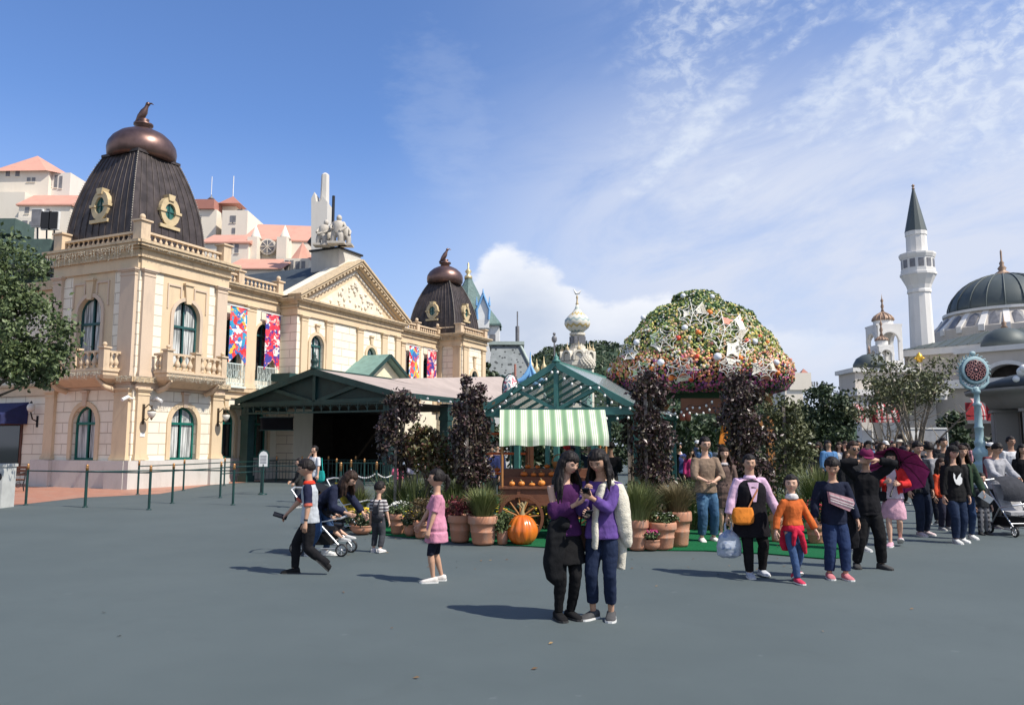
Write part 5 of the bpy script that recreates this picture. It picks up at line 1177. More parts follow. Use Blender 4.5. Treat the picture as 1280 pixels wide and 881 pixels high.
mb = MB(T); mb.lathe((0, 0, -.10), [(.46, 0), (.50, .03), (.44, .10), (.44, .14), (.50, .2), (.46, .22)], 32); rg = mb.build('round_frame', m_turq, cp)
mb = MB(T)
for i in range(26):
 a = 2 * pi * i / 26; c = (cos(a) * .54, sin(a) * .54); mb.tube([(c[0] + .07 * cos(a + j * .8) * (1 - j * .1), c[1] + .07 * sin(a + j * .8) * (1 - j * .1), 0) for j in range(7)], .022, 5)
for sg in (-1, 1): mb.tube([(sg * .50, -.2, 0), (sg * .48, -.42, 0), (sg * .30, -.60, 0), (sg * .12, -.66, 0), (sg * .08, -.78, 0)], [.03, .06, .07, .06, .05], 8)
mb.ell((0, -.66, 0), (.16, .12, .08), 10, 6); mb.ell((0, .62, 0), (.12, .09, .05), 8, 6); mb.build('scrollwork', m_turq, rg)
mb = MB(T); mb.lathe((0, 0, .12), [(.39, 0), (.39, .01)], 30); pn = mb.build('dark_disc', M('dark_disc', (.03, .02, .03), .5), cp)
m_rose = M('dusky_pink_tracery', (.35, .16, .16), .6); mb = MB(T)
for r_, n_ in ((.30, 12), (.17, 8)):
 for i in range(n_): a = 2 * pi * i / n_; mb.tube([(r_ * cos(a) + .055 * cos(j * pi / 4), r_ * sin(a) + .055 * sin(j * pi / 4), .14) for j in range(9)], .013, 4)
mb.lathe((0, 0, .13), [(.06, 0), (.05, .03)], 10); mb.build('rosette', m_rose, pn)
# notice hoarding under the trees
hd = thing('hoarding', 'blank grey and white hoarding panel under the bare branched tree', 'hoarding', (at(1160, 550, 40).x, 40, 0))
a, b = at(1128, 543, 40), at(1169, 540, 40); z1 = at(1150, 540, 40).z; mb = MB(); mb.mat(M('grey_board', (.30, .31, .33), .7)); mb.box(-.2, .95, 0, .06, .3, 2.55); mb.mat(m_white); mb.box(-1.1, -.2, 0, .06, .3, 2.55); mb.build('panel', None, hd)
mb = MB(); mb.box(-1.15, 1.0, -.03, .02, 2.5, 2.58); mb.box(-1.15, -1.1, -.03, .02, 0, 2.55); mb.box(.95, 1.0, -.03, .02, 0, 2.55); mb.build('frame', m_white, hd)
# ------------------------------------------------------------ trees of the right side
def vase_tree(name, lab, base, H, W_, seed, nleaf, m, stems=9, hmin=.55, s=.09, mbk=None):
 t = thing(name, lab, 'tree', base); rng = random.Random(seed); tr = MB(); lf = MB()
 tr.tube([(0, 0, 0), (.02, 0, .5)], [.16, .13], 8); tips = []
 for i in range(stems):
  a = 2 * pi * i / stems + rng.uniform(-.2, .2); r = W_ * rng.uniform(.35, 1.); h = H * rng.uniform(.8, 1.) * (1 - .22 * (r / W_) ** 2)
  P = [Vector((0, 0, .45))]
  for q in (.25, .5, .75, 1.): P.append(Vector((cos(a) * r * q ** 1.3, sin(a) * r * q ** 1.3, .45 + (h - .45) * q)) + Vector((rng.uniform(-.1, .1), rng.uniform(-.1, .1), 0)))
  tr.tube(P, [.085, .06, .045, .028, .012], 6)
  for j in range(9):
   q = rng.uniform(.4, 1.); k_ = int(q * 4) if q < 1 else 3; s0 = P[k_].lerp(P[k_ + 1], q * 4 - k_); e = s0 + Vector((rng.gauss(0, .45), rng.gauss(0, .45), rng.uniform(.1, .8)))
   tr.tube([s0, s0.lerp(e, .5) + Vector((0, 0, -.05)), e], [.022, .014, .006], 4); tips.append(e); tips.append(s0.lerp(e, .6))
 tips = [q for q in tips if q.z > H * hmin]
 for i in range(nleaf):
  c = rng.choice(tips); leafquad(lf, c + Vector((rng.gauss(0, .2), rng.gauss(0, .2), rng.gauss(0, .15))), s * rng.uniform(.6, 1.3), rng)
 tr.build('trunk', mbk or m_bark_pale, t); lf.build('crown', m, t); return t
vase_tree('vase_tree', 'tall thin-leaved multi-stemmed tree before the domed building, left of the turquoise post', gx(1146, 38), 5.7, 2.7, 4, 4300, m_leaf_olive, 13, .66)
vase_tree('vase_tree', 'smaller multi-stemmed tree in front of the striped dome awning', gx(1112, 42), 4.6, 1.6, 9, 1100, m_leaf_olive, 7, .72)
tree('bushy_tree', 'dense dark green tree at the far end of the crowd, right of the purple foliage', 'tree', gx(1037, 48), [((0, 0, 3.2), (1.5, 1.3, 2.2), .6), ((-.6, 0, 2.2), (1.1, 1.1, 1.6), .4)], 8000, .13, m_leaf_dark, 21, (0, 0, 3.6), .16, nc=50)
tree('bushy_tree', 'dark green tree half hidden behind the dense purple tree', 'tree', gx(1004, 50), [((0, 0, 2.0), (1.2, 1.1, 1.6), 1.)], 2600, .15, m_leaf_dark, 22, (0, 0, 3.), .14)
for i, (px, Y, h, w, lab) in enumerate(((1185, 44, 3.6, 1.4, 'dark shrub tree low behind the turquoise post'), (1090, 58, 2.2, 1.2, 'low dark shrub in the shade of the white column'), (660, 52, 3.0, 2.2, 'dark leafy tree seen through the glasshouse'), (740, 50, 3.2, 2.4, 'dark leafy tree behind the right glasshouse roof'), (700, 44, 2.6, 2., 'leafy shrub tree seen between the glasshouse posts'),
         (840, 46, 3.4, 2.6, 'dark leafy tree behind the left legs of the flower dome'), (885, 48, 3.4, 2.6, 'dark leafy tree behind the flower dome doorway'), (945, 44, 3.2, 2.2, 'dark leafy tree behind the right legs of the flower dome'), (590, 56, 3.2, 2., 'dark leafy tree at the end of the long canopy roof'), (1250, 46, 2.6, 2.0, 'dark shrub under the right awning'))):
 tree('shade_tree', lab, 'tree', gx(px, Y), [((0, 0, h * .55), (w, w * .7, h * .5), 1.)], 2600, .17, m_leaf_dark, 300 + i, (0, 0, h * .6), .12, nc=26)
# ------------------------------------------------------------ teal glasshouse
m_tealp = M('teal_painted_timber', (.06, .19, .165), .45, var=.15, vs=3)
def glassfn(t, b, tc):
 b.inputs['Base Color'].default_value = (.55, .62, .62, 1); b.inputs['Alpha'].default_value = .38
m_gl = M('hazy_roof_glass', rough=.12, fn=glassfn, spec=.9)
gh = thing('glasshouse', 'open teal timber glasshouse with glazed gable roof behind the pumpkin cart', 'glasshouse', (0, 0, 0))
GL, GR = at(603, 516, 17.6), at(795, 509, 16.4); GL.z = GR.z = 0
gv = (GR - GL); GW = gv.length; RG = atan2(gv.y, gv.x); gh.location = (GL + GR) / 2; gh.rotation_euler = (0, 0, RG)
hw, zeg, zrg, LG = GW / 2, 2.42, 3.42, 4.6
mb = MB()
for y in (0, LG):
 mb.bar((-hw - .1, y, zeg), (hw + .1, y, zeg), .10, .16)
 for s in (-1, 1):
  mb.bar((s * (hw + .12), y - .02, zeg - .02), (0, y - .02, zrg), .10, .13)
  mb.bar((s * hw * .45, y, zeg + .05), (s * .05, y, zeg + .55), .06, .07) if False else mb.bar((s * hw * .50, y, zrg - .54), (s * .04, y, zeg + .06), .05, .07)
 mb.bar((0, y, zeg), (0, y, zrg), .09, .09)
mb.bar((0, -.05, zrg + .03), (0, LG + .05, zrg + .03), .10, .10)
for s in (-1, 1): mb.bar((s * hw, 0, zeg), (s * hw, LG, zeg), .10, .14)
for i in range(1, 6):
 y = LG * i / 6
 for s in (-1, 1): mb.bar((s * (hw + .1), y, zeg + .0), (0, y, zrg - .02), .05, .06)
mb.lathe((0, 0, zrg + .05), [(.09, 0), (.10, .03), (.05, .07), (.06, .11), (.02, .15), (0, .22)], 8)
mb.build('roof_frame', m_tealp, gh)
mb = MB()
for s in (-1, 1): mb.prism([(s * (hw + .14), -.04, zeg + .02), (0, -.04, zrg + .06), (0, -.04, zrg + .075), (s * (hw + .14), -.04, zeg + .035)], (0, LG + .1, 0))
mb.build('roof_glass', m_gl, gh)
for x, y in [(-hw, 0), (-hw * .52, 0), (0, 0), (hw * .48, 0), (hw, 0), (-hw, LG), (-hw * .5, LG), (0, LG), (hw * .5, LG), (hw, LG), (-hw, LG / 2), (hw, LG / 2)]:
 mb = MB(); mb.box(x - .055, x + .055, y - .055, y + .055, 0, zeg); mb.box(x - .08, x + .08, y - .08, y + .08, 0, .15); mb.box(x - .08, x + .08, y - .08, y + .08, zeg - .2, zeg - .12); mb.build('post', m_tealp, gh)
# shelves with pumpkins inside, orange boards
m_or = M('orange_pumpkin_skin', (.62, .16, .022), .38, var=.25, vs=3)
m_or2 = M('deep_orange_paint', (.55, .10, .02), .5, var=.2)
m_stem = M('dry_pumpkin_stem', (.30, .24, .12), .8, var=.3)
m_wood = M('red_brown_wood', rough=.55, fn=weath((.15, .058, .028), (.07, .026, .014), .6, 5), bump=.2, bs=30)
m_wood_y = M('honey_wood', rough=.55, fn=weath((.36, .16, .05), (.20, .08, .03), .6, 5), bump=.2, bs=30)
def pumpkin(mb, c, r, sq=.8, ribs=10, n=30, rows=12, stem=True, deep=.09):
 vs = []
 for j in range(rows + 1):
  t = -pi / 2 + pi * j / rows
  for i in range(n):
   a = 2 * pi * i / n; k = 1 - deep * (abs(sin(a * ribs / 2)) ** .5 * -1 + 1) * cos(t) ** .5 if abs(cos(t)) > 1e-6 else 1
   R_ = r * cos(t) * k; vs.append((c[0] + R_ * cos(a), c[1] + R_ * sin(a), c[2] + r * sq + r * sq * sin(t) * (1 - .12 * (1 - abs(cos(t))) )))
 mb.add(vs, [(j * n + i, j * n + (i + 1) % n, (j + 1) * n + (i + 1) % n, (j + 1) * n + i) for j in range(rows) for i in range(n)], True)
def add_stem(mb, c, r, h):
 mb.tube([(c[0], c[1], c[2]), (c[0] + r * .1, c[1], c[2] + h * .6), (c[0] + r * .35, c[1] - r * .1, c[2] + h)], [r * .22, r * .12, r * .13], 6)
def pumpkin_thing(loc, r, lab, sq=.8, group=None, ribs=10, m=None):
 t = thing('pumpkin', lab, 'pumpkin', loc, rnd(0, 6), group); mb = MB(); pumpkin(mb, (0, 0, 0), r, sq, ribs); mb.build('pumpkin_skin', m or m_or, t)
 s = MB(); add_stem(s, (0, 0, 2 * r * sq * .96), r, r * .45); s.build('stem', m_stem, t); return t
random.seed(3)
# giant pumpkin
gp = thing('giant_pumpkin', 'giant glossy orange pumpkin standing on the ground in front of the cart wheel', 'pumpkin', gnd(653, 681), .4)
mb = MB(); n = 60; rows = 18; vs = []
for j in range(rows + 1):
 t = -pi / 2 + pi * j / rows
 for i in range(n):
  a = 2 * pi * i / n; k = 1 - .10 * (1 - abs(sin(a * 6)) ** .6); zz = sin(t)
  R_ = .275 * (cos(t) ** .8 if cos(t) > 0 else 0) * k * (1 - .16 * max(0, zz)); vs.append((R_ * cos(a), R_ * sin(a), .26 + .26 * zz))
mb.add(vs, [(j * n + i, j * n + (i + 1) % n, (j + 1) * n + (i + 1) % n, (j + 1) * n + i) for j in range(rows) for i in range(n)], True)
mb.build('pumpkin_skin', M('glossy_orange', rough=.24, spec=.6, fn=lambda t, b, tc: t.l.new(t.mix(t.step(t.noise(tc, 3), .3, .7), (.58, .12, .012), (.68, .20, .025)), b.inputs['Base Color'])), gp)
mb = MB(); mb.tube([(0, 0, .5), (.0, 0, .58), (.02, 0, .66), (-.02, 0, .72)], [.06, .03, .025, .03], 8); mb.tube([(.01, 0, .62), (.05, 0, .70), (.07, 0, .74)], [.015, .015, .02], 5); mb.tube([(.01, 0, .60), (-.05, 0, .68), (-.09, 0, .71)], [.015, .015, .015], 5); mb.build('stem', m_stem, gp)
# ------------------------------------------------------------ striped awning cart
CY = 15.2; cx0 = at(626, 600, CY).x; cx1 = at(756, 600, CY).x
cart = thing('pumpkin_cart', 'wooden market cart with green and white striped awning and spoked wheel', 'market cart', ((cx0 + cx1) / 2, CY, 0)); CX = (cx0 + cx1) / 2; hwc = (cx1 - cx0) / 2
def stripefn(t, b, tc):
 sp = t.new('ShaderNodeSeparateXYZ'); t.l.new(tc, sp.inputs[0])
 u = t.math('MULTIPLY', t.math('ADD', sp.outputs[0], 5.), 1 / .215); f = t.math('FRACT', u)
 r = t.new('ShaderNodeValToRGB'); r.color_ramp.interpolation = 'CONSTANT'; e = r.color_ramp.elements
 G1, G2, Wt = (.18, .30, .17, 1), (.30, .41, .25, 1), (.66, .67, .57, 1)
 seq = [(0, G2), (.08, G1), (.38, G2), (.50, Wt), (.60, G2), (.66, Wt), (.78, G2), (.84, Wt), (.95, G2)]
 while len(e) < len(seq): e.new(.5)
 for i, (p_, c) in enumerate(seq): e[i].position = p_; e[i].color = c
 t.l.new(f, r.inputs[0]); t.l.new(r.outputs[0], b.inputs['Base Color'])
 b.inputs['Subsurface Weight'].default_value = 0
m_str = M('green_striped_canvas', rough=.85, fn=stripefn)
za, zm, zv = at(690, 512, CY).z, at(690, 545, CY - .55).z, at(690, 557, CY - .56).z
mb = MB(); n = 40; rows = [(.0, za, 0), (-.14, za - (za - zm) * .25, .006), (-.28, za - (za - zm) * .5, .012), (-.42, za - (za - zm) * .76, .010), (-.56, zm, 0), (-.575, (zm + zv) / 2, .012), (-.58, zv, .02)]
V = []
for y, z_, wv in rows:
 for i in range(n + 1):
  x = -hwc - .02 + (2 * hwc + .04) * i / n; k = 1 if y > -.5 else 1.; V.append((x, y - wv * sin(i * .9 + y * 8) - (.02 if y < -.57 else 0) * sin(i * .4), z_ - wv * .6 * sin(i * .63 + 1)))
mb.add(V, [(j * (n + 1) + i, j * (n + 1) + i + 1, (j + 1) * (n + 1) + i + 1, (j + 1) * (n + 1) + i) for j in range(len(rows) - 1) for i in range(n)], True)
V = [(x * 1., (-y * .95) if y else .002, z_) for (x, y, z_) in [(-hwc - .02 + (2 * hwc + .04) * i / n, yy, zz) for yy, zz, w_ in rows for i in range(n + 1)]]
mb.add(V, [(j * (n + 1) + i, j * (n + 1) + i + 1, (j + 1) * (n + 1) + i + 1, (j + 1) * (n + 1) + i) for j in range(len(rows) - 1) for i in range(n)], True)
mb.build('awning', m_str, cart)
mb = MB()
for s in (-1, 1):
 x = s * (hwc - .03)
 mb.tube([(x, -.50, .95), (x, -.50, zm + .03)], .024, 8); mb.tube([(x, .50, .95), (x, .50, zm + .03)], .024, 8)
 mb.bar((x, -.52, zm - .05), (x, 0, za - .07), .03, .05); mb.bar((x, .50, zm - .05), (x, 0, za - .07), .03, .05); mb.bar((x, -.52, zm - .03), (x, .52, zm - .03), .035, .05); mb.bar((x, 0, zm), (x, 0, za - .04), .035, .04)
mb.build('awning_frame', m_wood_y, cart)
zd = at(690, 608, CY - .5).z
mb = MB(); mb.box(-hwc, hwc, -.48, .48, zd - .30, zd - .02); mb.box(-hwc - .03, hwc + .03, -.52, .52, zd - .04, zd); mb.box(-hwc - .03, hwc + .03, -.51, .51, zd - .34, zd - .30)
mb.box(-hwc + .02, hwc - .02, -.24, .48, zd, zd + .14); mb.box(-hwc + .02, hwc - .02, -.26, .48, zd + .14, zd + .16); mb.box(-hwc + .02, hwc - .02, .05, .48, zd + .16, zd + .30)
for s in (-1, 0, 1): mb.box(s * hwc * .66 - .03, s * hwc * .66 + .03, -.5, -.485, zd - .3, zd - .04)
mb.box(-.1, hwc * .95, -.42, .3, .40, zd - .34); mb.build('cart_body', m_wood, cart)
def wheel(loc, r, y):
 c = (at(651, 650, CY - .5).x - CX if loc == 0 else hwc - .35, y, r + .01)
 mb = MB(); n = 36
 for i in range(n):
  a0, a1 = 2 * pi * i / n, 2 * pi * (i + 1) / n
  mb.prism([(c[0] + q * cos(a), y, c[2] + q * sin(a)) for a, q in ((a0, r * .87), (a1, r * .87), (a1, r), (a0, r))], (0, .06, 0))
 w = mb.build('wheel', m_wood, cart)
 mb = MB()
 for i in range(12): a = 2 * pi * i / 12 + .1; mb.tube([(c[0] + .05 * cos(a), y + .03, c[2] + .05 * sin(a)), (c[0] + r * .9 * cos(a), y + .03, c[2] + r * .9 * sin(a))], [.02, .013], 6)
 mb.build('spokes', m_wood_y, w)
 mb = MB(); mb.tube([(c[0], y - .05, c[2]), (c[0], y + .12, c[2])], [.06, .07], 12); mb.build('hub', m_wood, w)
wheel(0, .415, -.58); wheel(1, .415, -.58); wheel(0, .415, .5)
G_ = 'pumpkins displayed on the cart'
pos = ['first', 'second', 'third', 'fourth', 'fifth', 'sixth', 'seventh', 'eighth', 'ninth']
fr = [(640, .055, .85), (652, .060, .8), (665, .058, .55), (677, .068, .85), (692, .055, .6), (702, .058, .8), (716, .055, .8), (738, .055, .8), (749, .05, .8)]
for i, (px, r, sq) in enumerate(fr):
 pumpkin_thing((at(px, 603, CY - .38).x, CY - .38, zd), r, 'small light orange pumpkin, %s from the left in the front row on the cart' % pos[i], sq, G_, m=M('light_orange_skin', (.72, .26, .05), .4, var=.2, vs=4))
for i, (px, r) in enumerate([(655, .07), (667, .055), (677, .06), (690, .068), (702, .068), (716, .06), (745, .065)]):
 pumpkin_thing((at(px, 593, CY - .1).x, CY - .1, zd + .16), r, 'deeper orange pumpkin, %s from the left on the middle step of the cart' % pos[i], .72, G_)
for i, (px, r) in enumerate([(660, .06), (672, .05), (684, .06), (697, .055), (712, .05)]):
 pumpkin_thing((at(px, 580, CY + .2).x, CY + .2, zd + .30), r, 'shaded orange pumpkin, %s from the left on the top step of the cart' % pos[i], .72, G_)
# basket and white cloth on the cart
mb = MB(); mb.lathe((0, 0, 0), [(.10, 0), (.14, .12), (.145, .14), (.13, .14), (.09, .02)], 16); mb.tube([(.13 * cos(a * pi / 10), 0, .13 + .14 * sin(a * pi / 10)) for a in range(11)], .012, 5)
o = mb.build('wicker_basket', m_wood_y); o.location = (at(699, 578, CY + .1).x, CY + .12, zd + .30); tag(o, 'handled wicker basket on the top step of the cart', 'basket')
# shelves in the glasshouse (left, behind the cart)
sh = thing('orange_shelf_rack', 'orange and brown shelf rack with harvest goods inside the glasshouse left of the cart', 'shelf rack', (at(622, 600, 18.6).x, 18.6, 0), RG)
for i, z_ in enumerate((.55, 1.05, 1.5, 1.95)):
 mb = MB(); mb.box(-.55, .8, -.2, .2, z_, z_ + .05); mb.build('shelf', m_or2, sh)
for x in (-.53, .78):
 mb = MB(); mb.box(x - .03, x + .03, -.2, .2, 0, 2.2); mb.build('upright', m_wood, sh)
random.seed(12)
for i, (x, z_) in enumerate([(-.4, .6), (-.15, .6), (.15, .6), (.5, .6), (-.35, 1.1), (.0, 1.1), (.3, 1.1), (.6, 1.1), (-.3, 1.55), (.1, 1.55), (.5, 1.55)]):
 o = Matrix.Rotation(RG, 4, 'Z') @ Vector((x, -.02, 0)); pumpkin_thing((sh.location.x + o.x, 18.6 + o.y, z_), rnd(.06, .085), 'pumpkin on the glasshouse shelf rack, %s shelf, %s from its left' % (('lowest', 'second', 'third')[0 if i < 4 else 1 if i < 8 else 2], pos[i if i < 4 else i - 4 if i < 8 else i - 8]), .75, 'pumpkins on the glasshouse shelves')
# ------------------------------------------------------------ strings of bulbs
m_bulb = M('white_bulb_glass', (.80, .80, .76), .2, var=.03, spec=.7)
def festoon(lab, pts, nb, sag=.15, r=.028):
 """pts are world anchor points"""
 t = thing('string_lights', lab, 'string lights', pts[0]); o = Vector(pts[0]); pts = [Vector(p) - o for p in pts]; path = []
 for a, b in zip(pts[:-1], pts[1:]):
  for i in range(8): q = i / 8; path.append(a.lerp(b, q) - Vector((0, 0, sag * 4 * q * (1 - q))))
 path.append(pts[-1]); mb = MB(); mb.tube(path, .008, 4, cap=False); mb.build('wire', m_black, t)
 L = [0]
 for a, b in zip(path[:-1], path[1:]): L.append(L[-1] + (b - a).length)
 proto = None
 for k in range(nb):
  d = L[-1] * (k + .5) / nb; i = max(j for j in range(len(L) - 1) if L[j] <= d); p = path[i].lerp(path[i + 1], (d - L[i]) / max(1e-6, L[i + 1] - L[i]))
  if proto is None:
   b = MB(); b.ell((0, 0, -r * 1.7), (r, r, r * 1.25), 8, 6); b.mat(m_bulb); proto = b.mesh('bulb', m_bulb)
  ob = bpy.data.objects.new('bulb', proto); COL.objects.link(ob); ob.parent = t; ob.location = p
 return t
Mg = Matrix.Translation(gh.location) @ Matrix.Rotation(RG, 4, 'Z')
gp_ = lambda x, y, z_: Mg @ Vector((x, y, z_))
festoon('bulb string swagged along the left front rafter of the glasshouse', [gp_(-hw, -.12, zeg + .1), gp_(-hw * .5, -.12, zeg + .62), gp_(0, -.12, zrg - .05)], 11, .22)
festoon('bulb string swagged along the right front rafter of the glasshouse', [gp_(0, -.12, zrg - .05), gp_(hw * .55, -.12, zeg + .55), gp_(hw, -.12, zeg + .1)], 10, .18)
festoon('bulb string inside the left half of the glasshouse roof', [gp_(-hw * .5, 1.6, zeg + .5), gp_(0, 1.6, zeg + .3), gp_(hw * .2, 1.6, zrg - .5)], 9, .1)
festoon('bulb string inside the right half of the glasshouse roof', [gp_(hw * .1, 2.0, zrg - .3), gp_(hw * .5, 2.0, zeg + .2), gp_(hw, 1.8, zeg + .1)], 10, .15)
festoon('bulb string across the back of the glasshouse roof', [gp_(-hw * .3, LG - .2, zeg + .5), gp_(hw * .1, LG - .2, zeg + .6), gp_(hw, LG - .2, zeg + .2)], 12, .15)
festoon('bulb string under the right front beam of the glasshouse', [gp_(hw * .45, -.1, zeg - .08), gp_(hw + .2, -.1, zeg - .06)], 5, .05)
festoon('bulb string linking the canopy roof to the glasshouse corner', [at(528, 493, 20), at(575, 498, 19), gp_(-hw, -.12, zeg + .25)], 7, .08)
# ------------------------------------------------------------ flower dome
FY = 21.5; FX = at(873, 430, FY).x
fd = thing('flower_dome', 'huge mushroom-shaped dome of orange, yellow and green flowers on a wooden kiosk', 'flower dome', (FX, FY, 0))
zz = lambda py: at(873, py, FY).z
prof_f = [(r, zz(y)) for r, y in ((1.75, 494), (2.15, 489), (2.38, 478), (2.42, 466), (2.33, 455), (2.10, 444), (2.02, 434), (1.90, 425), (1.66, 413), (1.48, 403), (1.34, 394), (1.08, 386), (.68, 382), (.60, 378), (.55, 371), (.35, 366), (.05, 364))]
def rad_at(z_):
 for (r0, z0), (r1, z1) in zip(prof_f[:-1], prof_f[1:]):
  if z0 <= z_ <= z1: return r0 + (r1 - r0) * (z_ - z0) / max(1e-6, z1 - z0)
 return 0
mb = MB(); mb.lathe((0, 0, 0), [(r - .09, z_) for r, z_ in prof_f], 48); mb.build('shell', M('dark_hedge_core', (.02, .035, .014), .9, var=.4, vs=6, bump=1, bs=10), fd)
flc = {'purple': (.24, .07, .22), 'magenta': (.46, .10, .22), 'orange': (.62, .24, .09), 'coral': (.60, .22, .17), 'peach': (.66, .42, .26), 'yellow': (.62, .50, .14), 'lime': (.36, .42, .13), 'green': (.09, .17, .06), 'dark': (.045, .10, .05), 'white': (.6, .58, .5)}
for k, c in flc.items(): M('petal_' + k, c, .6, var=.25, vs=2.5)
rng = random.Random(2); fm = {k: MB() for k in flc}
zlo, zhi = prof_f[0][1], prof_f[-1][1]
for i in range(19000):
 t = rng.random() ** 1.25; z_ = zlo + (zhi - zlo) * t; a = rng.uniform(0, 2 * pi)
 if cos(a + pi / 2) < -.55 and rng.random() < .75: continue
 r = rad_at(z_); lump = .07 * noise.noise(Vector((cos(a) * r * 2.2, sin(a) * r * 2.2, z_ * 2.2)))
 p = Vector((cos(a) * (r + lump + rng.uniform(-.05, .05)), sin(a) * (r + lump + rng.uniform(-.05, .05)), z_ + lump * .5))
 h = t + .05 * noise.noise(p * 1.6) + rng.gauss(0, .035)
 if h < .09: k = rng.choice(['purple', 'magenta', 'magenta', 'dark', 'green', 'coral'])
 elif h < .19: k = rng.choice(['magenta', 'coral', 'orange', 'orange', 'purple', 'green'])
 elif h < .33: k = rng.choice(['orange', 'orange', 'coral', 'peach', 'peach', 'white', 'yellow', 'lime', 'coral'])
 elif h < .52: k = rng.choice(['yellow', 'peach', 'lime', 'lime', 'white', 'green', 'yellow', 'lime'])
 elif h < .70: k = rng.choice(['lime', 'green', 'lime', 'yellow', 'white', 'peach', 'green'])
 else: k = rng.choice(['green', 'dark', 'dark', 'green', 'lime', 'lime', 'yellow', 'white'])
 if k in ('green', 'dark', 'lime') and rng.random() < .5:
  for _ in range(3): leafquad(fm[k], p, rng.uniform(.04, .075), rng)
 else:
  s = rng.uniform(.026, .045); n_ = Vector((p.x, p.y, (p.z - (zlo + .8)) * .9)).normalized(); u = n_.orthogonal().normalized(); w = n_.cross(u)
  vs = [p + n_ * s * .7];
  for q in range(6): b_ = q * pi / 3; vs.append(p + (u * cos(b_) + w * sin(b_)) * s + n_ * rng.uniform(-.3, .3) * s)
  fm[k].add(vs, [(0, 1 + q, 1 + (q + 1) % 6) for q in range(6)])
allf = MB()
for k, b_ in fm.items():
 allf.mat(MATS['petal_' + k]); allf.add(b_.v, b_.f)
allf.build('flower_cover', None, fd, kind='stuff')
def on_dome(px, py, out=.0):
 d = ray(px, py); o = Vector((0, 0, CAM_H)) - fd.location
 t = 18.0
 while t < 24:
  p = o + d * t; z_ = p.z
  if zlo <= z_ <= zhi and sqrt(p.x ** 2 + p.y ** 2) <= rad_at(z_) + out: return p
  t += .01
 return o + d * 21.3
m_wball = M('white_ball', (.70, .72, .76), .3, var=.04); m_oball = M('orange_ball', (.62, .17, .03), .35, var=.1); m_rball = M('red_ball', (.58, .06, .03), .35, var=.1)
for px, py, r, m in [(854, 370, .075, 0), (890, 371, .07, 0), (804, 397, .07, 0), (856, 410, .085, 0), (796, 428, .09, 0), (897, 446, .10, 0), (943, 427, .085, 0), (970, 453, .085, 0), (826, 453, .09, 0), (763, 463, .08, 0), (887, 391, .08, 1), (873, 416, .08, 1), (815, 461, .08, 1), (839, 472, .08, 1), (925, 448, .08, 1), (959, 428, .06, 1), (773, 467, .06, 1), (972, 466, .07, 1), (848, 423, .075, 2), (926, 402, .06, 2), (872, 446, .075, 2), (933, 426, .07, 2), (864, 473, .08, 2), (919, 402, .05, 1), (950, 421, .055, 2)]:
 p = on_dome(px, py, .03); mb = MB(); mb.ell((0, 0, 0), r, 14, 10); o = mb.build('ball_ornament', (m_wball, m_oball, m_rball)[m], fd); o.location = p
m_web = M('white_rope', (.68, .66, .60), .7, var=.1); m_fabs = [M('coral_web_cloth', (.62, .22, .15), .7, var=.15), M('ivory_web_cloth', (.66, .62, .52), .7, var=.1), M('mint_web_cloth', (.40, .55, .30), .7, var=.1), M('lilac_web_cloth', (.34, .24, .40), .7, var=.1)]
rng = random.Random(6)
for px, py, R_, cols in [(866, 391, 19, (0, 1, 1)), (906, 412, 28, (0, 1, 2)), (924, 436, 18, (1, 1, 1)), (852, 462, 20, (0, 1, 3)), (802, 466, 17, (2, 3, 1)), (955, 462, 16, (1, 0, 1)), (829, 425, 17, (2, 1, 2)), (912, 458, 14, (0, 1, 0)), (785, 440, 12, (1, 0, 1))]:
 nsp = 7; ang = [2 * pi * i / nsp + rng.uniform(-.15, .15) for i in range(nsp)]; c = on_dome(px, py, .09); mb = MB(); P = {}
 for i, a in enumerate(ang):
  pts = [c]
  for q in (.35, .7, 1.05): e = on_dome(px + R_ * q * cos(a), py + R_ * q * .85 * sin(a), .09); pts.append(e); P[i, q] = e
  mb.tube(pts, .011, 4)
 for i in range(nsp):
  for q in (.35, .7, 1.05):
   a_, b_ = P[i, q], P[(i + 1) % nsp, q]; m_ = a_.lerp(b_, .5).lerp(c, .18); mb.tube([a_, m_, b_], .009, 4)
 w = mb.build('spider_web', m_web, fd)
 for j in range(4):
  i = rng.randrange(nsp); q0, q1 = rng.choice(((.35, .7), (.7, 1.05))); k = (i + 1) % nsp; mb = MB(); mb.quad(P[i, q0], P[i, q1], P[k, q1].lerp(c, .1), P[k, q0]); mb.build('web_cloth', m_fabs[rng.choice(cols)], w)
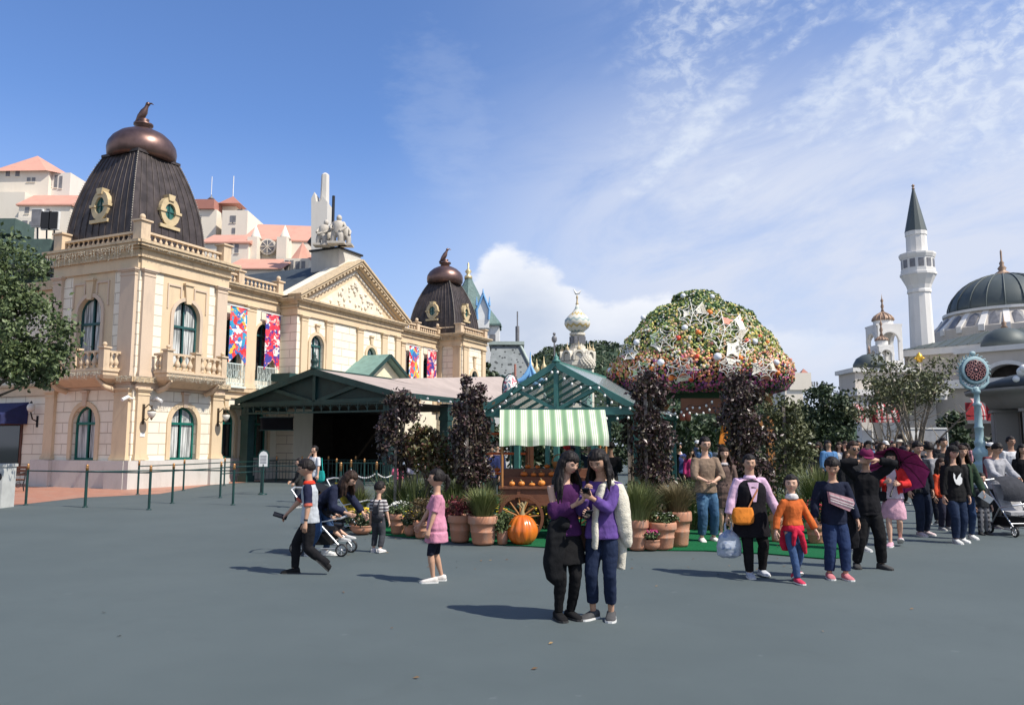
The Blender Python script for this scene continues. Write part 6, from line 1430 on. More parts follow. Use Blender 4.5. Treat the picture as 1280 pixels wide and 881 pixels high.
# the wooden kiosk under the dome
mb = MB()
for a in (35, 90 + 55, 180 + 35, 270 + 55): pass
for (x, y) in ((-1.55, -1.0), (.62, -1.5), (1.65, -.6), (-.9, 1.4), (1.2, 1.4)):
 mb = MB(); mb.box(x - .09, x + .09, y - .09, y + .09, 0, zlo + .25); mb.bar((x, y, 1.9), (x - .5 if x > 0 else x + .5, y, 2.75), .09); mb.build('post', m_wood_y, fd)
z0, z1 = at(870, 517, FY - 1.5).z, at(870, 498, FY - 1.5).z
mb = MB(); mb.box(-.85, .62, -1.62, -1.56, z0, z1); mb.build('plank_fascia', M('brown_plank', rough=.6, fn=weath((.22, .09, .045), (.12, .05, .025), .5, 4)), fd)
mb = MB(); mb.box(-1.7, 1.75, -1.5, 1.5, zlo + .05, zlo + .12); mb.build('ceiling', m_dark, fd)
mb = MB(); mb.prism([(.06, -1.62, 1.75), (.22, -1.62, 1.72), (.42, -1.62, 2.35), (.48, -1.62, 2.62), (.34, -1.62, 2.6), (.16, -1.62, 2.2)], (0, .08, 0)); mb.build('orange_drape', M('orange_cloth', (.62, .20, .02), .8, var=.2, bump=.5, bs=12), fd)
for px in (853, 860):
 p = at(px, 521, FY - 1.7) - fd.location; mb = MB(); mb.lathe((p.x, p.y, p.z - .1), [(.05, 0), (.07, .02), (.075, .16), (.05, .2)], 12); mb.tube([(p.x, p.y, p.z + .1), (p.x, p.y, z0 + .1)], .006, 4); mb.build('hanging_pot', M('terracotta_red', (.42, .12, .07), .7, var=.15), fd)
festoon('bulb string over the flower dome doorway', [at(832, 512, 19.5), at(862, 506, 19.6), at(893, 497, 19.5)], 8, .10)
festoon('lower bulb string under the plank of the flower dome', [at(834, 515, 19.4), at(860, 513, 19.4), at(890, 507, 19.4)], 7, .10)
# climbing greenery inside kiosk
mb = MB(); crown(mb, (-.2, .8, 1.9), (1.5, .4, .7), 1500, .06, 44, 30, .25); tag(mb.build('climber', m_leaf), None); o = [x for x in COL.objects if x.name.startswith('climber')][-1]; o.parent = fd
# ------------------------------------------------------------ dark leaved trees tied to posts among the planters
m_post_w = M('grey_wood_post', (.20, .17, .15), .9, var=.25, vs=6)
def ptree(lab, px, Y, blobs, n, m, seed, ph, s=.046, post=True, spread=.26, nc=44):
 """blobs: (px, py, half width px, half height px, share) as seen at distance Y"""
 b = gx(px, Y); t = thing('dark_leaved_tree', lab, 'tree', b, 0, None); mb = MB(); ends = []
 for k, (qx, qy, hw_, hh, fr_) in enumerate(blobs):
  c = at(qx, qy, Y) - b; c.z = at(qx, qy, Y).z; ends += crown(mb, c, (hw_ * Y / 1000, hw_ * Y / 1000 * .8, hh * Y / 1000), int(n * 1.15 * fr_), s, seed + k, nc, spread, .1)
 mb.build('crown', m, t); tr = MB(); top = max(e.z for e in ends) - .3; limbs(tr, (0, 0, 0), (.03, 0, top), .045, ends, seed, 22); tr.build('trunk', m_bark, t)
 if post: q = MB(); q.box(-.10, -.04, -.13, -.07, 0, ph); q.build('support_post', m_post_w, t)
 return t
ptree('dark purple tree tied to a post, left end of the planted bed', 499, 17.2, [(503, 510, 20, 22, .38), (490, 545, 16, 34, .34), (508, 565, 16, 30, .28)], 4200, m_leaf_pur, 101, 2.85)
ptree('tall dark purple tree between the canopy and the glasshouse', 588, 16.6, [(585, 500, 20, 28, .36), (587, 545, 24, 34, .38), (590, 590, 22, 26, .26)], 6200, m_leaf_pur, 111, 2.9)
ptree('low red and green leaved sapling between the two dark purple trees at left', 535, 16.9, [(528, 560, 20, 26, .5), (548, 575, 20, 28, .5)], 2600, m_leaf_mix, 121, 1.5, .05, False)
ptree('tall dark purple tree right of the striped cart awning', 812, 15.8, [(812, 500, 21, 34, .32), (814, 550, 25, 36, .34), (815, 600, 26, 32, .34)], 7200, m_leaf_pur, 131, 2.9)
ptree('broad dark purple tree right of the flower dome doorway, behind the mother', 928, 16.4, [(925, 490, 26, 26, .25), (930, 540, 32, 36, .4), (935, 595, 32, 32, .35)], 8200, m_leaf_pur, 141, 3.0)
ptree('dark green leafy tree beside the broad purple one, right end of the bed', 985, 17.2, [(978, 520, 26, 26, .35), (990, 560, 26, 34, .4), (975, 590, 26, 20, .25)], 3600, m_leaf_olive, 151, 2.6)
ptree('slim dark purple sapling at the right back corner of the glasshouse', 790, 18.5, [(790, 530, 12, 40, 1.)], 1500, m_leaf_pur, 161, 2.2)
# ------------------------------------------------------------ pots and plants
m_terra = M('terracotta_pot', rough=.8, fn=weath((.48, .22, .13), (.40, .31, .25), .75, 7), bump=.2, bs=40)
m_soil = M('soil', (.035, .022, .015), .95, var=.3)
def pot(mb, r, h, style=0):
 if style == 0:
  P = [(r * .66, 0), (r * .72, h * .08), (r * .80, h * .40), (r * .83, h * .42), (r * .83, h * .46), (r * .80, h * .48), (r * .88, h * .70), (r * .97, h * .72), (r * 1.0, h * .76), (r * 1.0, h * .94), (r * .96, h), (r * .86, h), (r * .84, h * .9)]
 elif style == 1: P = [(r * .6, 0), (r * .9, h * .25), (r * 1., h * .6), (r * .95, h * .85), (r * 1.02, h * .9), (r * 1.02, h), (r * .88, h), (r * .86, h * .85)]
 else: P = [(r * .7, 0), (r * .8, h * .5), (r * .95, h * .9), (r * 1., h), (r * .85, h), (r * .82, h * .85)]
 mb.lathe((0, 0, 0), P, 28, cap=True)
def grass_clump(mb, c, r, h, n, seed, droop=.35, w=.006, plume=0, mp=None):
 rng = random.Random(seed)
 for i in range(n):
  a = rng.uniform(0, 2 * pi); r0 = rng.uniform(0, r * .5); L = h * rng.uniform(.55, 1.05); out = rng.gauss(.30, .22) * L + r * .3; b = Vector((cos(a), sin(a), 0)); s = Vector((-sin(a), cos(a), 0))
  P = []
  for q in (0, .35, .7, 1.):
   P.append(Vector(c) + b * (r0 + out * q ** 1.6) + Vector((0, 0, L * (q - droop * q ** 3 * abs(out / L)))))
  wd = w * rng.uniform(.7, 1.4); vs = []
  for j, q in enumerate(P): k = wd * (1, .9, .6, .1)[j]; vs += [q - s * k, q + s * k]
  mb.add(vs, [(0, 1, 3, 2), (2, 3, 5, 4), (4, 5, 7, 6)], True)
def bush(mb, c, r, h, n, s, seed):
 crown(mb, (c[0], c[1], c[2] + h * .5), (r, r, h * .5), n, s, seed, 26, .22, .2)
def flowers(mb, c, r, h, n, s, seed):
 rng = random.Random(seed)
 for i in range(n):
  a = rng.uniform(0, 6.28); t = rng.uniform(.0, 1.); q = r * sqrt(rng.random()); p = Vector((c[0] + q * cos(a), c[1] + q * sin(a), c[2] + h * (.55 + .5 * sqrt(max(0, 1 - (q / r) ** 2))) * rng.uniform(.8, 1.05)))
  vs = [p + Vector((0, 0, s * .5))]
  for k in range(7): b = k * 2 * pi / 7; vs.append(p + Vector((cos(b) * s, sin(b) * s * .9, rng.uniform(-.3, .4) * s)))
  mb.add(vs, [(0, 1 + k, 1 + (k + 1) % 7) for k in range(7)])
random.seed(31)
m_yel = M('yellow_petals', (.68, .50, .03), .6, var=.1); m_pnk = M('pink_petals', (.62, .07, .28), .6, var=.15); m_dais = M('white_petals', (.72, .72, .66), .6, var=.05); m_redp = M('crimson_petals', (.42, .02, .04), .6, var=.2)
m_coleus = leaf_mat('dark_red_leaves', (.06, .012, .015), (.20, .03, .035), .5); m_bronze = leaf_mat('bronze_leaves', (.05, .035, .015), (.12, .08, .03), .5)
def planter(lab, px, yb, wpx, hpx, kind, ph, pw=None, style=0, seed=0, m=None, fl=None, Y=None, n=None, cat='potted plant'):
 b = gnd(px, yb) if Y is None else gx(px, Y); Y = b.y; k = Y / 1000.; r = wpx * k / 2; h = hpx * k; t = thing('potted_plant', lab, cat, (b.x, b.y, .022), 0, 'terracotta planters round the turf carpet')
 mb = MB(); pot(mb, r, h, style); mb.mat(m_terra); po = mb.build('pot', m_terra, t); s = MB(); s.lathe((0, 0, h * .86), [(r * .82, 0), (r * .3, .02), (.01, .03)], 16); s.build('soil', m_soil, po)
 ph *= k; pw = (pw or wpx) * k / 2; mb = MB()
 if kind == 'grass': grass_clump(mb, (0, 0, h * .85), pw * .9, ph * 1.12, n or 750, seed, w=.0055)
 else: bush(mb, (0, 0, h * .85), pw, ph, n or 900, .028, seed)
 mb.build('foliage', m, t)
 if fl: mb = MB(); flowers(mb, (0, 0, h * .85), pw * 1.0, ph, fl[1], fl[2], seed + 9); mb.build('blossoms', fl[0], t)
 return t
planter('tall orange terracotta pot with loose green grass, left end of the bed', 446, 663, 24, 26, 'grass', 30, 46, 0, 1, m_grass)
planter('low bowl of yellow flowers in front of the leftmost grass pot', 452, 668, 26, 10, 'bush', 24, 34, 1, 2, m_leaf_dark, (m_yel, 40, .03))
planter('terracotta pot of white daisies left of the girl in pink', 499, 668, 27, 24, 'bush', 18, 30, 0, 3, m_leaf, (m_dais, 45, .022), n=1100)
planter('dark pot of small yellow flowers right of the daisy pot', 514, 671, 18, 14, 'bush', 18, 22, 1, 4, m_leaf_dark, (m_yel, 30, .024))
planter('terracotta pot with round bronze-green shrub, behind the girl in pink', 528, 673, 24, 20, 'bush', 32, 36, 0, 5, m_bronze, n=1400)
planter('terracotta pot with dark crimson coleus left of the big grass pot', 575, 678, 31, 32, 'bush', 26, 44, 0, 6, m_coleus, n=1500)
planter('broad terracotta pot with spraying green grass, left of the giant pumpkin', 604, 681, 38, 34, 'grass', 40, 48, 0, 7, m_grass, n=1100)
planter('small pale pot with a round green bush touching the giant pumpkin', 628, 681, 17, 16, 'bush', 24, 27, 2, 8, m_leaf, n=1500)
planter('terracotta pot with big green grass right of the woman in cream cardigan', 797, 688, 28, 36, 'grass', 52, 56, 0, 9, m_grass, n=1200)
planter('low bowl of bright pink flowers', 814, 688, 23, 12, 'bush', 14, 26, 1, 10, m_leaf, (m_pnk, 60, .024))
planter('terracotta pot with trimmed green herbs and a few daisies, right of the pink bowl', 828, 687, 36, 32, 'bush', 16, 34, 0, 11, m_leaf, (m_dais, 12, .018), n=1400)
planter('large terracotta pot with tawny dry grass, beside the man in taupe sweater', 847, 684, 36, 42, 'grass', 42, 48, 0, 12, m_grass_br, n=1200)
planter('terracotta pot half hidden between the mother and the girl in orange', 974, 678, 24, 34, 'bush', 22, 34, 0, 13, m_leaf, n=900)
planter('terracotta pot crowded with crimson flowers behind the girl in orange', 1021, 680, 26, 24, 'bush', 30, 34, 0, 14, m_leaf_dark, (m_redp, 90, .024), n=900)
planter('terracotta pot with tall green grass behind the boy in navy', 1026, 668, 28, 28, 'grass', 60, 60, 0, 15, m_grass, n=1000)
planter('terracotta pot with feathery grass at the back of the left planters', 500, 657, 26, 20, 'grass', 38, 60, 0, 16, m_grass, n=900)
planter('back row pot with feathery grass behind the crimson coleus', 572, 660, 26, 22, 'grass', 46, 52, 0, 17, m_grass, n=900)
planter('back row terracotta pot right of the cream cardigan', 812, 668, 26, 24, 'grass', 44, 40, 0, 18, m_grass_br, n=700)
planter('back row pot of bushy yellow flowers beside the taupe sweater', 862, 662, 22, 16, 'bush', 26, 40, 0, 19, m_leaf, (m_yel, 50, .026))
# background bed between the trees
beds = MB(); rng = random.Random(77)
tp2 = [(440, 640), (520, 646), (600, 648), (700, 640), (780, 652), (850, 655), (930, 656), (1000, 655), (1040, 640)]
bed = thing('plant_bed', 'mixed low planting bed of grasses and shrubs at the back of the turf', 'plant bed', (0, 17, 0))
g1, g2, g3, g4, g5 = MB(), MB(), MB(), MB(), MB()
for i in range(100):
 q = rng.random(); px = 470 + q * 570
 if 640 < px < 770 and rng.random() < .6: continue
 Y = rng.uniform(16.3, 19.5); c = gx(px, Y) - Vector((0, 17, 0)); k = rng.random()
 if k < .38: grass_clump(g1, c, .24, rng.uniform(.8, 1.3), 190, i, w=.008)
 elif k < .60: bush(g2, c, rng.uniform(.2, .34), rng.uniform(.5, 1.0), 420, .04, i)
 elif k < .74: bush(g3, c, rng.uniform(.2, .34), rng.uniform(.45, .9), 380, .04, i)
 elif k < .88: grass_clump(g4, c, .2, rng.uniform(.5, .9), 150, i, w=.008)
 else: bush(g2, c, .26, .45, 200, .04, i); flowers(g5, c, .28, .5, 26, .032, i)
for g, m, nme in ((g1, m_grass, 'grasses'), (g2, m_leaf_dark, 'shrubs'), (g3, m_coleus, 'red_shrubs'), (g4, m_grass_br, 'dry_grasses'), (g5, m_yel, 'yellow_blossoms')): g.build(nme, m, bed, kind='stuff')
# ------------------------------------------------------------ railings, bin, bench, sign stand
m_rail = M('dark_green_rail_paint', (.012, .045, .042), .35, var=.15); m_brass = M('brass_cap', (.48, .25, .10), .35, .6)
def railing(lab, posts, h=1.08, rails=((-.10, 0),), bars=0., m=m_rail):
 P = [gnd(*p) if len(p) == 2 else Vector(p) for p in posts]; t = thing('queue_railing', lab, 'railing', P[0], 0, 'green queue railings with brass capped posts'); o = P[0]
 for p in P:
  p = p - o; b = MB(); b.tube([(p.x, p.y, 0), (p.x, p.y, h)], .035, 10); b.lathe((p.x, p.y, 0), [(.07, 0), (.07, .02), (.04, .03)], 12); q = b.build('post', m, t)
  b = MB(); b.lathe((p.x, p.y, h), [(.038, -.07), (.038, 0), (.045, .01), (.025, .03), (.04, .055), (.035, .085), (.0, .11)], 10); b.build('brass_cap', m_brass, q)
 for a, c in zip(P[:-1], P[1:]):
  a = a - o; c = c - o
  for dz, _ in rails: b = MB(); b.tube([(a.x, a.y, h + dz), (c.x, c.y, h + dz)], .02, 6); b.build('rail', m, t)
  if bars:
   b = MB(); n = int((c - a).length / bars)
   for i in range(1, n): e = a.lerp(c, i / n); b.tube([(e.x, e.y, .12), (e.x, e.y, h - .12)], .012, 4, cap=False)
   b.tube([(a.x, a.y, .12), (c.x, c.y, .12)], .018, 5); b.build('infill_bars', m, t)
 return t
railing('single green rail from the left post to the front corner post', [(32, 631), (106, 634), (186, 637)])
railing('green rail running right from the middle post towards the canopy', [(106.5, 633.5), (215, 629), (291, 631)])
railing('green rail nearest the plinth of the corner tower', [(172, 618), (229, 613), (280, 607), (345, 602)], rails=((-.10, 0), (-.32, 0)))
railing('green rail in front of the canopy post', [(275, 622), (326, 616), (377, 618)], rails=((-.10, 0), (-.3, 0)))
railing('barred dark railing across the canopy front', [(313, 602), (345, 601.5), (377, 602), (410, 602), (444, 602), (487, 603)], 1.1, ((-.08, 0), (-.25, 0)), .16)
railing('right stretch of barred railing behind the chain posts', [(420, 607), (455, 607.5), (500, 608), (560, 608)], 1.05, ((-.08, 0),), .16)
chs = thing('chain_barrier', 'green posts with drooping white chains right of the queue entrance', 'barrier', gnd(425, 628))
P = [gnd(425, 628), gnd(470, 625), gnd(496, 615), gnd(438, 617)]; o = P[0]
for p in P:
 q = p - o; b = MB(); b.tube([(q.x, q.y, 0), (q.x, q.y, 1.1)], .035, 10); b.lathe((q.x, q.y, 0), [(.07, 0), (.07, .02), (.04, .03)], 12); k = b.build('post', m_rail, chs); b = MB(); b.lathe((q.x, q.y, 1.1), [(.038, -.16), (.038, 0), (.045, .01), (.025, .03), (.04, .055), (.035, .085), (.0, .11)], 10); b.build('brass_cap', m_brass, k)
for a, c in ((P[3], P[1]), (P[1], P[2])):
 a = a - o; c = c - o; b = MB(); n = 26
 for i in range(n):
  q0, q1 = i / n, (i + .8) / n; f = lambda q: Vector((a.x + (c.x - a.x) * q, a.y + (c.y - a.y) * q, .85 - 4 * .22 * q * (1 - q))); b.tube([f(q0), f(q1)], .018 if i % 2 else .024, 5)
 b.build('white_chain', m_white, chs)
sg = thing('notice_stand', 'slim green stand with an arched white notice before the queue canopy', 'sign stand', gnd(328, 618)); Y = sg.location.y; zt_ = at(328, 562, Y).z
b = MB(); b.tube([(0, 0, 0), (0, 0, zt_ - .5)], .035, 8); b.lathe((0, 0, 0), [(.16, 0), (.16, .03), (.05, .05)], 14); b.prism([(-.19, -.02, zt_ - .62), (.19, -.02, zt_ - .62), (.19, -.02, zt_ - .15), (.12, -.02, zt_ - .03), (0, -.02, zt_), (-.12, -.02, zt_ - .03), (-.19, -.02, zt_ - .15)], (0, .04, 0)); b.build('stand', m_rail, sg)
b = MB(); b.prism([(-.15, -.026, zt_ - .58), (.15, -.026, zt_ - .58), (.15, -.026, zt_ - .17), (.09, -.026, zt_ - .08), (0, -.026, zt_ - .045), (-.09, -.026, zt_ - .08), (-.15, -.026, zt_ - .17)], (0, .004, 0)); b.build('notice', m_white, sg)
b = MB(); [b.box(-.11, .11, -.032, -.026, zt_ - .22 - i * .05, zt_ - .20 - i * .05) for i in range(6)]; b.build('lines_of_print', M('grey_print', (.2, .2, .22), .7), sg)
# litter bin at the left edge
bn = thing('litter_bin', 'pale grey box litter bin with round black opening cut by the left edge', 'litter bin', gnd(-6, 634)); b = MB(); b.box(-.35, .33, -.3, .3, 0, 1.12); b.box(-.38, .36, -.33, .33, 1.12, 1.2); b.build('bin_body', M('pale_grey_enamel', (.45, .46, .44), .5, var=.1), bn)
b = MB(); b.T = Matrix.Translation((.2, -.3, .85)) @ Matrix.Rotation(pi / 2, 4, 'X'); b.lathe((0, 0, 0), [(.12, 0), (.12, .01)], 20); b.build('opening', m_black, bn)
be = thing('bench', 'small bench with black scrolled iron end in front of the left wall', 'bench', gnd(11, 614)); be.rotation_euler = (0, 0, radians(-20))
for x in (-.9, .45):
 b = MB(); b.tube([(x, .25, 0), (x, .2, .25), (x, .25, .45), (x, .3, .9)], .022, 6); b.tube([(x, -.28, 0), (x, -.2, .18), (x, -.25, .42)], .022, 6); b.tube([(x, .25, .42), (x, -.25, .42), (x, -.32, .5), (x, -.28, .62), (x, .1, .66), (x, .28, .7)], .02, 6); b.tube([(x, -.15 + .1 * cos(a), .3 + .1 * sin(a)) if False else (x, .1 * cos(a), .25 + .1 * sin(a)) for a in [i * .6 for i in range(11)]], .012, 5); b.build('iron_end', m_black, be)
b = MB(); [b.box(-.95, .5, -.25 + i * .12, -.16 + i * .12, .43, .46) for i in range(4)]; b.build('seat', m_wood, be); b = MB(); [b.box(-.95, .5, .27, .30, .58 + i * .13, .67 + i * .13) for i in range(3)]; b.build('backrest', m_wood, be)
# ------------------------------------------------------------ people
tmp_scene = bpy.data.scenes.new('tmp_remesh')
def remesh(mb, voxel, smooth=2, fac=.5):
 me = mb.mesh('tmp'); ob = bpy.data.objects.new('tmp', me); tmp_scene.collection.objects.link(ob)
 r = ob.modifiers.new('r', 'REMESH'); r.mode = 'VOXEL'; r.voxel_size = voxel; r.use_smooth_shade = True
 if smooth: s = ob.modifiers.new('s', 'SMOOTH'); s.factor = fac; s.iterations = smooth
 vl = tmp_scene.view_layers[0]; vl.update(); dg = vl.depsgraph
 out = bpy.data.meshes.new_from_object(ob.evaluated_get(dg)); out.materials.clear()
 bpy.data.objects.remove(ob); bpy.data.meshes.remove(me)
 return out
def mesh_arrays(me): return [tuple(v.co) for v in me.vertices], [tuple(p.vertices) for p in me.polygons]
def ik(p0, tgt, l1, l2, pole):
 d = tgt - p0; L = d.length; mx = (l1 + l2) * .999
 if L > mx: tgt = p0 + d * (mx / L); d = tgt - p0; L = mx
 a = (l1 * l1 - l2 * l2 + L * L) / (2 * L); h = sqrt(max(0, l1 * l1 - a * a)); u = d.normalized(); q = (pole - u * pole.dot(u)).normalized()
 return p0 + u * a + q * h, tgt
SKIN = {'fair': (.56, .34, .24), 'mid': (.46, .27, .18), 'tan': (.36, .20, .13)}
def skin_m(k): return M('skin_' + k, SKIN[k], .5, var=.06, vs=8, spec=.35)
def hairfn(c1, c2):
 def fn(t, b, tc):
  mp = t.new('ShaderNodeMapping'); mp.inputs['Scale'].default_value = (60, 60, 6); t.l.new(tc, mp.inputs[0])
  t.l.new(t.mix(t.step(t.noise(mp.outputs[0], 1.5, 4), .35, .65), c1, c2), b.inputs['Base Color'])
 return fn
m_hair = M('black_hair', rough=.6, fn=hairfn((.006, .005, .005), (.020, .015, .014)), spec=.22)
m_hairb = M('dark_brown_hair', rough=.6, fn=hairfn((.014, .008, .006), (.045, .024, .015)), spec=.22)
m_eye = M('dark_eye', (.012, .008, .006), .2); m_lip = M('lips', (.36, .10, .09), .45); m_eyew = M('eye_white', (.55, .50, .46), .4); m_sole = M('white_sole', (.62, .62, .60), .6, var=.08)
CL = {}
def cloth(c, pat=None):
 """woven cloth of one colour; pat = 'stripe' / 'check' with a second colour"""
 key = 'cloth_%02x%02x%02x%s' % (*[int(min(1, x) ** .5 * 255) for x in c], (pat[0] + '%02x' % int(pat[1][0] ** .5 * 255)) if pat else '')
 if key in MATS: return MATS[key]
 def fn(t, b, tc):
  f = t.noise(tc, 7, 5, .65); a = t.mix(t.step(f, .3, .7), tuple(x * .78 for x in c), tuple(min(1, x * 1.12) for x in c))
  if pat:
   sp = t.new('ShaderNodeSeparateXYZ'); t.l.new(tc, sp.inputs[0]); k = pat[2] if len(pat) > 2 else 90
   s = t.step(t.math('SINE', t.math('MULTIPLY', sp.outputs[2], k)), -.1, .1)
   if pat[0] == 'check': s = t.math('MAXIMUM', s, t.step(t.math('SINE', t.math('MULTIPLY', sp.outputs[0], k)), -.1, .1))
   if pat[0] == 'dots': s = t.step(t.noise(tc, k, 2), .55, .6)
   a = t.mix(s, a, pat[1])
  t.l.new(a, b.inputs['Base Color'])
  bn = t.new('ShaderNodeBump'); bn.inputs['Strength'].default_value = .6; bn.inputs['Distance'].default_value = .02
  mp = t.new('ShaderNodeMapping'); mp.inputs['Scale'].default_value = (9, 9, 5); t.l.new(tc, mp.inputs[0]); t.l.new(t.noise(mp.outputs[0], 1.6, 5, .6, .6), bn.inputs['Height']); t.l.new(bn.outputs[0], b.inputs['Normal'])
 return M(key, rough=.88, fn=fn, spec=.12)
def wrinkle(me, amp, s=9., seed=0.):
 N = [v.normal.copy() for v in me.vertices]; C = [v.co.copy() for v in me.vertices]; out = []
 for c, n_ in zip(C, N):
  n = noise.noise(Vector((c.x * s * 1.4 + seed, c.y * s * 1.4, c.z * s * .40))) + .40 * noise.noise(Vector((c.x * s * 1.6 + c.z * s * 1.5, c.y * s * 1.6 + seed, c.z * s * 2.2 - c.x * s)))
  out.extend(c + n_ * n * amp)
 me.vertices.foreach_set('co', out); me.update()
def head_r(d, hh):
 """radius of the head along unit direction d (face looks to -y)"""
 rx, ry, rz_ = .395 * hh, .465 * hh, .5 * hh
 x, y, z = d
 if z < 0: rx *= 1 - .30 * (-z) ** 1.6; ry *= 1 - .16 * (-z) ** 1.5
 else: rx *= 1.0;
 r = 1 / sqrt((x / rx) ** 2 + (y / ry) ** 2 + (z / rz_) ** 2)
 def bump(cx, cy, cz, w, a):
  c = Vector((cx, cy, cz)).normalized(); k = (d - c).length / w; return a * hh * math.exp(-k * k)
 r += bump(0, -1, -.24, .12, .085) + bump(0, -1, -.12, .09, .05) + bump(0, -1, .0, .09, .022)    # nose
 r += bump(0, -1, -.98, .22, .035) + bump(0, -1, -.56, .13, .026) - bump(0, -1, -.72, .10, .016)   # chin, mouth
 r -= bump(.36, -1, .04, .16, .040) + bump(-.36, -1, .04, .16, .040)                 # eye sockets
 r += bump(.3, -1, .28, .26, .012) + bump(-.3, -1, .28, .26, .012)
 r += bump(.62, -1, -.30, .25, .012) + bump(-.62, -1, -.30, .25, .012)
 return r
def head_mesh(mb, c, R, hh, nu=28, nv=20, rf=None, scale=1.):
 vs = []; n = nu
 for j in range(nv + 1):
  t = -pi / 2 + pi * j / nv
  for i in range(nu):
   a = 2 * pi * i / nu; d = Vector((cos(t) * cos(a), cos(t) * sin(a), sin(t))); r = (rf or head_r)(d, hh) * scale; vs.append(Vector(c) + R @ (d * r))
 mb.add(vs, [(j * n + i, j * n + (i + 1) % n, (j + 1) * n + (i + 1) % n, (j + 1) * n + i) for j in range(nv) for i in range(n)] + [tuple(range(n))[::-1], tuple(nv * n + i for i in range(n))], True)
def ring(c, u, v, rx, ry, n=18, p=2.3):
 out = []
 for i in range(n):
  a = 2 * pi * i / n; ca, sa = cos(a), sin(a); q = (abs(ca) ** p + abs(sa) ** p) ** (-1 / p); out.append(c + u * ca * q * rx + v * sa * q * ry)
 return out
def person(label, loc, rz, H, top=(.3, .3, .3), bottom=(.02, .03, .06), shoes=(.03, .03, .03), hair='short', hm=None, skin='fair', kid=0., fem=False, hip=None, lean=(0, 0), twist=0.,
   feet=None, hands=None, elb=None, head=(0, 0, 0), sleeve=.92, hem=.47, flare=1.0, bkind='trousers', blen=.055, sleeve_c=None, collar=None, cuffs=None, jacket=None, hat=None, glasses=False,
   curl=.5, q='mid', group=None, girth=1., shoulder_bare=False, wide=1., pat=None, bpat=None, scarf=None, palms=None, socks=None, extra=None):
 """a person facing local -y; lengths are shares of the height H"""
 t = thing('person', label, 'person', loc, rz, group); hm = hm or m_hair; S = H
 vox = {'hi': .0085, 'mid': .012, 'lo': .024}[q]; nf = {'hi': 18, 'mid': 14, 'lo': 10}[q]
 hh = (.134 + .055 * kid) * S; g = girth * (1 + .05 * kid)
 neckz = S - hh * 1.06; shz = neckz - .030 * S; hipz = (.515 - .03 * kid) * S
 hip = Vector(hip) * S if hip else Vector((0, 0, hipz))
 sx, fy = lean; Rl = Matrix.Rotation(fy, 3, 'X') @ Matrix.Rotation(sx, 3, 'Y')      # positive fy tips forward (-y)
 Rt = Rl @ Matrix.Rotation(twist, 3, 'Z'); X0, Y0 = Vector((1, 0, 0)), Vector((0, 1, 0)); up = Rl @ Vector((0, 0, 1)); uX, uY = Rt @ X0, Rt @ Y0
 TL_ = shz - hipz; sw = (.096 if fem else .108) * (1 - .12 * kid) * S * (1 + (g - 1) * .5)
 chest = hip + up * TL_ * .72; shc = hip + up * TL_; nb = hip + up * (neckz - hipz + .004 * S)
 hd = Euler3(head, Rl, lean); hc = nb + up * .012 * S + (hd @ Vector((0, -.012 * S, hh * .72)))
 def lerpv(a, b, k): return a + (b - a) * k
 # torso rings: (share along the spine, rx, ry)
 T_ = [(-.10, .086, .062), (.0, .092, .067), (.18, .086, .062), (.38, .072 if fem else .080, .055), (.62, .078 if fem else .088, .062), (.82, .086 if fem else .096, .062), (.94, .080 if fem else .090, .052), (1.02, .056, .042), (1.09, .036, .034)]
 def torso(mb, off, k0=-.2, k1=2., fl=1.):
  rings = []
  for k, rx, ry in T_:
   if k < k0 or k > k1: continue
   w = min(1, max(0, k)); u = lerpv(X0, uX, w).normalized(); v = lerpv(Y0, uY, w).normalized(); c = hip + up * TL_ * k
   f = 1 + (fl - 1) * max(0, .5 - k) / .6
   rings.append(ring(c, u, v, (rx * S * g + off) * f, (ry * S * g + off) * f, nf))
  mb.loft(rings)
 feet = feet or {}; hands = hands or {}; J = {}
 for sd, s in (('L', 1), ('R', -1)):
  hj = hip + X0 * s * .048 * S * g + Vector((0, 0, -.01 * S)); f = feet.get(sd, (s * .055, 0, .0)); ank = Vector((f[0] * S, f[1] * S, (.040 + (f[2] if len(f) > 2 else 0)) * S)); yaw = f[3] if len(f) > 3 else s * .15; pit = f[4] if len(f) > 4 else 0.
  kn, ank = ik(hj, ank, (.243 - .02 * kid) * S, (.235 - .02 * kid) * S, Vector((s * .12, -1, .0)))
  sj = shc + uX * s * sw + up * -.018 * S; h_ = hands.get(sd, (s * (.150 + .02 * (g - 1)), -.03, .475)); ep = (elb or {}).get(sd, (s * .5, 1., -.3))
  el_, wr = ik(sj, Vector(h_) * S, .170 * S * (1 - .06 * kid), .148 * S * (1 - .06 * kid), Vector(ep)); fyv = Vector((sin(yaw), -cos(yaw), 0)); FR = Matrix.Rotation(pit, 3, Vector((fyv.y, -fyv.x, 0))); J[sd] = dict(FR=FR, hip=hj, knee=kn, ank=ank, yaw=yaw, pit=pit, sh=sj, el=el_, wr=wr, s=s)
 # --- body (one surface)
 lg = .9 if fem else 1.; b = MB(); torso(b, -.004 * S)
 b.tube([nb - up * .04 * S, nb, hc - hd @ Vector((0, -.01 * S, .18 * hh))], [.040 * S * g, .033 * S * g, .032 * S * g], 12)
 head_mesh(b, hc, hd, hh, *((36, 26) if q == 'hi' else (24, 18) if q == 'mid' else (14, 10)))
 for s in (-1, 1): b.ell(hc + hd @ Vector((s * .385 * hh, .03 * hh, -.04 * hh)), (.035 * hh, .07 * hh, .11 * hh), 8, 6)
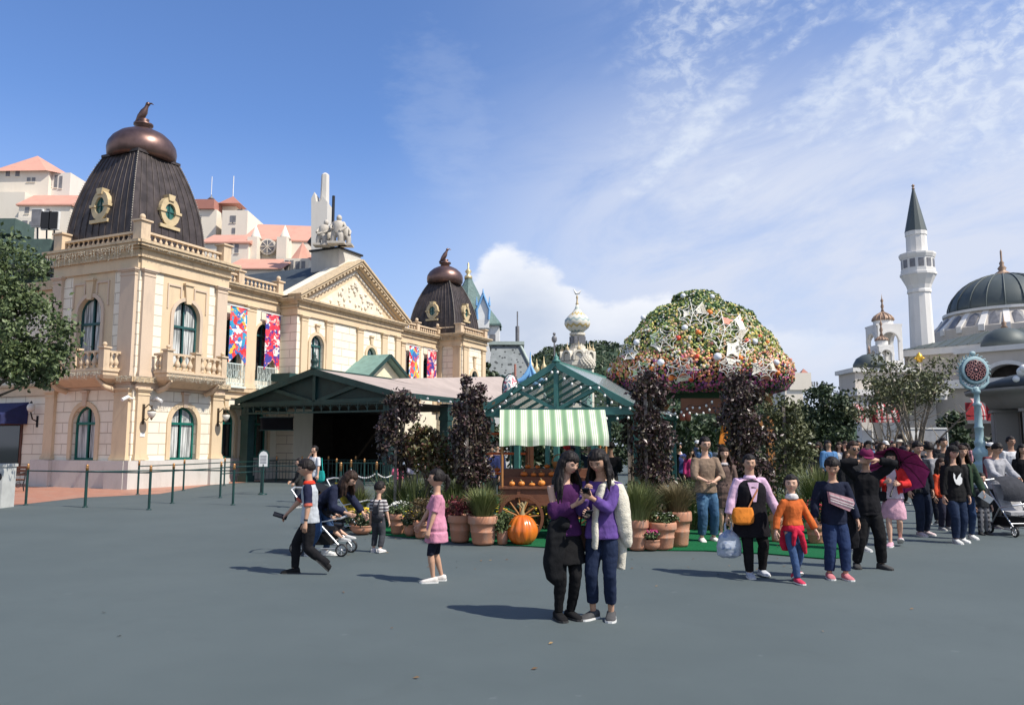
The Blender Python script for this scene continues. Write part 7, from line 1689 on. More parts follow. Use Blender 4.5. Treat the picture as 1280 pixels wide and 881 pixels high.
 for sd, j in J.items():
  r = S * g * lg; kn, an, hj = j['knee'], j['ank'], j['hip']
  b.tube([hj + Vector((0, 0, .03 * S)), lerpv(hj, kn, .3), lerpv(hj, kn, .8), kn, lerpv(kn, an, .3), lerpv(kn, an, .75), an, an - Vector((0, 0, .02 * S))], [.050 * r, .052 * r, .038 * r, .034 * r, .036 * r, .024 * r, .020 * r, .021 * r], 12)
  fd_ = j['FR'] @ Vector((sin(j['yaw']), -cos(j['yaw']), 0)); uf_ = j['FR'] @ Vector((0, 0, 1)); b.tube([an - uf_ * .012 * S - fd_ * .015 * S, an + fd_ * .04 * S - uf_ * .020 * S, an + fd_ * .08 * S - uf_ * .026 * S], [.019 * S, .017 * S, .010 * S], 8)
  r = S * g * (.92 if fem else 1.); a0, e, w = j['sh'], j['el'], j['wr']
  b.tube([a0 - uX * j['s'] * .03 * S, a0, lerpv(a0, e, .3), lerpv(a0, e, .85), e, lerpv(e, w, .25), lerpv(e, w, .8), w], [.030 * r, .032 * r, .028 * r, .024 * r, .0235 * r, .024 * r, .0165 * r, .0145 * r], 10)
  # palm
  hdv = (w - e).normalized(); pl = (palms or {}).get(sd); pn = Vector(pl) if pl else (uX * j['s'] * -1 + uY * .2); pn = (pn - hdv * pn.dot(hdv)).normalized(); sdv = hdv.cross(pn); j.update(hd=hdv, pn=pn, sdv=sdv)
  hl = .105 * S * (1 + .05 * kid); j['hl'] = hl
  rr = [ring(w + hdv * hl * k, sdv, pn, hl * a_, hl * b_, 10) for k, a_, b_ in ((-.05, .15, .13), (.12, .19, .13), (.32, .23, .12), (.5, .22, .10))]; b.loft(rr)
 me = remesh(b, vox * (1 if S > 1.2 else .9), 2 if q != 'lo' else 1); vs, fs = mesh_arrays(me); bpy.data.meshes.remove(me)
 B = MB(); B.mat(skin_m(skin)); B.add(vs, fs, True)
 if q != 'lo':
  H2 = MB(); head_mesh(H2, hc, hd, hh, 56, 42, None, 1.012); H2.v = [tuple(p) for p in H2.v]; o_ = len(vs); B.add(H2.v, H2.f, True); vs = vs + H2.v; fs = fs + [tuple(i + o_ for i in f) for f in H2.f]
 # fingers, each its own bent chain rooted in the palm
 for sd, j in J.items():
  w, h, pn, sdv, hl = j['wr'], j['hd'], j['pn'], j['sdv'], j['hl']; cu = (curl.get(sd, .5) if isinstance(curl, dict) else curl)
  # thumb side: forwards for a hanging hand
  th = 1 if sdv.dot(Vector((0, -1, .6))) > 0 else -1
  for k, (o_, L) in enumerate(((.165, .40), (.055, .45), (-.055, .42), (-.16, .33))):
   p = w + h * hl * .46 + sdv * th * o_ * hl; pts = [p]; a = .12 + cu * .35
   for seg in range(3):
    dv = h * cos(a) + pn * sin(a); p = p + dv * hl * L * (.42, .32, .26)[seg]; pts.append(p); a += cu * (.9 if seg == 0 else .7)
   rf = hl * .048; B.tube(pts, [rf * 1.1, rf * 1.05, rf * .95, rf * .75], 6 if q != 'lo' else 4)
  p = w + h * hl * .12 + sdv * th * hl * .15; d1 = (h * .75 + sdv * th * .62 + pn * .25).normalized(); p2 = p + d1 * hl * .27; p3 = p2 + (h * .85 + sdv * th * .18 + pn * .45).normalized() * hl * .22
  B.tube([p, p2, p3], [hl * .075, hl * .056, hl * .042], 6 if q != 'lo' else 4)
 # face: eyes, brows and mouth lie on the skin
 bv = BVHTree.FromPolygons([Vector(v) for v in vs], fs)
 def onface(x, z_, out=0.):
  o = hc + hd @ Vector((x * hh, -1.2 * hh, z_ * hh)); hit = bv.ray_cast(o, hd @ Vector((0, 1, 0)), 2 * hh)[0]
  return (hit if hit else hc + hd @ Vector((x * hh, -.42 * hh, z_ * hh))) + hd @ Vector((0, -out * hh, 0))
 if q != 'lo' or True:
  for s in (-1, 1):
   p = onface(s * .155, .0)
   if q != 'lo': B.mat(m_eyew); B.ell(p, (.060 * hh, .010 * hh, .020 * hh), 8, 6, hd)
   B.mat(m_eye); B.ell(p + hd @ Vector((0, -.004 * hh, 0)), (.042 * hh if q != 'lo' else .055 * hh, .014 * hh, .026 * hh), 8, 6, hd)
   if q != 'lo':
    B.tube([onface(s * x, z_, .003) for x, z_ in ((.08, .028), (.155, .040), (.235, .022))], .007 * hh, 5)
   B.mat(hm); B.tube([onface(s * x, z_, .006) for x, z_ in ((.07, .095), (.16, .115), (.25, .09))], [.011 * hh, .016 * hh, .006 * hh], 5)
  B.mat(m_lip); B.tube([onface(x, z_, .0) for x, z_ in ((-.10, -.262), (-.05, -.262), (0, -.268), (.05, -.262), (.10, -.262))], [.008 * hh, .026 * hh, .028 * hh, .026 * hh, .008 * hh], 6)
  B.mat(skin_m('tan'));
  for s in (-1, 1): B.ell(onface(s * .035, -.165, -.002), .012 * hh, 5, 4)
 B.build('body', None, t)
 seed = (hash_(label) % 97) * .37
 wr_amp = .0068 if q != 'lo' else .004
 def cloth_build(mb, name, m, vx=None, amp=None, sm=2):
  me = remesh(mb, vx or vox * 1.1, sm); wrinkle(me, (amp if amp is not None else wr_amp) * S, 9., seed); me.materials.append(m)
  o = bpy.data.objects.new(name, me); COL.objects.link(o); o.parent = t; return o
 # --- trousers / skirt
 bm_ = cloth(bottom, bpat) if not isinstance(bottom, bpy.types.Material) else bottom
 off = {'trousers': .007, 'leggings': .003, 'shorts': .008, 'wide': .012, 'skirt': .01, 'none': 0}[bkind] * S * wide
 b = MB()
 def leg_tube(b, j, z_end, r_off, taper=1.):
  kn, an, hj = j['knee'], j['ank'], j['hip']; r = S * g * lg; P = [hj + Vector((0, 0, .03 * S)), lerpv(hj, kn, .35), lerpv(hj, kn, .85), kn, lerpv(kn, an, .35), lerpv(kn, an, .8), an]; Rr = [.044, .052, .041, .038, .038, .030, .027]
  pts, rs = [], []
  for i in range(len(P)):
   if P[i].z >= z_end * S or (i and not pts): pts.append(P[i]); rs.append(Rr[i] * r + r_off * (1 if i < 4 else taper))
   else:
    a, c = P[i - 1], P[i]; k = (a.z - z_end * S) / max(1e-6, a.z - c.z); pts.append(lerpv(a, c, k)); rs.append((Rr[i - 1] + (Rr[i] - Rr[i - 1]) * k) * r + r_off * taper); break
  b.tube(pts, rs, 14)
 if bkind == 'skirt':
  rings = []
  for k in range(7):
   q_ = k / 6; z_ = hip.z + .07 * S - (hip.z + .07 * S - blen * S) * q_; c = Vector((hip.x * (1 - q_ * .6), hip.y * (1 - q_ * .6), z_)); r = .076 + (.115 * flare - .076) * min(1, q_ * 1.5); rings.append(ring(c, X0, Y0, r * S * g * (1 if q_ < .4 else 1), r * .78 * S * g, 20))
  b.loft(rings); cloth_build(b, 'skirt', bm_)
 elif bkind != 'none':
  for sd, j in J.items(): leg_tube(b, j, blen, off, 1. if bkind != 'leggings' else .8)
  torso(b, off * .8, -.2, .3); cloth_build(b, {'shorts': 'shorts', 'leggings': 'leggings'}.get(bkind, 'trousers'), bm_)
 # --- top
 tm = cloth(top, pat) if not isinstance(top, bpy.types.Material) else top
 b = MB(); fin = .0085 * S * wide; rings = []
 for k, rx, ry in [(x, y, z_) for x, y, z_ in T_ if x <= 1.03]:
  if hip.z + TL_ * k * up.z < hem * S and k < .1: continue
  w = min(1, max(0, k)); u = lerpv(X0, uX, w).normalized(); v = lerpv(Y0, uY, w).normalized(); f = 1 + (flare - 1) * max(0, .75 - k) + (.07 if k < .3 else 0)
  rings.append(ring(hip + up * TL_ * k, u, v, (max(rx, .078) * S * g + fin) * f if k < .9 else rx * S * g + fin * .7, (ry * S * g + fin) * f if k < .9 else ry * S * g + fin * .6, nf + 2))
 if hem * S < hip.z - .02 * S:       # long hem hangs from the hips
  z0 = hem * S; lower = []
  for k in (1., .66, .33): c = Vector((hip.x, hip.y, hip.z - (hip.z - z0) * k)); f = 1 + (flare - 1) * (.8 + .6 * k); lower.append(ring(c, X0, Y0, (.100 * S * g + fin) * f, (.074 * S * g + fin) * f, nf + 2))
  rings = lower + rings[0 if rings and (rings[0][0] - hip).length > 9 else 0:]
  rings.sort(key=lambda r_: sum(p.dot(up) for p in r_))
 b.loft(rings)
 slm = cloth(sleeve_c) if sleeve_c else None; sb = MB() if slm else b
 for sd, j in J.items():
  a0, e, w = j['sh'], j['el'], j['wr']; r = S * g * (.95 if fem else 1.); so = fin * .8
  P = [a0 - uX * j['s'] * .035 * S + up * -.004 * S, a0, lerpv(a0, e, .35), lerpv(a0, e, .85), e, lerpv(e, w, .3), lerpv(e, w, .9)]; Rr = [.030, .034, .033, .029, .029, .029, .022]
  tl = [0, 0, .35, .85, 1., 1.3, 1.9]; n_ = sleeve * 2; pts, rs = [], []
  for i in range(7):
   if tl[i] <= n_ + 1e-6: pts.append(P[i]); rs.append(Rr[i] * r + so)
   elif pts: k = (n_ - tl[i - 1]) / (tl[i] - tl[i - 1]); pts.append(lerpv(P[i - 1], P[i], k)); rs.append((Rr[i - 1] + (Rr[i] - Rr[i - 1]) * k) * r + so); break
  if sleeve > .05 and not (shoulder_bare and sd == shoulder_bare): sb.tube(pts, rs, 12)
  elif shoulder_bare and sd == shoulder_bare: sb.tube([lerpv(a0, e, .55), lerpv(a0, e, .9), e, lerpv(e, w, .5), lerpv(e, w, .8)], [.036 * r + so, .042 * r + so, .042 * r + so, .036 * r + so, .03 * r + so], 12)
  if cuffs: c = MB(); d = (pts[-1] - pts[-2]).normalized(); c.tube([pts[-1] - d * .012 * S, pts[-1] + d * .012 * S], rs[-1] + .003 * S, 12); c.build('cuff', cloth(cuffs), t)
 cloth_build(b, 'top', tm)
 if slm: cloth_build(sb, 'sleeves', slm)
 if jacket:      # open front layer worn over the top
  jc, jhem = jacket[:2]; b = MB(); rings = []
  for ang_s in (1,):
   n2 = 20
   def jr(c, u, v, rx, ry, gap):
    o = []; i_ = []
    for i in range(n2):
     a = -pi / 2 + gap + (2 * pi - 2 * gap) * i / (n2 - 1); o.append(c + u * cos(a) * rx + v * sin(a) * ry); i_.append(c + u * cos(a) * (rx - .012 * S) + v * sin(a) * (ry - .012 * S))
    return o + i_[::-1]
   Z = [hip + Vector((0, 0, (jhem * S - hip.z)))] + [hip + up * TL_ * k for k in (.0, .35, .65, .9, 1.02)]
   W_ = [(.112, .086), (.104, .082), (.096, .076), (.102, .078), (.104, .068), (.06, .05)]; gp2 = (.75, .6, .55, .5, .5, .6)
   for c, (rx, ry), gp3 in zip(Z, W_, gp2): rings.append(jr(c, uX, uY, rx * S * g + fin, ry * S * g + fin, gp3))
  b.loft(rings)
  for sd, j in J.items():
   a0, e, w = j['sh'], j['el'], j['wr']; r = S * g
   if len(jacket) > 2 and jacket[2] == 'vest': continue
   b.tube([a0 - uX * j['s'] * .03 * S, a0, lerpv(a0, e, .5), e, lerpv(e, w, .5), lerpv(e, w, .93)], [.034 * r + fin, .038 * r + fin, .036 * r + fin, .035 * r + fin, .031 * r + fin, .027 * r + fin], 12)
  cloth_build(b, 'vest' if len(jacket) > 2 else 'jacket', cloth(jc))
 if collar: c = MB(); c.loft([ring(nb + up * z_ * S, uX, uY, r_ * S, r_ * .95 * S, 14) for z_, r_ in ((-.025, .062), (-.012, .054), (.006, .044), (.004, .036))]); c.build('collar', cloth(collar), t)
 if scarf: c = MB(); c.loft([ring(nb + up * z_ * S, uX, uY, r_ * S, r_ * S, 14) for z_, r_ in ((-.02, .06), (-.005, .065), (.02, .06), (.035, .045))]); cloth_build(c, 'scarf', cloth(scarf), sm=1)
 # --- shoes
 shm = cloth(shoes) if not isinstance(shoes, bpy.types.Material) else shoes
 for sd, j in J.items():
  an = j['ank']; fdv = Vector((sin(j['yaw']), -cos(j['yaw']), 0)); rt = Vector((fdv.y, -fdv.x, 0)); R_ = j['FR']; fdv = R_ @ fdv; u_ = R_ @ Vector((0, 0, 1)); rt = fdv.cross(u_)
  k = S * (1 + .12 * kid); base = an - u_ * .040 * S; c = MB(); rs = []
  for x, w, z0, z1 in ((-.042, .020, .006, .034), (-.035, .026, .0, .052), (-.010, .029, .0, .058), (.03, .030, .0, .044), (.065, .033, .0, .034), (.095, .030, .0, .028), (.115, .018, .004, .020)):
   rs.append(ring(base + fdv * x * k + u_ * (z0 + z1) / 2 * k, rt, u_, w * k, (z1 - z0) / 2 * k, 12, 2.6))
  c.loft(rs); c.mat(shm) if False else None
  c.mats = [shm]; so_ = c.build('shoe', None, t)
  c = MB(); pts = [(-.046, .018), (-.03, .029), (.03, .032), (.07, .036), (.105, .030), (.122, .012)]; outl = [base + fdv * x * k + rt * w * k for x, w in pts] + [base + fdv * x * k - rt * w * k for x, w in pts[::-1]]
  c.prism(outl, u_ * .012 * k); c.build('sole', m_sole if sum(shoes if not isinstance(shoes, bpy.types.Material) else (1, 1, 1)) > .2 else cloth((.05, .05, .05)), so_)
  if socks: c = MB(); c.tube([an - u_ * .01 * S, an + u_ * .03 * S], [.024 * S, .024 * S], 10); c.build('sock', cloth(socks), t)
 # --- hair
 if hair != 'none':
  def hair_r(d, hh_):
   r = head_r(Vector((d.x, max(d.y, -.2) if d.z < .5 else d.y, d.z)).normalized(), hh_); x, y, z_ = d
   line = .42 + .22 * x * x if hair in ('short', 'boy', 'pony', 'bun', 'center') else .30
   fr = max(0., -y)
   if hair in ('fringe', 'boy'): line = .26
   line += .10 * noise.noise(Vector((x * 5, seed, z_ * 2))); sx_ = abs(x) - .74 + .08 * noise.noise(Vector((z_ * 6, seed, 1)))
   m = max((z_ - line) if fr > 0 else 1, sx_ if fr > 0 else 1, 1 - fr * 6)
   m = min(m, z_ - (-.42 if y > .3 else -.08 - .4 * max(0, y) if hair in ('short', 'boy') else -.45))
   if m < 0: return r * .82
   return r * (1.03 + .14 * min(1, m / .30) ** .6) + .03 * hh_ * max(0, z_) + .022 * hh_ * noise.noise(d * 7 + Vector((seed, 0, 0)))
  b = MB(); head_mesh(b, hc + hd @ Vector((0, .02 * hh, .015 * hh)), hd, hh, 32 if q != 'lo' else 16, 24 if q != 'lo' else 12, hair_r)
  Lh = {'long': .30, 'verylong': .38, 'bob': .12, 'fringe': .30, 'bobfringe': .13, 'mid': .17}.get(hair, 0) * S
  HP = lambda x, y, z_: hc + hd @ Vector((x * hh, y * hh, z_ * hh)); dn = Vector((0, 0, -1)); bk = (uY * .6 + hd @ Vector((0, .4, 0))).normalized()
  if Lh:
   rh = random.Random(hash_(label)); nl_ = 22 if q != 'lo' else 12
   for i in range(nl_):      # separate locks falling from the crown, thinning to their ends
    a = -.25 + (pi + .5) * (i + rh.uniform(-.3, .3)) / (nl_ - 1); cx, cy = cos(a), sin(a); front = cy < .15
    P = [HP(cx * .26, cy * .30 + .04, .38), HP(cx * .43, cy * .44 + .03, .08), HP(cx * .45, cy * .46 + .02, -.28)]; p = P[-1]; L_ = Lh * rh.uniform(.75, 1.1) * (.85 if front else 1)
    for k in range(3): p = p + (dn + uX * cx * (.30 if k == 0 else .02) + uY * (cy * (.5 if k == 0 else .0) - (.10 if front else -.03)) + Vector((rh.uniform(-.12, .12), rh.uniform(-.12, .12), 0))).normalized() * L_ / 3; P.append(p)
    w_ = hh * rh.uniform(.085, .12) * (1 if q != 'lo' else 1.5); b.tube(P, [w_ * .8, w_, w_ * 1.05, w_, w_ * .8, w_ * .3], 7)
  if hair == 'pony': b.tube([HP(0, .44, .22), HP(0, .62, .20), HP(0, .74, -.05), HP(0, .70, -.45), HP(0, .60, -.75)], [.09 * hh, .13 * hh, .16 * hh, .13 * hh, .03 * hh], 10)
  if hair == 'bun': b.ell(HP(0, .50, .25), .17 * hh, 10, 8)
  if hair == 'twintail':
   for s in (-1, 1): b.tube([HP(s * .36, .15, .0), HP(s * .5, .1, -.25), HP(s * .48, 0, -.6)], [.09 * hh, .12 * hh, .04 * hh], 8)
  me = remesh(b, vox * .9, 2); wrinkle(me, .0045 * S, 34., seed); me.materials.append(hm); o = bpy.data.objects.new('hair', me); COL.objects.link(o); o.parent = t
 if hat:
  kind, c = hat; b = MB(); T = Matrix.Translation(hc) @ hd.to_4x4(); b.T = T
  if kind == 'cap':
   b.lathe((0, .02 * hh, .16 * hh), [(.44 * hh, 0), (.45 * hh, .1 * hh), (.40 * hh, .28 * hh), (.24 * hh, .42 * hh), (.02 * hh, .46 * hh)], 18, sy=1.1); b.add([(x * hh, y * hh, z_ * hh) for x, y, z_ in ((-.34, -.30, .2), (-.30, -.62, .14), (-.12, -.76, .13), (.12, -.76, .13), (.30, -.62, .14), (.34, -.30, .2), (.34, -.30, .16), (.30, -.62, .10), (.12, -.76, .09), (-.12, -.76, .09), (-.30, -.62, .10), (-.34, -.30, .16))], [(0, 1, 2, 3, 4, 5), (6, 7, 8, 9, 10, 11), (1, 0, 11, 10), (2, 1, 10, 9), (3, 2, 9, 8), (4, 3, 8, 7), (5, 4, 7, 6)], False)
  elif kind == 'sun': b.lathe((0, .02 * hh, .16 * hh), [(.72 * hh, -.02 * hh), (.74 * hh, 0), (.46 * hh, .05 * hh), (.42 * hh, .3 * hh), (.3 * hh, .36 * hh), (.02 * hh, .37 * hh)], 22)
  b.build('hat', cloth(c), t)
 if glasses:
  b = MB(); dark = glasses == 'sun'; b.mat(m_black)
  for s in (-1, 1):
   c0 = onface(s * .16, .0, .06); T = Matrix.Translation(c0) @ hd.to_4x4() @ Matrix.Rotation(pi / 2, 4, 'X')
   b.T = T
   if dark: b.lathe((0, 0, -.01 * hh), [(.11 * hh, 0), (.11 * hh, .02 * hh)], 12)
   else: b.tube([(.105 * hh * cos(a * pi / 7), .085 * hh * sin(a * pi / 7), 0) for a in range(15)], .010 * hh, 4)
   b.T = None; b.tube([c0 + hd @ Vector((s * .10 * hh, 0, .02 * hh)), HP2(hc, hd, hh, s * .40, .0, .02)], .009 * hh, 4)
  b.tube([onface(-.06, .02, .06), onface(.06, .02, .06)], .009 * hh, 4); b.build('glasses', None, t)
 t['_'] = 0; del t['_']
 return t, J, dict(hc=hc, hd=hd, hh=hh, nb=nb, hip=hip, up=up, sh=shc, uX=uX, uY=uY)
def HP2(hc, hd, hh, x, y, z): return hc + hd @ Vector((x * hh, y * hh, z * hh))
def hash_(s):
 h = 7
 for c in s: h = (h * 31 + ord(c)) % 1000003
 return h
def Euler3(head, Rl, lean):
 yaw, pitch, roll = head; k = .35
 R0 = Matrix.Rotation(lean[1] * k, 3, 'X') @ Matrix.Rotation(lean[0] * k, 3, 'Y')
 return R0 @ Matrix.Rotation(yaw, 3, 'Z') @ Matrix.Rotation(pitch, 3, 'X') @ Matrix.Rotation(roll, 3, 'Y')
def wpt(t, p): return Matrix.Translation(t.location) @ Matrix.Rotation(t.rotation_euler.z, 4, 'Z') @ Vector(p)
def held(name, label, cat, t, m, builder, p=(0, 0, 0), rz=0., rot=None):
 """a thing carried by person t, built in metres round p of the person's frame"""
 o = thing(name, label, cat, wpt(t, p), t.rotation_euler.z + rz);
 if rot: o.rotation_euler = (*rot, t.rotation_euler.z + rz)
 builder(o); return o
D = radians
# ---- 1 boy in polo shirt striding left, phone held out
t, J, I = person('boy in grey and navy polo shirt with red collar striding left, holding out a phone', gnd(386, 717), D(-84), 1.50, (.42, .45, .48), (.012, .012, .014), (.015, .015, .016), 'boy', kid=.25, skin='mid', q='hi', bkind='trousers', blen=.05,
 sleeve=.46, sleeve_c=(.02, .022, .05), collar=(.55, .04, .02), cuffs=(.5, .12, .08), hem=.45, glasses=True, feet={'R': (-.045, -.13, 0, -.05), 'L': (.05, .17, .045, .1, .75)}, hands={'R': (-.12, -.27, .47), 'L': (.155, -.02, .46)}, lean=(0, .06), head=(0, .12, 0), hip=(0, 0, .48), curl=.6, palms={'R': (.2, .3, -1)})
w = J['R']['wr'] + J['R']['hd'] * .09
def ph(o, c=(.012, .014, .02), s=(.075, .014, .15)):
 b = MB(); b.box(-s[0] / 2, s[0] / 2, -s[1] / 2, s[1] / 2, -s[2] / 2, s[2] / 2); b.build('phone_body', cloth(c), o); b = MB(); b.box(-s[0] / 2 + .005, s[0] / 2 - .005, -s[1] / 2 - .001, -s[1] / 2, -s[2] / 2 + .01, s[2] / 2 - .01); b.build('screen', m_glass, o)
held('phone', 'dark phone case held out by the striding boy in polo shirt', 'phone', t, None, lambda o: ph(o, s=(.10, .02, .19)), w + Vector((0, -.04, .03)), 0, (D(70), D(20)))
# wristwatch stays with the boy
b = MB(); a, e = J['L']['wr'], J['L']['el']; d = (e - a).normalized(); b.tube([a + d * .03, a + d * .055], .026, 12); b.build('wristwatch', m_black, t)
# ---- 2 woman bending over the stroller
t, J, I = person('woman in navy top and blue jeans bending over a stroller behind the striding boy', gnd(400, 694), D(68), 1.62, (.018, .022, .045), (.03, .06, .13), (.62, .62, .60), 'mid', m_hairb, 'fair', fem=True, q='mid', bkind='leggings', hip=(0, .05, .49), lean=(0, 1.05), head=(0, .25, 0),
 feet={'L': (.05, -.03), 'R': (-.06, .09, .0)}, hands={'L': (.10, -.42, .40), 'R': (-.10, -.36, .42)}, sleeve=.9, hem=.44, wide=1.6)
# ---- 3 small child in overalls seen from behind
t, J, I = person('small child in grey dungarees and striped shirt walking away, left of the daisy pot', gnd(472, 690), D(160), 1.07, (.55, .53, .52), (.05, .052, .06), (.66, .62, .60), 'short', kid=.9, skin='fair', q='hi', blen=.09, sleeve=.45, pat=('stripe', (.10, .08, .09), 120),
 feet={'L': (.07, .0), 'R': (-.08, .07, .01)}, hands={'L': (.16, -.05, .44), 'R': (-.16, -.05, .45)}, hem=.5, wide=1.2, head=(-.35, .1, 0))
H_ = 1.07; b = MB(); hp, up = I['hip'], I['up']
for s in (-1, 1): b.tube([hp + Vector((s * .04, .075, .10)), hp + Vector((s * .045, .088, .22)), hp + Vector((s * .05, .05, .315)), hp + Vector((s * .05, -.05, .30)), hp + Vector((s * .04, -.085, .2))], .013, 6)
b.loft([ring(hp + Vector((0, 0, z_)), Vector((1, 0, 0)), Vector((0, 1, 0)), .108, .085, 16) for z_ in (-.02, .06, .12)]); b.prism([hp + Vector(p) for p in ((-.06, .085, .1), (.06, .085, .1), (.045, .088, .21), (-.045, .088, .21))], (0, .008, 0)); b.build('dungaree_bib', cloth((.05, .052, .06)), t)
# ---- 4 girl in pink tunic facing left
t, J, I = person('girl with ponytail in pink tunic and black knee leggings, facing left', gnd(545, 727), D(-80), 1.34, (.56, .24, .33), (.012, .014, .025), (.62, .58, .54), 'pony', kid=.4, skin='mid', fem=True, q='hi', bkind='leggings', blen=.25, sleeve=.42, hem=.37, flare=1.22,
 feet={'L': (.05, -.03, 0, 0), 'R': (-.06, .06, 0, -.1)}, hands={'L': (.15, -.10, .43), 'R': (-.14, -.20, .43)}, head=(0, -.05, 0), curl=.9, wide=1.3)
# ---- 5 woman with teal bag beyond the railing, 6 dark child
t, J, I = person('woman in white t-shirt with hand at her mouth, standing beyond the rails', gnd(392, 628), D(-35), 1.62, (.62, .63, .66), (.02, .025, .04), (.2, .2, .2), 'bun', skin='fair', fem=True, q='mid', sleeve=.42, hands={'R': (-.02, -.11, .86), 'L': (.15, -.05, .5)}, elb={'R': (-.6, -.4, -1)})
def bag(o, c, w, h, d, sag=.2):
 b = MB(); rs = []
 for k, f in ((0, .55), (.12, .9), (.45, 1.), (.8, .92), (1., .8)): rs.append(ring(Vector((0, 0, -h / 2 + h * k)), Vector((1, 0, 0)), Vector((0, 1, 0)), w / 2 * f, d / 2 * f * (1.1 - .5 * k), 16, 3))
 b.loft(rs); me = remesh(b, .012, 1); wrinkle(me, .004, 14, 3); me.materials.append(cloth(c)); x = bpy.data.objects.new('bag_body', me); COL.objects.link(x); x.parent = o
def strap(o, pts, r, c, flat=.35): b = MB(); b.tube(pts, r, 8, flat=flat); b.build('strap', cloth(c), o)
held('shoulder_bag', 'teal shoulder bag of the woman in white beyond the rails', 'bag', t, None, lambda o: (bag(o, (.02, .32, .30), .36, .34, .12), strap(o, [(-.1, 0, .15), (-.12, .02, .4), (.06, 0, .55), (.1, 0, .15)], .014, (.02, .3, .28))), (.20, .03, .78), .3)
person('child in black top beside the woman with the teal bag', gnd(373, 634), D(-60), 1.28, (.03, .03, .03), (.04, .045, .06), (.2, .2, .2), 'short', kid=.5, skin='fair', q='mid', hands={'L': (.13, -.14, .52), 'R': (-.12, -.15, .55)})
# ---- 7, 8 the two young women with phones in front
t, J, I = person('young woman in purple off-shoulder top and black skirt with long dark hair, looking down', gnd(707, 773), D(22), 1.59, (.065, .018, .078), (.010, .010, .011), (.012, .012, .013), 'fringe', m_hair, 'fair', fem=True, q='hi', bkind='leggings', blen=.05, sleeve=.82, hem=.50, shoulder_bare='R',
 feet={'L': (.035, .0, 0, .2), 'R': (-.05, .0, 0, -.1)}, hands={'R': (.0, -.15, .715), 'L': (.075, -.16, .655)}, elb={'R': (-.45, .3, -1), 'L': (.4, .3, -1)}, head=(.28, .28, .05), curl={'R': .55, 'L': .9}, wide=1.15, palms={'R': (0, .2, 1), 'L': (-.8, .2, .4)})
tA, JA, IA = t, J, I
b = MB(); n = 7   # black A-line skirt and folded black coat over the arm
b.loft([ring(Vector((0, .01, z_ * 1.59)), Vector((1, 0, 0)), Vector((0, 1, 0)), r * 1.59, r * .8 * 1.59, 20) for z_, r in ((.62, .070), (.57, .088), (.48, .11), (.40, .128), (.34, .142))]); me = remesh(b, .011, 2); wrinkle(me, .012, 8, 3); me.materials.append(cloth((.010, .010, .011))); o = bpy.data.objects.new('skirt', me); COL.objects.link(o); o.parent = t
def coat(o):
 b = MB(); b.tube([(-.05, .03, -.02), (.02, -.03, .03), (.10, -.02, .0)], [.07, .085, .07], 12); b.loft([ring(Vector((x, y, z_)), Vector((1, 0, 0)), Vector((0, 1, 0)), rx, ry, 14) for x, y, z_, rx, ry in ((0, 0, .0, .10, .07), (-.02, .01, -.18, .105, .08), (-.035, .02, -.38, .115, .08), (-.01, .02, -.52, .10, .06), (.04, .02, -.60, .05, .03))])
 me = remesh(b, .011, 2); wrinkle(me, .016, 7, 5); me.materials.append(cloth((.010, .0105, .012))); x = bpy.data.objects.new('folded_cloth', me); COL.objects.link(x); x.parent = o
held('folded_coat', 'black coat hanging over the arm of the woman in purple', 'coat', t, None, coat, (-.13, -.10, .93))
held('phone', 'small phone in the fingers of the woman in purple off-shoulder top', 'phone', t, None, lambda o: ph(o, (.02, .02, .03), (.07, .012, .13)), J['L']['wr'] + J['L']['hd'] * .10, 0, (D(50), 0))
held('handbag', 'small dark brown patterned handbag between the two young women', 'bag', t, None, lambda o: (bag(o, (.05, .028, .02), .22, .26, .10), strap(o, [(-.08, 0, .1), (-.04, -.02, .5), (.0, .0, .62), (.08, 0, .1)], .010, (.05, .03, .02))), (.24, -.02, .78))
t, J, I = person('young woman in lilac sweater and dark jeans, cream cardigan over one shoulder, using a phone', gnd(754, 773), D(-16), 1.62, (.11, .062, .235), (.014, .022, .05), (.07, .07, .072), 'mid', m_hair, 'mid', fem=True, q='hi', blen=.10, sleeve=.9, hem=.485,
 feet={'R': (-.06, -.01, 0, -.55), 'L': (.05, .0, 0, .1)}, hands={'R': (-.075, -.16, .765), 'L': (-.035, -.175, .745)}, elb={'R': (-.3, .3, -1), 'L': (.55, .3, -1)}, head=(-.25, .38, 0), curl={'R': .9, 'L': .9}, wide=1.1, palms={'R': (.8, -.1, .5), 'L': (-.8, -.1, .5)})
tB = t
held('phone', 'phone in both hands of the woman in lilac sweater', 'phone', t, None, lambda o: ph(o, (.03, .03, .05), (.075, .012, .15)), J['L']['wr'] * .5 + J['R']['wr'] * .5 + Vector((0, -.08, .04)), 0, (D(55), 0))
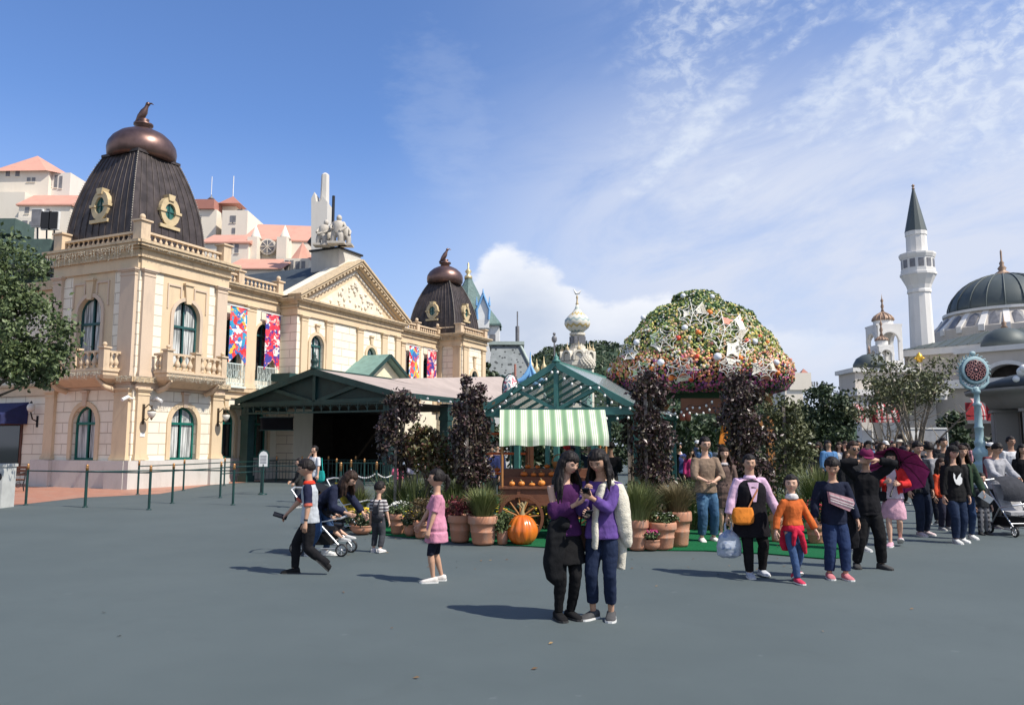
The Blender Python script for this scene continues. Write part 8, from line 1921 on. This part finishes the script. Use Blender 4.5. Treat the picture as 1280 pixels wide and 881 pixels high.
def cardi(o):
 b = MB(); H_ = 1.62
 b.loft([ring(Vector((x, y, z_)), Vector((1, 0, 0)), Vector((0, 1, 0)), rx, ry, 16) for x, y, z_, rx, ry in ((.06, .02, 1.37, .05, .05), (.13, .02, 1.33, .085, .085), (.18, .03, 1.2, .085, .10), (.20, .03, 1.02, .085, .10), (.22, .04, .86, .08, .085), (.25, .05, .74, .045, .05), (.26, .05, .70, .02, .03))])
 b.tube([(.18, .05, .9), (.19, .06, .66), (.175, .05, .48)], [.07, .05, .045], 10, flat=.6)
 b.tube([(.10, .03, 1.37), (.02, -.095, 1.30), (-.03, -.135, 1.12), (-.045, -.14, .98), (-.045, -.15, .84), (-.05, -.15, .70)], [.055, .07, .075, .06, .065, .055], 12, flat=.5)
 b.tube([(.10, .03, 1.37), (.0, .10, 1.36), (-.08, .09, 1.35)], [.04, .045, .04], 10)
 me = remesh(b, .010, 2); wrinkle(me, .010, 9, 6); me.materials.append(M('cream_knit', rough=.95, fn=lambda t_, b_, tc: t_.l.new(t_.mix(t_.step(t_.noise(tc, 40, 3), .3, .7), (.56, .52, .42), (.66, .62, .52)), b_.inputs['Base Color']), bump=.6, bs=70)); x = bpy.data.objects.new('knit_folds', me); COL.objects.link(x); x.parent = o
held('cardigan', 'cream cable knit cardigan draped over the shoulder of the woman in lilac', 'cardigan', t, None, cardi)
# white tick-free pale soles come with the shoe; socks
# ---- 9 man in taupe sweater, 10 woman in brown dress
t, J, I = person('tall man in taupe sweater and blue jeans standing on the turf, hands clasped', gnd(884, 677), D(8), 1.78, (.23, .165, .12), (.045, .10, .18), (.66, .64, .60), 'short', skin='fair', q='mid', blen=.075, sleeve=.62, hem=.485, glasses=True,
 feet={'R': (-.065, -.02), 'L': (.07, .0)}, hands={'R': (-.025, -.13, .60), 'L': (.03, -.12, .595)}, elb={'R': (-1., .1, -.6), 'L': (1., .1, -.6)}, head=(-.05, .05, 0), wide=1.5, bpat=('dots', (.10, .19, .30), 3))
t, J, I = person('woman with long hair in brown double-breasted dress beside the man in taupe', gnd(908, 670), D(-8), 1.60, (.15, .10, .085), (.56, .34, .24), (.55, .5, .45), 'long', m_hairb, 'fair', fem=True, q='mid', bkind='none', sleeve=.9, hem=.335, flare=1.14, collar=(.55, .5, .5),
 hands={'R': (-.16, .0, .5), 'L': (.15, -.04, .5)}, wide=1.3)
b = MB(); [b.ell((s * .035, -.125 - .0 * i, .98 - .1 * i), .011, 6, 5) for s in (-1, 1) for i in range(3)]; b.build('buttons', m_black, t)
# ---- 11 mother
t, J, I = person('woman in black tunic vest over pink blouse walking with an orange crossbody bag', gnd(941, 720), D(2), 1.52, (.62, .42, .56), (.013, .012, .013), (.45, .47, .52), 'short', m_hair, 'mid', fem=True, q='hi', bkind='leggings', sleeve=.93, hem=.48, girth=1.22, collar=(.62, .44, .58), wide=1.5,
 feet={'R': (-.045, -.06, 0, -.1), 'L': (.09, .02, .012, .1)}, hands={'R': (-.235, -.05, .47), 'L': (.235, -.06, .50)}, head=(-.15, .03, 0), curl=.8)
b = MB(); b.loft([ring(Vector((0, -.005, z_ * 1.52)), Vector((1, 0, 0)), Vector((0, 1, 0)), rx * 1.52, ry * 1.52, 22) for z_, rx, ry in ((.34, .168, .13), (.42, .158, .125), (.52, .142, .112), (.62, .130, .10), (.72, .136, .106), (.77, .132, .100), (.805, .112, .084), (.83, .070, .060))]); me = remesh(b, .012, 2); wrinkle(me, .010, 7, 2); me.materials.append(cloth((.012, .011, .014))); o = bpy.data.objects.new('tunic_vest', me); COL.objects.link(o); o.parent = t
b = MB(); b.mat(cloth((.62, .42, .56))); b.prism([(-.02, -.178, .98), (.02, -.178, .98), (.075, -.135, 1.23), (-.075, -.135, 1.23)], (0, -.008, 0)); b.build('blouse_front', None, t)
held('crossbody_bag', 'bright orange leather crossbody bag at the hip of the woman in black tunic', 'bag', t, None, lambda o: (bag(o, (.62, .20, .03), .30, .22, .13), strap(o, [(.06, -.01, .08), (.13, .01, .2), (.21, .04, .32), (.26, .10, .405), (.27, .20, .43), (.24, .3, .3)], .016, (.42, .17, .07))), (-.17, -.205, .80))
def pbag(o):
 b = MB(); rs = []
 for k, w, d in ((0, .07, .03), (.08, .16, .08), (.4, .17, .10), (.75, .14, .07), (.92, .07, .03), (1.0, .04, .02)): rs.append(ring(Vector((0, 0, -.36 + .36 * k)), Vector((1, 0, 0)), Vector((0, 1, 0)), w, d, 18))
 b.loft(rs)
 me = remesh(b, .012, 1); wrinkle(me, .012, 12, 4); me.materials.append(M('translucent_plastic', rough=.3, spec=.6, fn=lambda t_, b_, tc: (t_.l.new(t_.mix(t_.step(t_.noise(tc, 7, 3), .52, .60), (.42, .47, .56), (.18, .24, .40)), b_.inputs['Base Color']), setattr(b_.inputs['Alpha'], 'default_value', .82)))); x = bpy.data.objects.new('plastic_sack', me); COL.objects.link(x); x.parent = o
 b = MB(); [b.tube([(s * .04, 0, -.01), (s * .045, 0, .07), (s * .015, 0, .11)], [.02, .012, .008], 6) for s in (-1, 1)]; b.build('handles', MATS['translucent_plastic'], o)
held('plastic_bag', 'pale translucent plastic carrier bag hanging from the hand of the woman in black tunic', 'bag', t, None, pbag, J['R']['wr'] + Vector((-.0, -.02, -.17)))
# ---- 12 girl in orange
t, J, I = person('girl in orange sweatshirt with red jacket tied at her waist, walking', gnd(994, 727), D(12), 1.27, (.52, .12, .03), (.05, .09, .19), (.55, .05, .10), 'pony', m_hair, 'fair', kid=.5, fem=True, q='hi', bkind='leggings', sleeve=.93, hem=.50, scarf=(.62, .58, .56), wide=1.5,
 feet={'R': (-.03, -.10, 0, -.1), 'L': (.05, .09, .02, .0, .5)}, hands={'R': (-.20, -.02, .50), 'L': (.21, -.10, .47)}, head=(-.55, -.08, 0))
b = MB(); b.loft([ring(Vector((0, .0, z_ * 1.27)), Vector((1, 0, 0)), Vector((0, 1, 0)), rx * 1.27, ry * 1.27, 18) for z_, rx, ry in ((.56, .098, .08), (.53, .108, .088), (.50, .108, .088))]); b.loft([ring(Vector((0, .06, z_ * 1.27)), Vector((1, 0, 0)), Vector((0, 1, 0)), rx * 1.27, .03, 18) for z_, rx in ((.54, .10), (.45, .125), (.36, .135), (.30, .11))])
b.tube([(-.02, -.10, .68), (.03, -.13, .60), (.07, -.12, .48), (.10, -.10, .36)], [.025, .035, .04, .02], 8); b.tube([(-.02, -.10, .68), (-.06, -.12, .58), (-.07, -.11, .46)], [.025, .035, .02], 8)
me = remesh(b, .010, 2); wrinkle(me, .009, 9, 2); me.materials.append(cloth((.48, .02, .05))); o = bpy.data.objects.new('tied_jacket', me); COL.objects.link(o); o.parent = t
# ---- 13 boy in navy with pink sling bag
t, J, I = person('boy in navy sweater looking down, pink sling bag across his chest', gnd(1046, 722), D(-4), 1.50, (.014, .018, .036), (.022, .038, .095), (.50, .18, .20), 'boy', m_hair, 'mid', kid=.25, q='hi', bkind='trousers', blen=.07, sleeve=.95, hem=.46, wide=1.5,
 feet={'R': (-.07, -.03, 0, -.1), 'L': (.055, -.07, 0, .1)}, hands={'R': (-.17, -.03, .50), 'L': (.19, -.06, .46)}, head=(-.25, .35, 0))
held('sling_bag', 'pale pink sling bag with white stripes worn across the chest of the boy in navy', 'bag', t, None, lambda o: (lambda b: (b.prism([(-.15, 0, .12), (-.13, 0, -.03), (.10, 0, -.13), (.17, 0, -.03), (.15, 0, .03)], (0, -.09, 0)), b.mat(cloth((.7, .66, .64))), [b.bar((-.135, -.093, .10 - k), (.155, -.093, .00 - k), .01, .012) for k in (.02, .06, .09)], b.build('pouch', None, o)))((lambda b: b.mat(cloth((.60, .34, .36))))(MB())) or strap(o, [(.13, -.04, .05), (.17, .02, .22), (.12, .10, .30)], .014, (.62, .6, .58)) or strap(o, [(-.15, -.03, .1), (-.17, .05, .14), (-.14, .14, .2)], .014, (.62, .6, .58)), (.03, -.13, 1.0))
held('jacket', 'black jacket carried over the forearm of the boy in navy', 'jacket', t, None, lambda o: (lambda b: (b.loft([ring(Vector((x, y, z_)), Vector((1, 0, 0)), Vector((0, 1, 0)), rx, ry, 14) for x, y, z_, rx, ry in ((0, 0, .05, .05, .04), (.02, 0, -.1, .09, .06), (.04, 0, -.3, .11, .06), (.05, 0, -.42, .08, .04))]), (lambda me: (wrinkle(me, .012, 8, 2), me.materials.append(cloth((.010, .010, .012))), (lambda x: (COL.objects.link(x), setattr(x, 'parent', o)))(bpy.data.objects.new('folded_cloth', me))))(remesh(b, .012, 2))))(MB()), (.17, -.0, .80))
# ---- 14 black jacket, hands at maroon cap; 15 man behind shading his eyes
person('person in black jacket and maroon cap raising both hands to the cap', gnd(1088, 710), D(-4), 1.60, (.010, .010, .012), (.012, .012, .013), (.06, .06, .06), 'short', m_hair, 'mid', q='mid', sleeve=.95, hem=.46, wide=1.8, hat=('cap', (.16, .02, .07)), feet={'R': (-.11, .02, 0, -.2), 'L': (.09, -.02, 0, .45)},
 hands={'R': (-.075, -.07, .93), 'L': (.085, -.07, .94)}, elb={'R': (-1, -.1, .1), 'L': (1, -.1, .1)}, head=(0, .25, 0))
person('man in dark jacket and sunglasses behind the maroon cap', gnd(1072, 688), D(5), 1.70, (.016, .016, .018), (.015, .016, .02), (.4, .4, .4), 'short', m_hairb, 'tan', q='mid', sleeve=.95, glasses='sun', wide=1.6)
# ---- 16 woman with umbrella
t, J, I = person('woman in pink skirt and red cardigan walking left under a maroon umbrella', gnd(1119, 682), D(-28), 1.56, (.60, .50, .54), (.62, .36, .44), (.60, .36, .44), 'mid', m_hair, 'fair', fem=True, q='mid', bkind='skirt', blen=.29, flare=1.15, sleeve=.9, hem=.5, jacket=((.55, .03, .03), .52),
 feet={'R': (-.04, -.10, 0), 'L': (.05, .06, .03, .1, .4)}, hands={'R': (-.06, -.18, .70), 'L': (.08, -.20, .68)}, elb={'R': (-.8, .3, -.8), 'L': (.8, .3, -.8)}, head=(.1, .2, 0), curl=.9)
def umb(o):
 m = cloth((.42, .06, .22)); b = MB(); n = 8; R_ = .50; rows = 5; vs = [(0, 0, .22)]
 for j in range(1, rows + 1):
  q_ = j / rows
  for i in range(n * 2):
   a = 2 * pi * i / (n * 2); r = R_ * q_ * (1 if i % 2 == 0 else .95 - .05 * q_); vs.append((r * cos(a), r * sin(a), .22 - .24 * q_ ** 2 + (0 if i % 2 == 0 else .012 * q_)))
 N2 = n * 2; fs = [(0, 1 + i, 1 + (i + 1) % N2) for i in range(N2)] + [(1 + (j - 1) * N2 + i, 1 + j * N2 + i, 1 + j * N2 + (i + 1) % N2, 1 + (j - 1) * N2 + (i + 1) % N2) for j in range(1, rows) for i in range(N2)]
 b.add(vs, fs); b.build('canopy', m, o)
 for i in range(n): a = 2 * pi * i / n; b = MB(); b.tube([(R_ * q_ * cos(a), R_ * q_ * sin(a), .21 - .24 * q_ ** 2) for q_ in (0, .33, .66, 1.)], .005, 4); b.build('rib', m_black, o)
 b = MB(); b.tube([(0, 0, .26), (0, 0, -.62)], .009, 8); b.build('pole', m_black, o); b = MB(); b.tube([(0, 0, -.60), (0, 0, -.74)], .018, 8); b.build('handle', m_black, o)
held('umbrella', 'open maroon umbrella tilted over the woman in pink skirt', 'umbrella', t, None, umb, (.12, .06, 1.30), 0, (0, 0)).rotation_euler = Vector((.52, .62, .58)).to_track_quat('Z', 'Y').to_euler()
held('handbag', 'small black handbag at the side of the woman with the umbrella', 'bag', t, None, lambda o: (bag(o, (.012, .012, .014), .2, .17, .08), strap(o, [(-.06, 0, .07), (.02, .03, .4), (.14, .05, .56), (.08, 0, .07)], .008, (.02, .02, .02))), (-.17, -.1, .84))
# ---- 17.. walkers on the right
gC = 'visitors walking on the right side'
t, J, I = person('man in black jacket with camera strap walking left of the long-haired woman', gnd(1152, 669), D(14), 1.72, (.014, .017, .026), (.020, .028, .05), (.55, .45, .45), 'boy', m_hair, 'fair', q='mid', sleeve=.95, hem=.46, wide=1.8, feet={'R': (-.06, -.05), 'L': (.09, .03)}, head=(-.3, .2, 0))
held('camera', 'black camera hanging at the left hip of the man in black jacket', 'camera', t, None, lambda o: (lambda b: (b.box(-.07, .07, -.03, .03, -.045, .045), b.tube([(0, -.03, 0), (0, -.12, 0)], .035, 12), b.build('camera_body', m_black, o)))(MB()) or strap(o, [(-.06, .03, .04), (.02, .1, .35), (.1, .14, .62)], .008, (.02, .02, .02)), (-.16, -.13, .86))
person('man in light grey sweatshirt partly behind the man in black jacket', gnd(1167, 655), D(170), 1.70, (.27, .27, .28), (.02, .022, .03), (.1, .1, .1), 'short', m_hair, 'fair', q='mid', sleeve=.95, wide=1.5)
t, J, I = person('woman in black sweatshirt printed with a white animal shape, wide jeans', gnd(1197, 678), D(6), 1.63, (.012, .012, .013), (.020, .032, .065), (.62, .62, .60), 'mid', m_hair, 'fair', fem=True, q='mid', sleeve=.95, hem=.44, wide=2., hat=('cap', (.02, .02, .02)), feet={'R': (-.05, -.05), 'L': (.07, .04)}, head=(-.1, .05, 0))
b = MB(); pts = [(-.10, .10), (-.07, .06), (-.075, .0), (-.05, -.02), (-.02, .03), (.0, .06), (.045, .10), (.03, .04), (.06, .0), (.05, -.08), (.0, -.12), (-.06, -.10), (-.09, -.04), (-.105, .02)]
b.add([(x * 1., -.152 - .0 * abs(x), 1.13 + z_) for x, z_ in pts], [tuple(range(len(pts)))]); b.add([(x, -.1515, 1.13 + z_) for x, z_ in pts[::-1]], [tuple(range(len(pts)))]);
o = b.build('white_print', m_white, t)
t, J, I = person('long-haired woman in dark green jacket holding a white sheet of paper', gnd(1208, 673), D(-10), 1.64, (.03, .03, .03), (.022, .04, .085), (.60, .60, .58), 'long', m_hairb, 'mid', fem=True, q='mid', sleeve=.9, jacket=((.035, .06, .035), .47), hands={'L': (.17, -.10, .53), 'R': (-.14, -.03, .5)}, head=(.15, 0, 0))
held('paper_sheet', 'white folded leaflet in the hand of the woman in dark green jacket', 'leaflet', t, None, lambda o: (lambda b: (b.box(-.12, .12, -.004, .004, -.06, .06), b.build('sheet', m_white, o)))(MB()), J['L']['wr'] + J['L']['hd'] * .12, 0, (.3, D(35)))
person('small child in dark sweater and checked trousers beside the stroller man', gnd(1230, 668), D(0), 1.12, (.025, .028, .032), (.04, .04, .045), (.05, .05, .05), 'short', m_hair, 'fair', kid=.8, q='mid', sleeve=.9, bpat=('check', (.16, .16, .17), 70), wide=1.4, group=None)
t, J, I = person('man in light grey jacket pushing the right-hand stroller', gnd(1250, 660), D(10), 1.70, (.36, .36, .38), (.02, .02, .022), (.1, .1, .1), 'boy', m_hair, 'mid', q='mid', sleeve=.95, wide=1.6, hands={'R': (-.10, -.22, .60), 'L': (.12, -.22, .60)}, head=(.1, .3, 0), girth=1.08)
person('person in white cap behind the man with the stroller', gnd(1243, 640), D(20), 1.70, (.16, .05, .06), (.02, .02, .03), (.1, .1, .1), 'short', m_hair, 'mid', q='mid', hat=('cap', (.68, .68, .68)), wide=1.4)
person('broad man in white long-sleeved t-shirt at the right edge', gnd(1269, 638), D(0), 1.86, (.60, .60, .61), (.03, .03, .04), (.1, .1, .1), 'short', m_hair, 'tan', q='mid', girth=1.15, wide=1.4)
person('person in black cut off by the right edge of the view', gnd(1284, 648), D(-20), 1.66, (.012, .012, .013), (.02, .02, .02), (.1, .1, .1), 'mid', m_hair, 'mid', q='mid', fem=True, wide=1.6)
person('tall man in dark jacket in the middle of the right group, walking towards us', gnd(1184, 640), D(-5), 1.82, (.03, .03, .032), (.02, .02, .03), (.1, .1, .1), 'short', m_hair, 'mid', q='mid', wide=1.5)
person('child in orange-red jacket between the grey sweatshirt and the animal print', gnd(1181, 662), D(10), 1.38, (.55, .07, .03), (.03, .03, .05), (.3, .3, .3), 'mid', m_hairb, 'mid', kid=.4, q='mid', wide=1.5)
person('man in dark sweater with wavy hair left of the tall man', gnd(1166, 632), D(0), 1.70, (.02, .02, .022), (.02, .02, .03), (.1, .1, .1), 'short', m_hair, 'mid', q='mid', wide=1.4)
person('woman in pale blouse carrying a white bag by the turquoise post', gnd(1209, 633), D(30), 1.6, (.55, .53, .50), (.03, .04, .07), (.3, .3, .3), 'mid', m_hairb, 'fair', fem=True, q='mid')
# ---- strollers
def stroller(label, loc, rz, c, seatc, child=None, s=1.):
 t = thing('stroller', label, 'stroller', loc, rz); m_al = M('aluminium_tube', (.55, .56, .57), .35, .7)
 b = MB()
 for x in (-.24, .24): b.tube([(x, -.42, .12), (x, -.05, .50), (x, .30, .86), (x, .42, 1.02)], .014, 8); b.tube([(x, .30, .12), (x, -.02, .52)], .014, 8); b.tube([(x, -.42, .12), (x, .30, .12)], .010, 6)
 b.tube([(-.24, .42, 1.02), (0, .46, 1.04), (.24, .42, 1.02)], .018, 8); b.tube([(-.24, -.30, .24), (.24, -.30, .24)], .012, 6); b.tube([(-.24, -.38, .58), (0, -.46, .62), (.24, -.38, .58)], .018, 8); b.tube([(-.24, -.38, .58), (-.24, -.05, .52)], .012, 6); b.tube([(.24, -.38, .58), (.24, -.05, .52)], .012, 6); b.build('frame', m_al, t)
 b = MB(); b.loft([[Vector((x * .22, y, z_)) for x, y, z_ in ((-1, yy, zz - .03), (1, yy, zz - .03), (1, yy, zz + .03), (-1, yy, zz + .03))] for yy, zz in ((-.30, .42), (-.08, .44))], False)
 b.loft([[Vector((x * .21, yy + o_, zz)) for x, o_ in ((-1, -.03), (1, -.03), (1, .03), (-1, .03))] for yy, zz in ((-.06, .42), (.10, .70), (.20, .96))], False); b.build('seat', cloth(seatc), t)
 b = MB(); vs = []; n = 8
 for j in range(n + 1):
  a = -.15 + (pi * .62) * j / n
  for i in range(9): u = -1 + 2 * i / 8; vs.append((u * .25, .12 - .34 * sin(a + .2) * sqrt(1 - .25 * u * u), .78 + .34 * cos(a + .2) * sqrt(1 - .35 * u * u)))
 b.add(vs, [(j * 9 + i, j * 9 + i + 1, (j + 1) * 9 + i + 1, (j + 1) * 9 + i) for j in range(n) for i in range(8)], True); b.build('canopy', cloth(c), t)
 b = MB(); b.box(-.2, .2, -.22, .26, .17, .34); b.build('basket', cloth((.015, .015, .016)), t)
 for x in (-.25, .25):
  for y, r in ((-.42, .10), (.30, .12)):
   T = Matrix.Translation((x, y, r)) @ Matrix.Rotation(pi / 2, 4, 'Y'); b = MB(T); b.lathe((0, 0, -.02), [(r * .78, 0), (r * .97, .004), (r, .02), (r * .97, .036), (r * .78, .04)], 22, cap=False); w = b.build('wheel', m_black, t)
   b = MB(T); b.lathe((0, 0, -.022), [(r * .16, 0), (r * .16, .044)], 10); [b.bar((0, 0, 0), (r * .8 * cos(a), r * .8 * sin(a), 0), .016, .012) for a in [k * 2 * pi / 6 for k in range(6)]]; b.lathe((0, 0, -.015), [(r * .80, 0), (r * .80, .03), (r * .72, .03), (r * .72, 0)], 20, cap=False); b.build('rim', m_al, w)
 return t
p = gnd(394, 694); st = stroller('black stroller with silver frame behind the striding boy, child inside', p + Vector((.05, .15, 0)), D(84), (.015, .016, .02), (.02, .02, .024))
person('small child sitting in the stroller with striped shoes sticking out', Vector((st.location.x + .0, st.location.y, .0)), D(84), 1.0, (.03, .03, .035), (.03, .03, .035), (.5, .5, .5), 'short', m_hair, 'fair', kid=1., q='mid', hip=(0, -.02, .49), lean=(0, -.25), feet={'L': (.09, -.48, .20, .1), 'R': (-.09, -.46, .18, -.1)}, hands={'L': (.14, -.28, .56), 'R': (-.14, -.26, .56)}, bkind='shorts', blen=.40, sleeve=.9, head=(0, .1, 0))
stroller('second black stroller with yellow and white trim parked behind the bending woman', gnd(434, 664) + Vector((0, .2, 0)), D(60), (.03, .03, .03), (.5, .36, .04))
stroller('black and grey stroller with white front frame pushed at the right edge', gnd(1266, 668), D(4), (.05, .052, .06), (.35, .35, .36))
# ------------------------------------------------------------ the crowd further back: every visitor is a person of their own
GCR = 'visitors in the distant crowd'
rng = random.Random(41)
dk = (.02, .02, .024)
def far(label, px, Y, H, top, bottom=dk, hair='short', rz=0, hat=None, fem=False, jk=None, group=GCR, skin=None, kid=0., pat=None, **kw):
 return person(label, gx(px, Y, 1.), D(rz), H, top, bottom, (.12, .12, .12), hair, m_hairb if int(px) % 3 == 0 else m_hair, skin or ('fair', 'mid', 'tan')[int(px) % 3], q='lo', hat=hat, fem=fem, jacket=jk, group=group, kid=kid, wide=1.4, pat=pat, sleeve=.9, feet={'L': (.06, rng.uniform(-.07, .07)), 'R': (-.06, rng.uniform(-.07, .07))}, head=(rng.uniform(-.6, .6), rng.uniform(-.05, .3), 0), lean=(rng.uniform(-.05, .05), rng.uniform(-.03, .1)), girth=rng.uniform(.95, 1.15),
  hands=rng.choice([{}, {}, {'R': (-.06, -.16, .72)}, {'L': (.06, -.16, .74)}, {'R': (-.03, -.13, .62), 'L': (.04, -.13, .61)}, {'R': (-.13, -.17, .9)}, {'L': (.02, -.12, .86)}]), **kw)
seen = [
 (1022, 30, 1.74, dk, 'mid', 0, None, True, 'long-haired woman in black coat at the left end of the distant crowd', None),
 (1036, 28, 1.78, (.08, .19, .38), 'short', 5, None, False, 'man in blue denim jacket near the left end of the distant crowd', ((.10, .22, .42), .45)),
 (1050, 28.5, 1.75, (.62, .60, .58), 'long', -8, None, True, 'woman in grey cardigan over white top beside the red jacket', ((.22, .21, .22), .40)),
 (1056.5, 31, 1.80, (.52, .03, .03), 'short', 25, None, False, 'person in bright red jacket in the distant crowd', None),
 (1059, 24, 1.48, (.58, .36, .06), 'mid', 0, None, True, 'woman in yellow top below the red jacket', None),
 (1065, 33, 1.80, dk, 'short', 0, None, False, 'man in black right of the bright red jacket', None),
 (1073, 32, 1.82, (.03, .035, .05), 'short', 10, None, False, 'man in dark navy above the sunglasses man', None),
 (1086, 30, 1.80, (.12, .20, .34), 'short', 0, ('cap', (.02, .02, .02)), False, 'person in black cap and pale blue shirt left of the umbrella', None),
 (1095, 34, 1.80, (.25, .18, .14), 'short', -10, None, False, 'man in tan sweater far back above the umbrella', None),
 (1101, 28, 1.74, (.20, .14, .09), 'long', 0, None, True, 'woman in brown patterned blouse above the umbrella', None),
 (1107, 33, 1.82, (.05, .05, .06), 'short', 0, ('cap', (.66, .66, .66)), False, 'person in white cap above the umbrella', None),
 (1113, 23, 1.60, (.12, .02, .05), 'short', 0, None, True, 'woman in sunglasses and maroon top just above the umbrella', None),
 (1117, 31, 1.76, (.22, .22, .22), 'short', 15, None, False, 'man in grey shirt above the umbrella top', None),
 (1125, 34, 1.88, (.62, .60, .58), 'short', 0, ('sun', (.62, .58, .50)), True, 'woman all in white with pale sun hat', None),
 (1126, 24, 1.62, (.11, .03, .05), 'short', 5, ('cap', (.02, .02, .03)), False, 'man in dark cap and maroon jacket right of the umbrella top', None),
 (1134, 27, 1.66, (.05, .07, .16), 'mid', 0, None, True, 'woman in blue top left of the straw hat', None),
 (1142, 32, 1.82, (.06, .08, .12), 'short', 0, ('sun', (.10, .08, .07)), False, 'person in dark brimmed hat beside the tree trunks', None),
 (1150, 29, 1.78, (.08, .08, .09), 'short', 0, ('sun', (.56, .42, .22)), False, 'person in yellow straw hat beneath the bare tree', None),
 (1159, 34, 1.80, (.30, .08, .07), 'mid', 0, None, True, 'woman in brick red top beneath the bare tree', None),
]
for px, Y, H, top, hair, rz, hat, fem, lab, jk in seen: far(lab, px, Y, H, top, dk, hair, rz, hat, fem, jk, glasses='sun' if 'sunglasses' in lab and 'above the sung' not in lab else False)
tops = [('black', dk), ('white', (.60, .60, .58)), ('navy', (.025, .035, .08)), ('grey', (.20, .20, .21)), ('dark red', (.24, .02, .03)), ('beige', (.42, .34, .25)), ('denim blue', (.08, .15, .28)), ('dark green', (.03, .07, .04)), ('pink', (.55, .28, .32)), ('mustard', (.42, .26, .05)), ('lilac', (.34, .26, .42)), ('brown', (.12, .07, .045))]
hats = [None, None, None, ('cap', (.6, .6, .6)), None, ('cap', (.03, .03, .04)), None, None, ('cap', (.35, .05, .05))]
hn = {0: '', 1: ''}
zones = [('beside the dark bushy tree', 1012, 1034, 36, 46), ('in front of the white column', 1064, 1090, 38, 50), ('before the dark doorway', 1092, 1118, 38, 50), ('by the thin tree trunks', 1128, 1162, 38, 46), ('near the grey hoarding', 1160, 1205, 36, 46), ('left of the turquoise post', 1188, 1212, 30, 40), ('right of the turquoise post', 1226, 1246, 30, 42), ('in the pavilion shade', 1246, 1276, 34, 44)]
i = 0; used = set()
for zi, (zn, x0, x1, y0, y1) in enumerate(zones):
 for k in range(5):
  for tr in range(30):
   ti = rng.randrange(len(tops)); fem = rng.random() < .5; ha = rng.choice(hats); hs = rng.choice(['mid', 'long']) if fem else 'short'
   lab = '%s in %s top%s %s' % ('far woman' if fem else 'far man', tops[ti][0], {None: '', (.6, .6, .6): ' and pale cap', (.03, .03, .04): ' and black cap', (.35, .05, .05): ' and red cap'}[ha[1] if ha else None], zn)
   if lab not in used: break
  used.add(lab); px = x0 + (x1 - x0) * (k + rng.random()) / 5
  far(lab, px, rng.uniform(y0, y1), rng.uniform(1.70, 1.86), tops[ti][1], rng.choice([dk, (.03, .05, .10), (.2, .18, .15)]), hs, rng.choice([0, 20, -20, 170, 60, -70]), ha, fem)
# people among the trees, in the glasshouse and below the flower dome
for lab, px, Y, H, top, kw in [
 ('child in pink top half hidden by the leftmost dark tree', 497, 27, 1.2, (.58, .12, .20), dict(kid=.6)),
 ('child with grey top seen between the dark trees at left', 517, 30, 1.35, (.40, .36, .42), dict(kid=.5)),
 ('person in white shirt behind the red and green sapling', 513, 33, 1.72, (.55, .60, .66), {}),
 ('person in cream jacket right of the red and green sapling', 539, 34, 1.76, (.62, .56, .46), dict(fem=True, hair='mid')),
 ('person in navy inside the left of the glasshouse', 613, 23, 1.66, (.03, .04, .12), {}),
 ('person in black cap and navy inside the glasshouse left', 621, 25, 1.7, (.03, .035, .08), dict(hat=('cap', (.02, .02, .02)))),
 ('person in red and white striped costume top and red hood behind the cart', 709, 21.5, 1.66, (.60, .58, .56), dict(pat=('stripe', (.50, .03, .03), 30), hat=('cap', (.48, .03, .03)))),
 ('person in red top behind the striped costume', 716, 23, 1.62, (.48, .03, .04), dict(fem=True, hair='mid')),
 ('person in black with white cap in the right half of the glasshouse', 738, 22, 1.70, (.03, .04, .06), dict(hat=('cap', (.62, .62, .62)))),
 ('tall person in black at the right front of the glasshouse', 763, 19.5, 1.72, (.015, .015, .018), dict(rz=160)),
 ('person in black bending near the green posts under the flower dome', 843, 22.5, 1.62, (.02, .02, .022), dict(rz=60)),
 ('person in dark blue under the left of the flower dome', 850, 26, 1.70, (.05, .07, .20), {}),
 ('woman in magenta top under the flower dome', 864, 25, 1.55, (.45, .04, .16), dict(fem=True, hair='mid')),
 ('person in white hat under the middle of the flower dome', 872, 29, 1.80, (.10, .12, .18), dict(hat=('cap', (.68, .68, .68)))),
 ('person in blue shirt right of the white hat under the flower dome', 881, 28, 1.76, (.07, .13, .24), {}),
 ('person in grey under the right of the flower dome', 899, 30, 1.72, (.2, .2, .21), dict(rz=150)),
 ('woman in white near the purple tree base beyond the dome', 845, 31, 1.74, (.58, .6, .64), dict(fem=True, hair='mid')),
]: far(lab, px, Y, H, top, group='visitors among the trees and under the dome', **kw)
for o in list(tmp_scene.collection.objects): bpy.data.objects.remove(o)
bpy.data.scenes.remove(tmp_scene)
lm = MB(); rng = random.Random(9)
for i in range(124):
 px, py = (rng.uniform(430, 1040), rng.uniform(655, 712)) if i < 110 else (rng.uniform(60, 1240), rng.uniform(640, 860)); p = gnd(px, py); p.z = .028 if py < 690 else .01
 a = rng.uniform(0, 6.28); s = rng.uniform(.012, .03); u = Vector((cos(a), sin(a), .15)) * s; w = Vector((-sin(a), cos(a), .1)) * s * .5
 lm.add([p - u, p + w + Vector((0, 0, .006)), p + u, p - w], [(0, 1, 2, 3)])
lm.build('fallen_leaves', leaf_mat('dry_leaf_litter', (.10, .06, .03), (.30, .20, .09)), kind='stuff')
